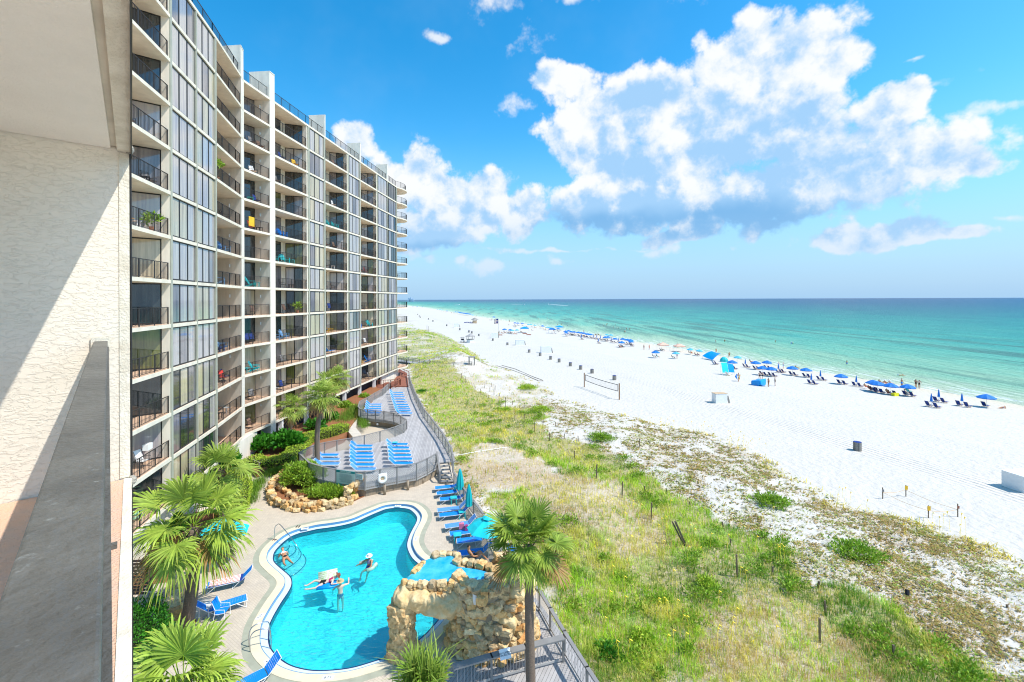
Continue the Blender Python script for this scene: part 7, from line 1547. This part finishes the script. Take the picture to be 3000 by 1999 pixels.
def canopy(p, w_, h, m, label, name='canopy_tent'):
    r = thing(name, label, 'canopy', tuple(p)); q = MB(); k = w_/2; T_ = [p+Vector((sx*k, sy*k, h)) for sx, sy in ((-1, -1), (1, -1), (1, 1), (-1, 1))]; ap = p+Vector((0, 0, h+.8))
    for i in range(4): q.add([T_[i], T_[(i+1) % 4], ap], [(0, 1, 2)]); a, b_ = T_[i], T_[(i+1) % 4]; q.add([a, b_, b_-Vector((0, 0, .3)), a-Vector((0, 0, .3))], [(0, 3, 2, 1)])
    q.build('canopy', m, r)
    for v in T_: q = MB(); q.tube([Vector((v.x, v.y, p.z)), v], .04, 5); q.build('pole', m_white, r)
    return r
m_peachc = mat('peach_canvas', (.85, .52, .38), .8)
canopy(G(*c4(1824, 432)), 3.2, 2.2, m_peachc, 'peach coloured canopy tent near the water'); canopy(G(*c4(1985, 440)), 3.2, 2.0, m_peachc, 'second peach canopy tent right of the first')
canopy(G(*c8(510, 440)), 4.2, 2.3, m_sky, 'large bright blue canopy tent in the far crowd'); canopy(G(*c8(985, 452)), 3.4, 2.2, m_umb, 'blue canopy tent left of the umbrella row'); canopy(G(*c8(1110, 400)), 4.5, 2.1, m_sky, 'low wide blue canopy by the water')
# trash barrels
tb = thing('trash_barrel', 'x', 'trash can'); q = MB()
for i in range(20): a = 2*math.pi*i/20; q.box((math.cos(a)*.38, math.sin(a)*.38, .46), (.025, .10, .92), a)
q.build('slats', m_wood, tb); q = MB(); q.tube([(0, 0, .02), (0, 0, .86)], .34, 18); q.build('drum', m_dw, tb); q = MB(); q.tube([(0, 0, .86), (0, 0, .95)], .36, 18, rr=[.35, .37]); q.build('blue_rim', m_navy, tb)
BB = [(2512,1320)]+[c4(x, y) for x, y in [(2012,922),(1345,718),(1125,652),(1013,615),(912,582),(801,544),(717,517),(614,482),(506,448),(291,375),(148,332)]]+[c1(x, y) for x, y in [(1393,752),(1258,702),(1203,684),(1028,640),(778,562),(513,475),(428,436),(270,402),(252,379),(222,347)]]
BB = [b_ for i, b_ in enumerate(BB) if i != 1]
BB.sort(key=lambda b_: -b_[0])
for i, (x, y) in enumerate(BB): dup(tb, G(x, y), rg.random(), 'slatted trash barrel, %s from the near right end of the row' % ordw(i+1), 'trash barrels along the beach', 1.0 if i < 12 else 1.15)
kill(tb)
# white storage boxes
def sbox(px, py, size, rz, label, wood=False):
    p = G(px, py); r = thing('storage_box', label, 'storage box', tuple(p), rz*0); r.rotation_euler = (0, 0, 0); M = Matrix.Rotation(rz, 3, 'Z'); w_, d_, h = size; q = MB()
    for c, s in (((-w_/2, 0, h/2), (.05, d_, h)), ((w_/2, 0, h*.45), (.05, d_, h*.9)), ((0, -d_/2, h/2), (w_, .05, h)), ((0, d_/2, h/2), (w_, .05, h))): q.box(p+M@Vector(c), s, rz)
    q.build('side_panels', m_white, r); q = MB(); q.box(p+M@Vector((0, 0, h+.03)), (w_+.1, d_+.1, .05), rz); q.build('lid', m_woodl if wood else m_white, r)
    q = MB(); q.beam(p+M@Vector((w_/2+.35, -d_/2, 0)), p+M@Vector((w_/2, -d_/2, h*.8)), .04, .3); q.build('prop_board', m_wood, r); return r
sbox(3005, 1432, (2.6, 1.6, 1.35), .12, 'big white storage box cut by the right edge of the frame'); sbox(2108, 1180, (1.9, 1.2, 1.5), .1, 'white storage box with a light wooden lid beside the volleyball net', True)
sbox(c8(880, 790)[0], c8(880, 790)[1], (3.2, 1.2, 2.0), .1, 'tall white storage box behind the barrel row'); sbox(c8(430, 655)[0], c8(430, 655)[1], (3.2, 1.2, 1.9), .1, 'white storage box with open side, second from the left'); sbox(*c1(1690, 790), (3.0, 1.2, 2.0), .1, 'small white storage box near the flagpole'); sbox(*c1(965, 585), (3., 1.2, 2.2), .1, 'farthest white storage box, faint on the sand')
# volleyball net
v1, v2 = G(1711.8, 1134.5), G(1814.4, 1171.3); vn_ = thing('volleyball_net', 'volleyball net on two brown wooden posts on the white sand', 'volleyball net', tuple(v1))
for v in (v1, v2): q = MB(); q.beam(v, v+Vector((0, 0, 2.7)), .16, .16); q.build('post', mat('brown_post', (.28, .15, .07), .8), vn_)
d = (v2-v1); A_ = lambda t, z: v1+d*t+Vector((0, 0, z-.35*4*(t-.0)*(1-t)*.35)); q = MB()
for z_ in (2.4, 1.35): q.tube([A_(.035+.93*i/12, z_) for i in range(13)], .05, 4)
for t_ in (.035, .965): q.tube([A_(t_, 1.35), A_(t_, 2.4)], .05, 4)
q.tube([v1+Vector((0, 0, 2.45)), A_(.035, 2.4)], .01, 3); q.tube([v2+Vector((0, 0, 2.45)), A_(.965, 2.4)], .01, 3); q.build('net_border', m_black, vn_)
q = MB()
for i in range(1, 48): t_ = .035+.93*i/48; q.tube([A_(t_, 1.35), A_(t_, 2.4)], .0035, 3, caps=False)
for j in range(1, 7): q.tube([A_(.035+.93*i/12, 1.35+1.05*j/7) for i in range(13)], .0035, 3, caps=False)
q.build('net', m_grey, vn_)
# kiosk, cart, hut, flags
p = G(*c1(1228, 872)); kr = thing('beach_kiosk', 'white hexagonal beach kiosk with a grey shingled roof', 'kiosk', tuple(p)); q = MB(); q.tube([p, p+Vector((0, 0, 1.15))], 1.5, 6); q.build('counter_wall', m_white, kr); q = MB(); q.tube([p+Vector((0, 0, 1.15)), p+Vector((0, 0, 1.23))], 1.7, 6); q.build('counter', m_wood, kr)
q = MB(); q.tube([p+Vector((0, 0, 2.3)), p+Vector((0, 0, 2.4)), p+Vector((0, 0, 3.0)), p+Vector((0, 0, 3.35))], 2, 6, rr=[2.1, 2.15, .8, .05]); q.build('roof', mat('grey_shingle', (.40, .38, .36), .9), kr)
for i in range(6): a = i*math.pi/3; q = MB(); q.tube([p+Vector((1.45*math.cos(a), 1.45*math.sin(a), 1.2)), p+Vector((1.6*math.cos(a), 1.6*math.sin(a), 2.35))], .06, 5); q.build('post', m_wood, kr)
p = G(*c1(1078, 872)); gc = thing('golf_cart', 'small buggy with a flat roof parked left of the kiosk', 'golf cart', tuple(p)); q = MB(); q.box(p+Vector((0, 0, .6)), (1.2, 2.3, .4)); q.box(p+Vector((0, .7, .9)), (1.2, .5, .5)); q.build('body', m_white, gc, bevel=.08); q = MB(); q.box(p+Vector((0, 0, 1.95)), (1.35, 2.0, .08)); q.build('roof', m_grey, gc, bevel=.03)
for sx in (-.55, .55):
    for sy in (-.85, .85): q = MB(); q.tube([p+Vector((sx-.1, sy, .3)), p+Vector((sx+.1, sy, .3))], .3, 12); q.build('wheel', m_black, gc); q = MB(); q.beam(p+Vector((sx, sy, .7)), p+Vector((sx, sy*.95, 1.95)), .05, .05); q.build('roof_strut', m_grey, gc)
q = MB(); q.box(p+Vector((0, -.1, .95)), (1.05, .5, .15)); q.box(p+Vector((0, .15, 1.2)), (1.05, .12, .45)); q.build('seat', m_black, gc)
p = G(*c1(1312, 506)); hr = thing('beach_hut', 'small wooden beach hut with pointed roof far along the beach', 'hut', tuple(p)); q = MB(); q.box(p+Vector((0, 0, .95)), (2.8, 2.8, 1.9)); q.build('walls', m_woodl, hr); q = MB(); q.tube([p+Vector((0, 0, 2.5)), p+Vector((0, 0, 2.65)), p+Vector((0, 0, 3.9))], 2, 4, rr=[2.7, 2.7, .1]); q.build('roof', m_wood, hr)
for sx, sy in ((-1.2, -1.2), (1.2, -1.2), (1.2, 1.2), (-1.2, 1.2)): q = MB(); q.beam(p+Vector((sx, sy, 1.8)), p+Vector((sx, sy, 2.6)), .12, .12); q.build('post', m_wood, hr)
p = G(*c1(1235, 500)); q = MB()
for i in range(6): q.box(p+Vector((-4+i*1.3, 0, .4+.1*(i % 2))), (1.1, 1.6, .5), .1)
tag(q.build('stacked_mats', m_navy), 'pile of dark folded loungers left of the wooden hut', 'equipment pile')
p = G(*c1(1765, 702)); fp_ = thing('flagpole', 'tall flagpole with two red white and blue flags on the sand', 'flagpole', tuple(p)); q = MB(); q.tube([p, p+Vector((0, 0, 7.3))], .06, 6); q.build('pole', m_steel, fp_)
for k in range(2):
    z_ = 6.1-k*1.25; q = MB(); n_ = 7
    for i in range(n_):
        for j in range(4):
            x0, x1 = -j*.5, -(j+1)*.5; y0, y1 = .12*math.sin(j*1.6), .12*math.sin((j+1)*1.6); za, zb = z_+i*.16, z_+(i+1)*.16; dz0, dz1 = -.06*j, -.06*(j+1)
            q.quad(p+Vector((x0, y0, za+dz0)), p+Vector((x1, y1, za+dz1)), p+Vector((x1, y1, zb+dz1)), p+Vector((x0, y0, zb+dz0)), 2 if (j < 2 and i > 2) else i % 2)
    q.build('flag', [m_red, m_white, m_navy], fp_)
# rescue boards, beach bits
for i, (x, y, m_, nm, lb) in enumerate([(*c8(515,463), m_red, 'kayak', 'small red kayak on the sand right of the blue tent'), (*c8(583,483), m_red, 'kayak', 'second small red kayak near the blue tent'), (*c8(88,488), m_red, 'kayak', 'small red kayak by the flagpole')]):
    p = G(x, y); q = MB(); q.tube([p+Vector((-1.2, 0, .15)), p+Vector((-.8, 0, .15)), p+Vector((.8, .1, .15)), p+Vector((1.2, .1, .15))], .2, 8, rr=[.04, .25, .25, .04]); tag(q.build(nm, m_), lb, 'kayak')
# boats with wakes
m_foam = mat('wake_foam', (.80, .84, .85), .8)
for i, (bxp, byp, wx_, wy_, lb) in enumerate([(*c1(2262, 153), *c1(1990, 147), 'small white motorboat heading right with a long wake'), (1607, 892.3, 1664, 896, 'small white motorboat heading left with its wake to the right'), (*c1(1018, 153), *c1(930, 159), 'small motorboat near the far shore with a short wake')]):
    p = P(bxp, byp, -3.02); w_ = P(wx_, wy_, -3.02); r = thing('motorboat', lb, 'boat', tuple(p)); d = (w_-p); d.z = 0; l = d.length; d.normalize(); s = Vector((-d.y, d.x, 0)); q = MB(); L_ = 7.
    q.add([p-d*L_*.6+Vector((0, 0, 1.1)), p+s*1.3+Vector((0, 0, 1.)), p+d*L_*.4+s*1.3+Vector((0, 0, 1.)), p+d*L_*.4-s*1.3+Vector((0, 0, 1.)), p-s*1.3+Vector((0, 0, 1.)), p-d*L_*.4, p+d*L_*.4+s, p+d*L_*.4-s], [(0,1,2,3,4), (0,5,6,2,1), (0,4,3,7,5), (2,6,7,3)]); q.build('hull', m_white, r)
    q = MB(); q.box(p+Vector((0, 0, 1.7)), (2., 2.4, 1.4), math.atan2(d.y, d.x)); q.build('cabin', m_white, r)
    q = MB(); a = p+d*L_*.4; q.add([a+s*1.2+Vector((0, 0, .12)), a-s*1.2+Vector((0, 0, .12)), p+d*l*.5-s*7+Vector((0, 0, .1)), w_-s*2+Vector((0, 0, .1)), w_+s*2+Vector((0, 0, .1)), p+d*l*.5+s*7+Vector((0, 0, .1))], [(0, 1, 2, 3, 4, 5)]); tag(q.build('wake', m_foam), 'white foam wake of the boat, '+['longest one, trailing left', 'the one trailing right', 'short one near the shore'][i], 'wake')
for T in [T_L, T_A, T_C, T_T, T_BC, T_UO, T_UC, T_UL]+list(TP.values()): kill(T)
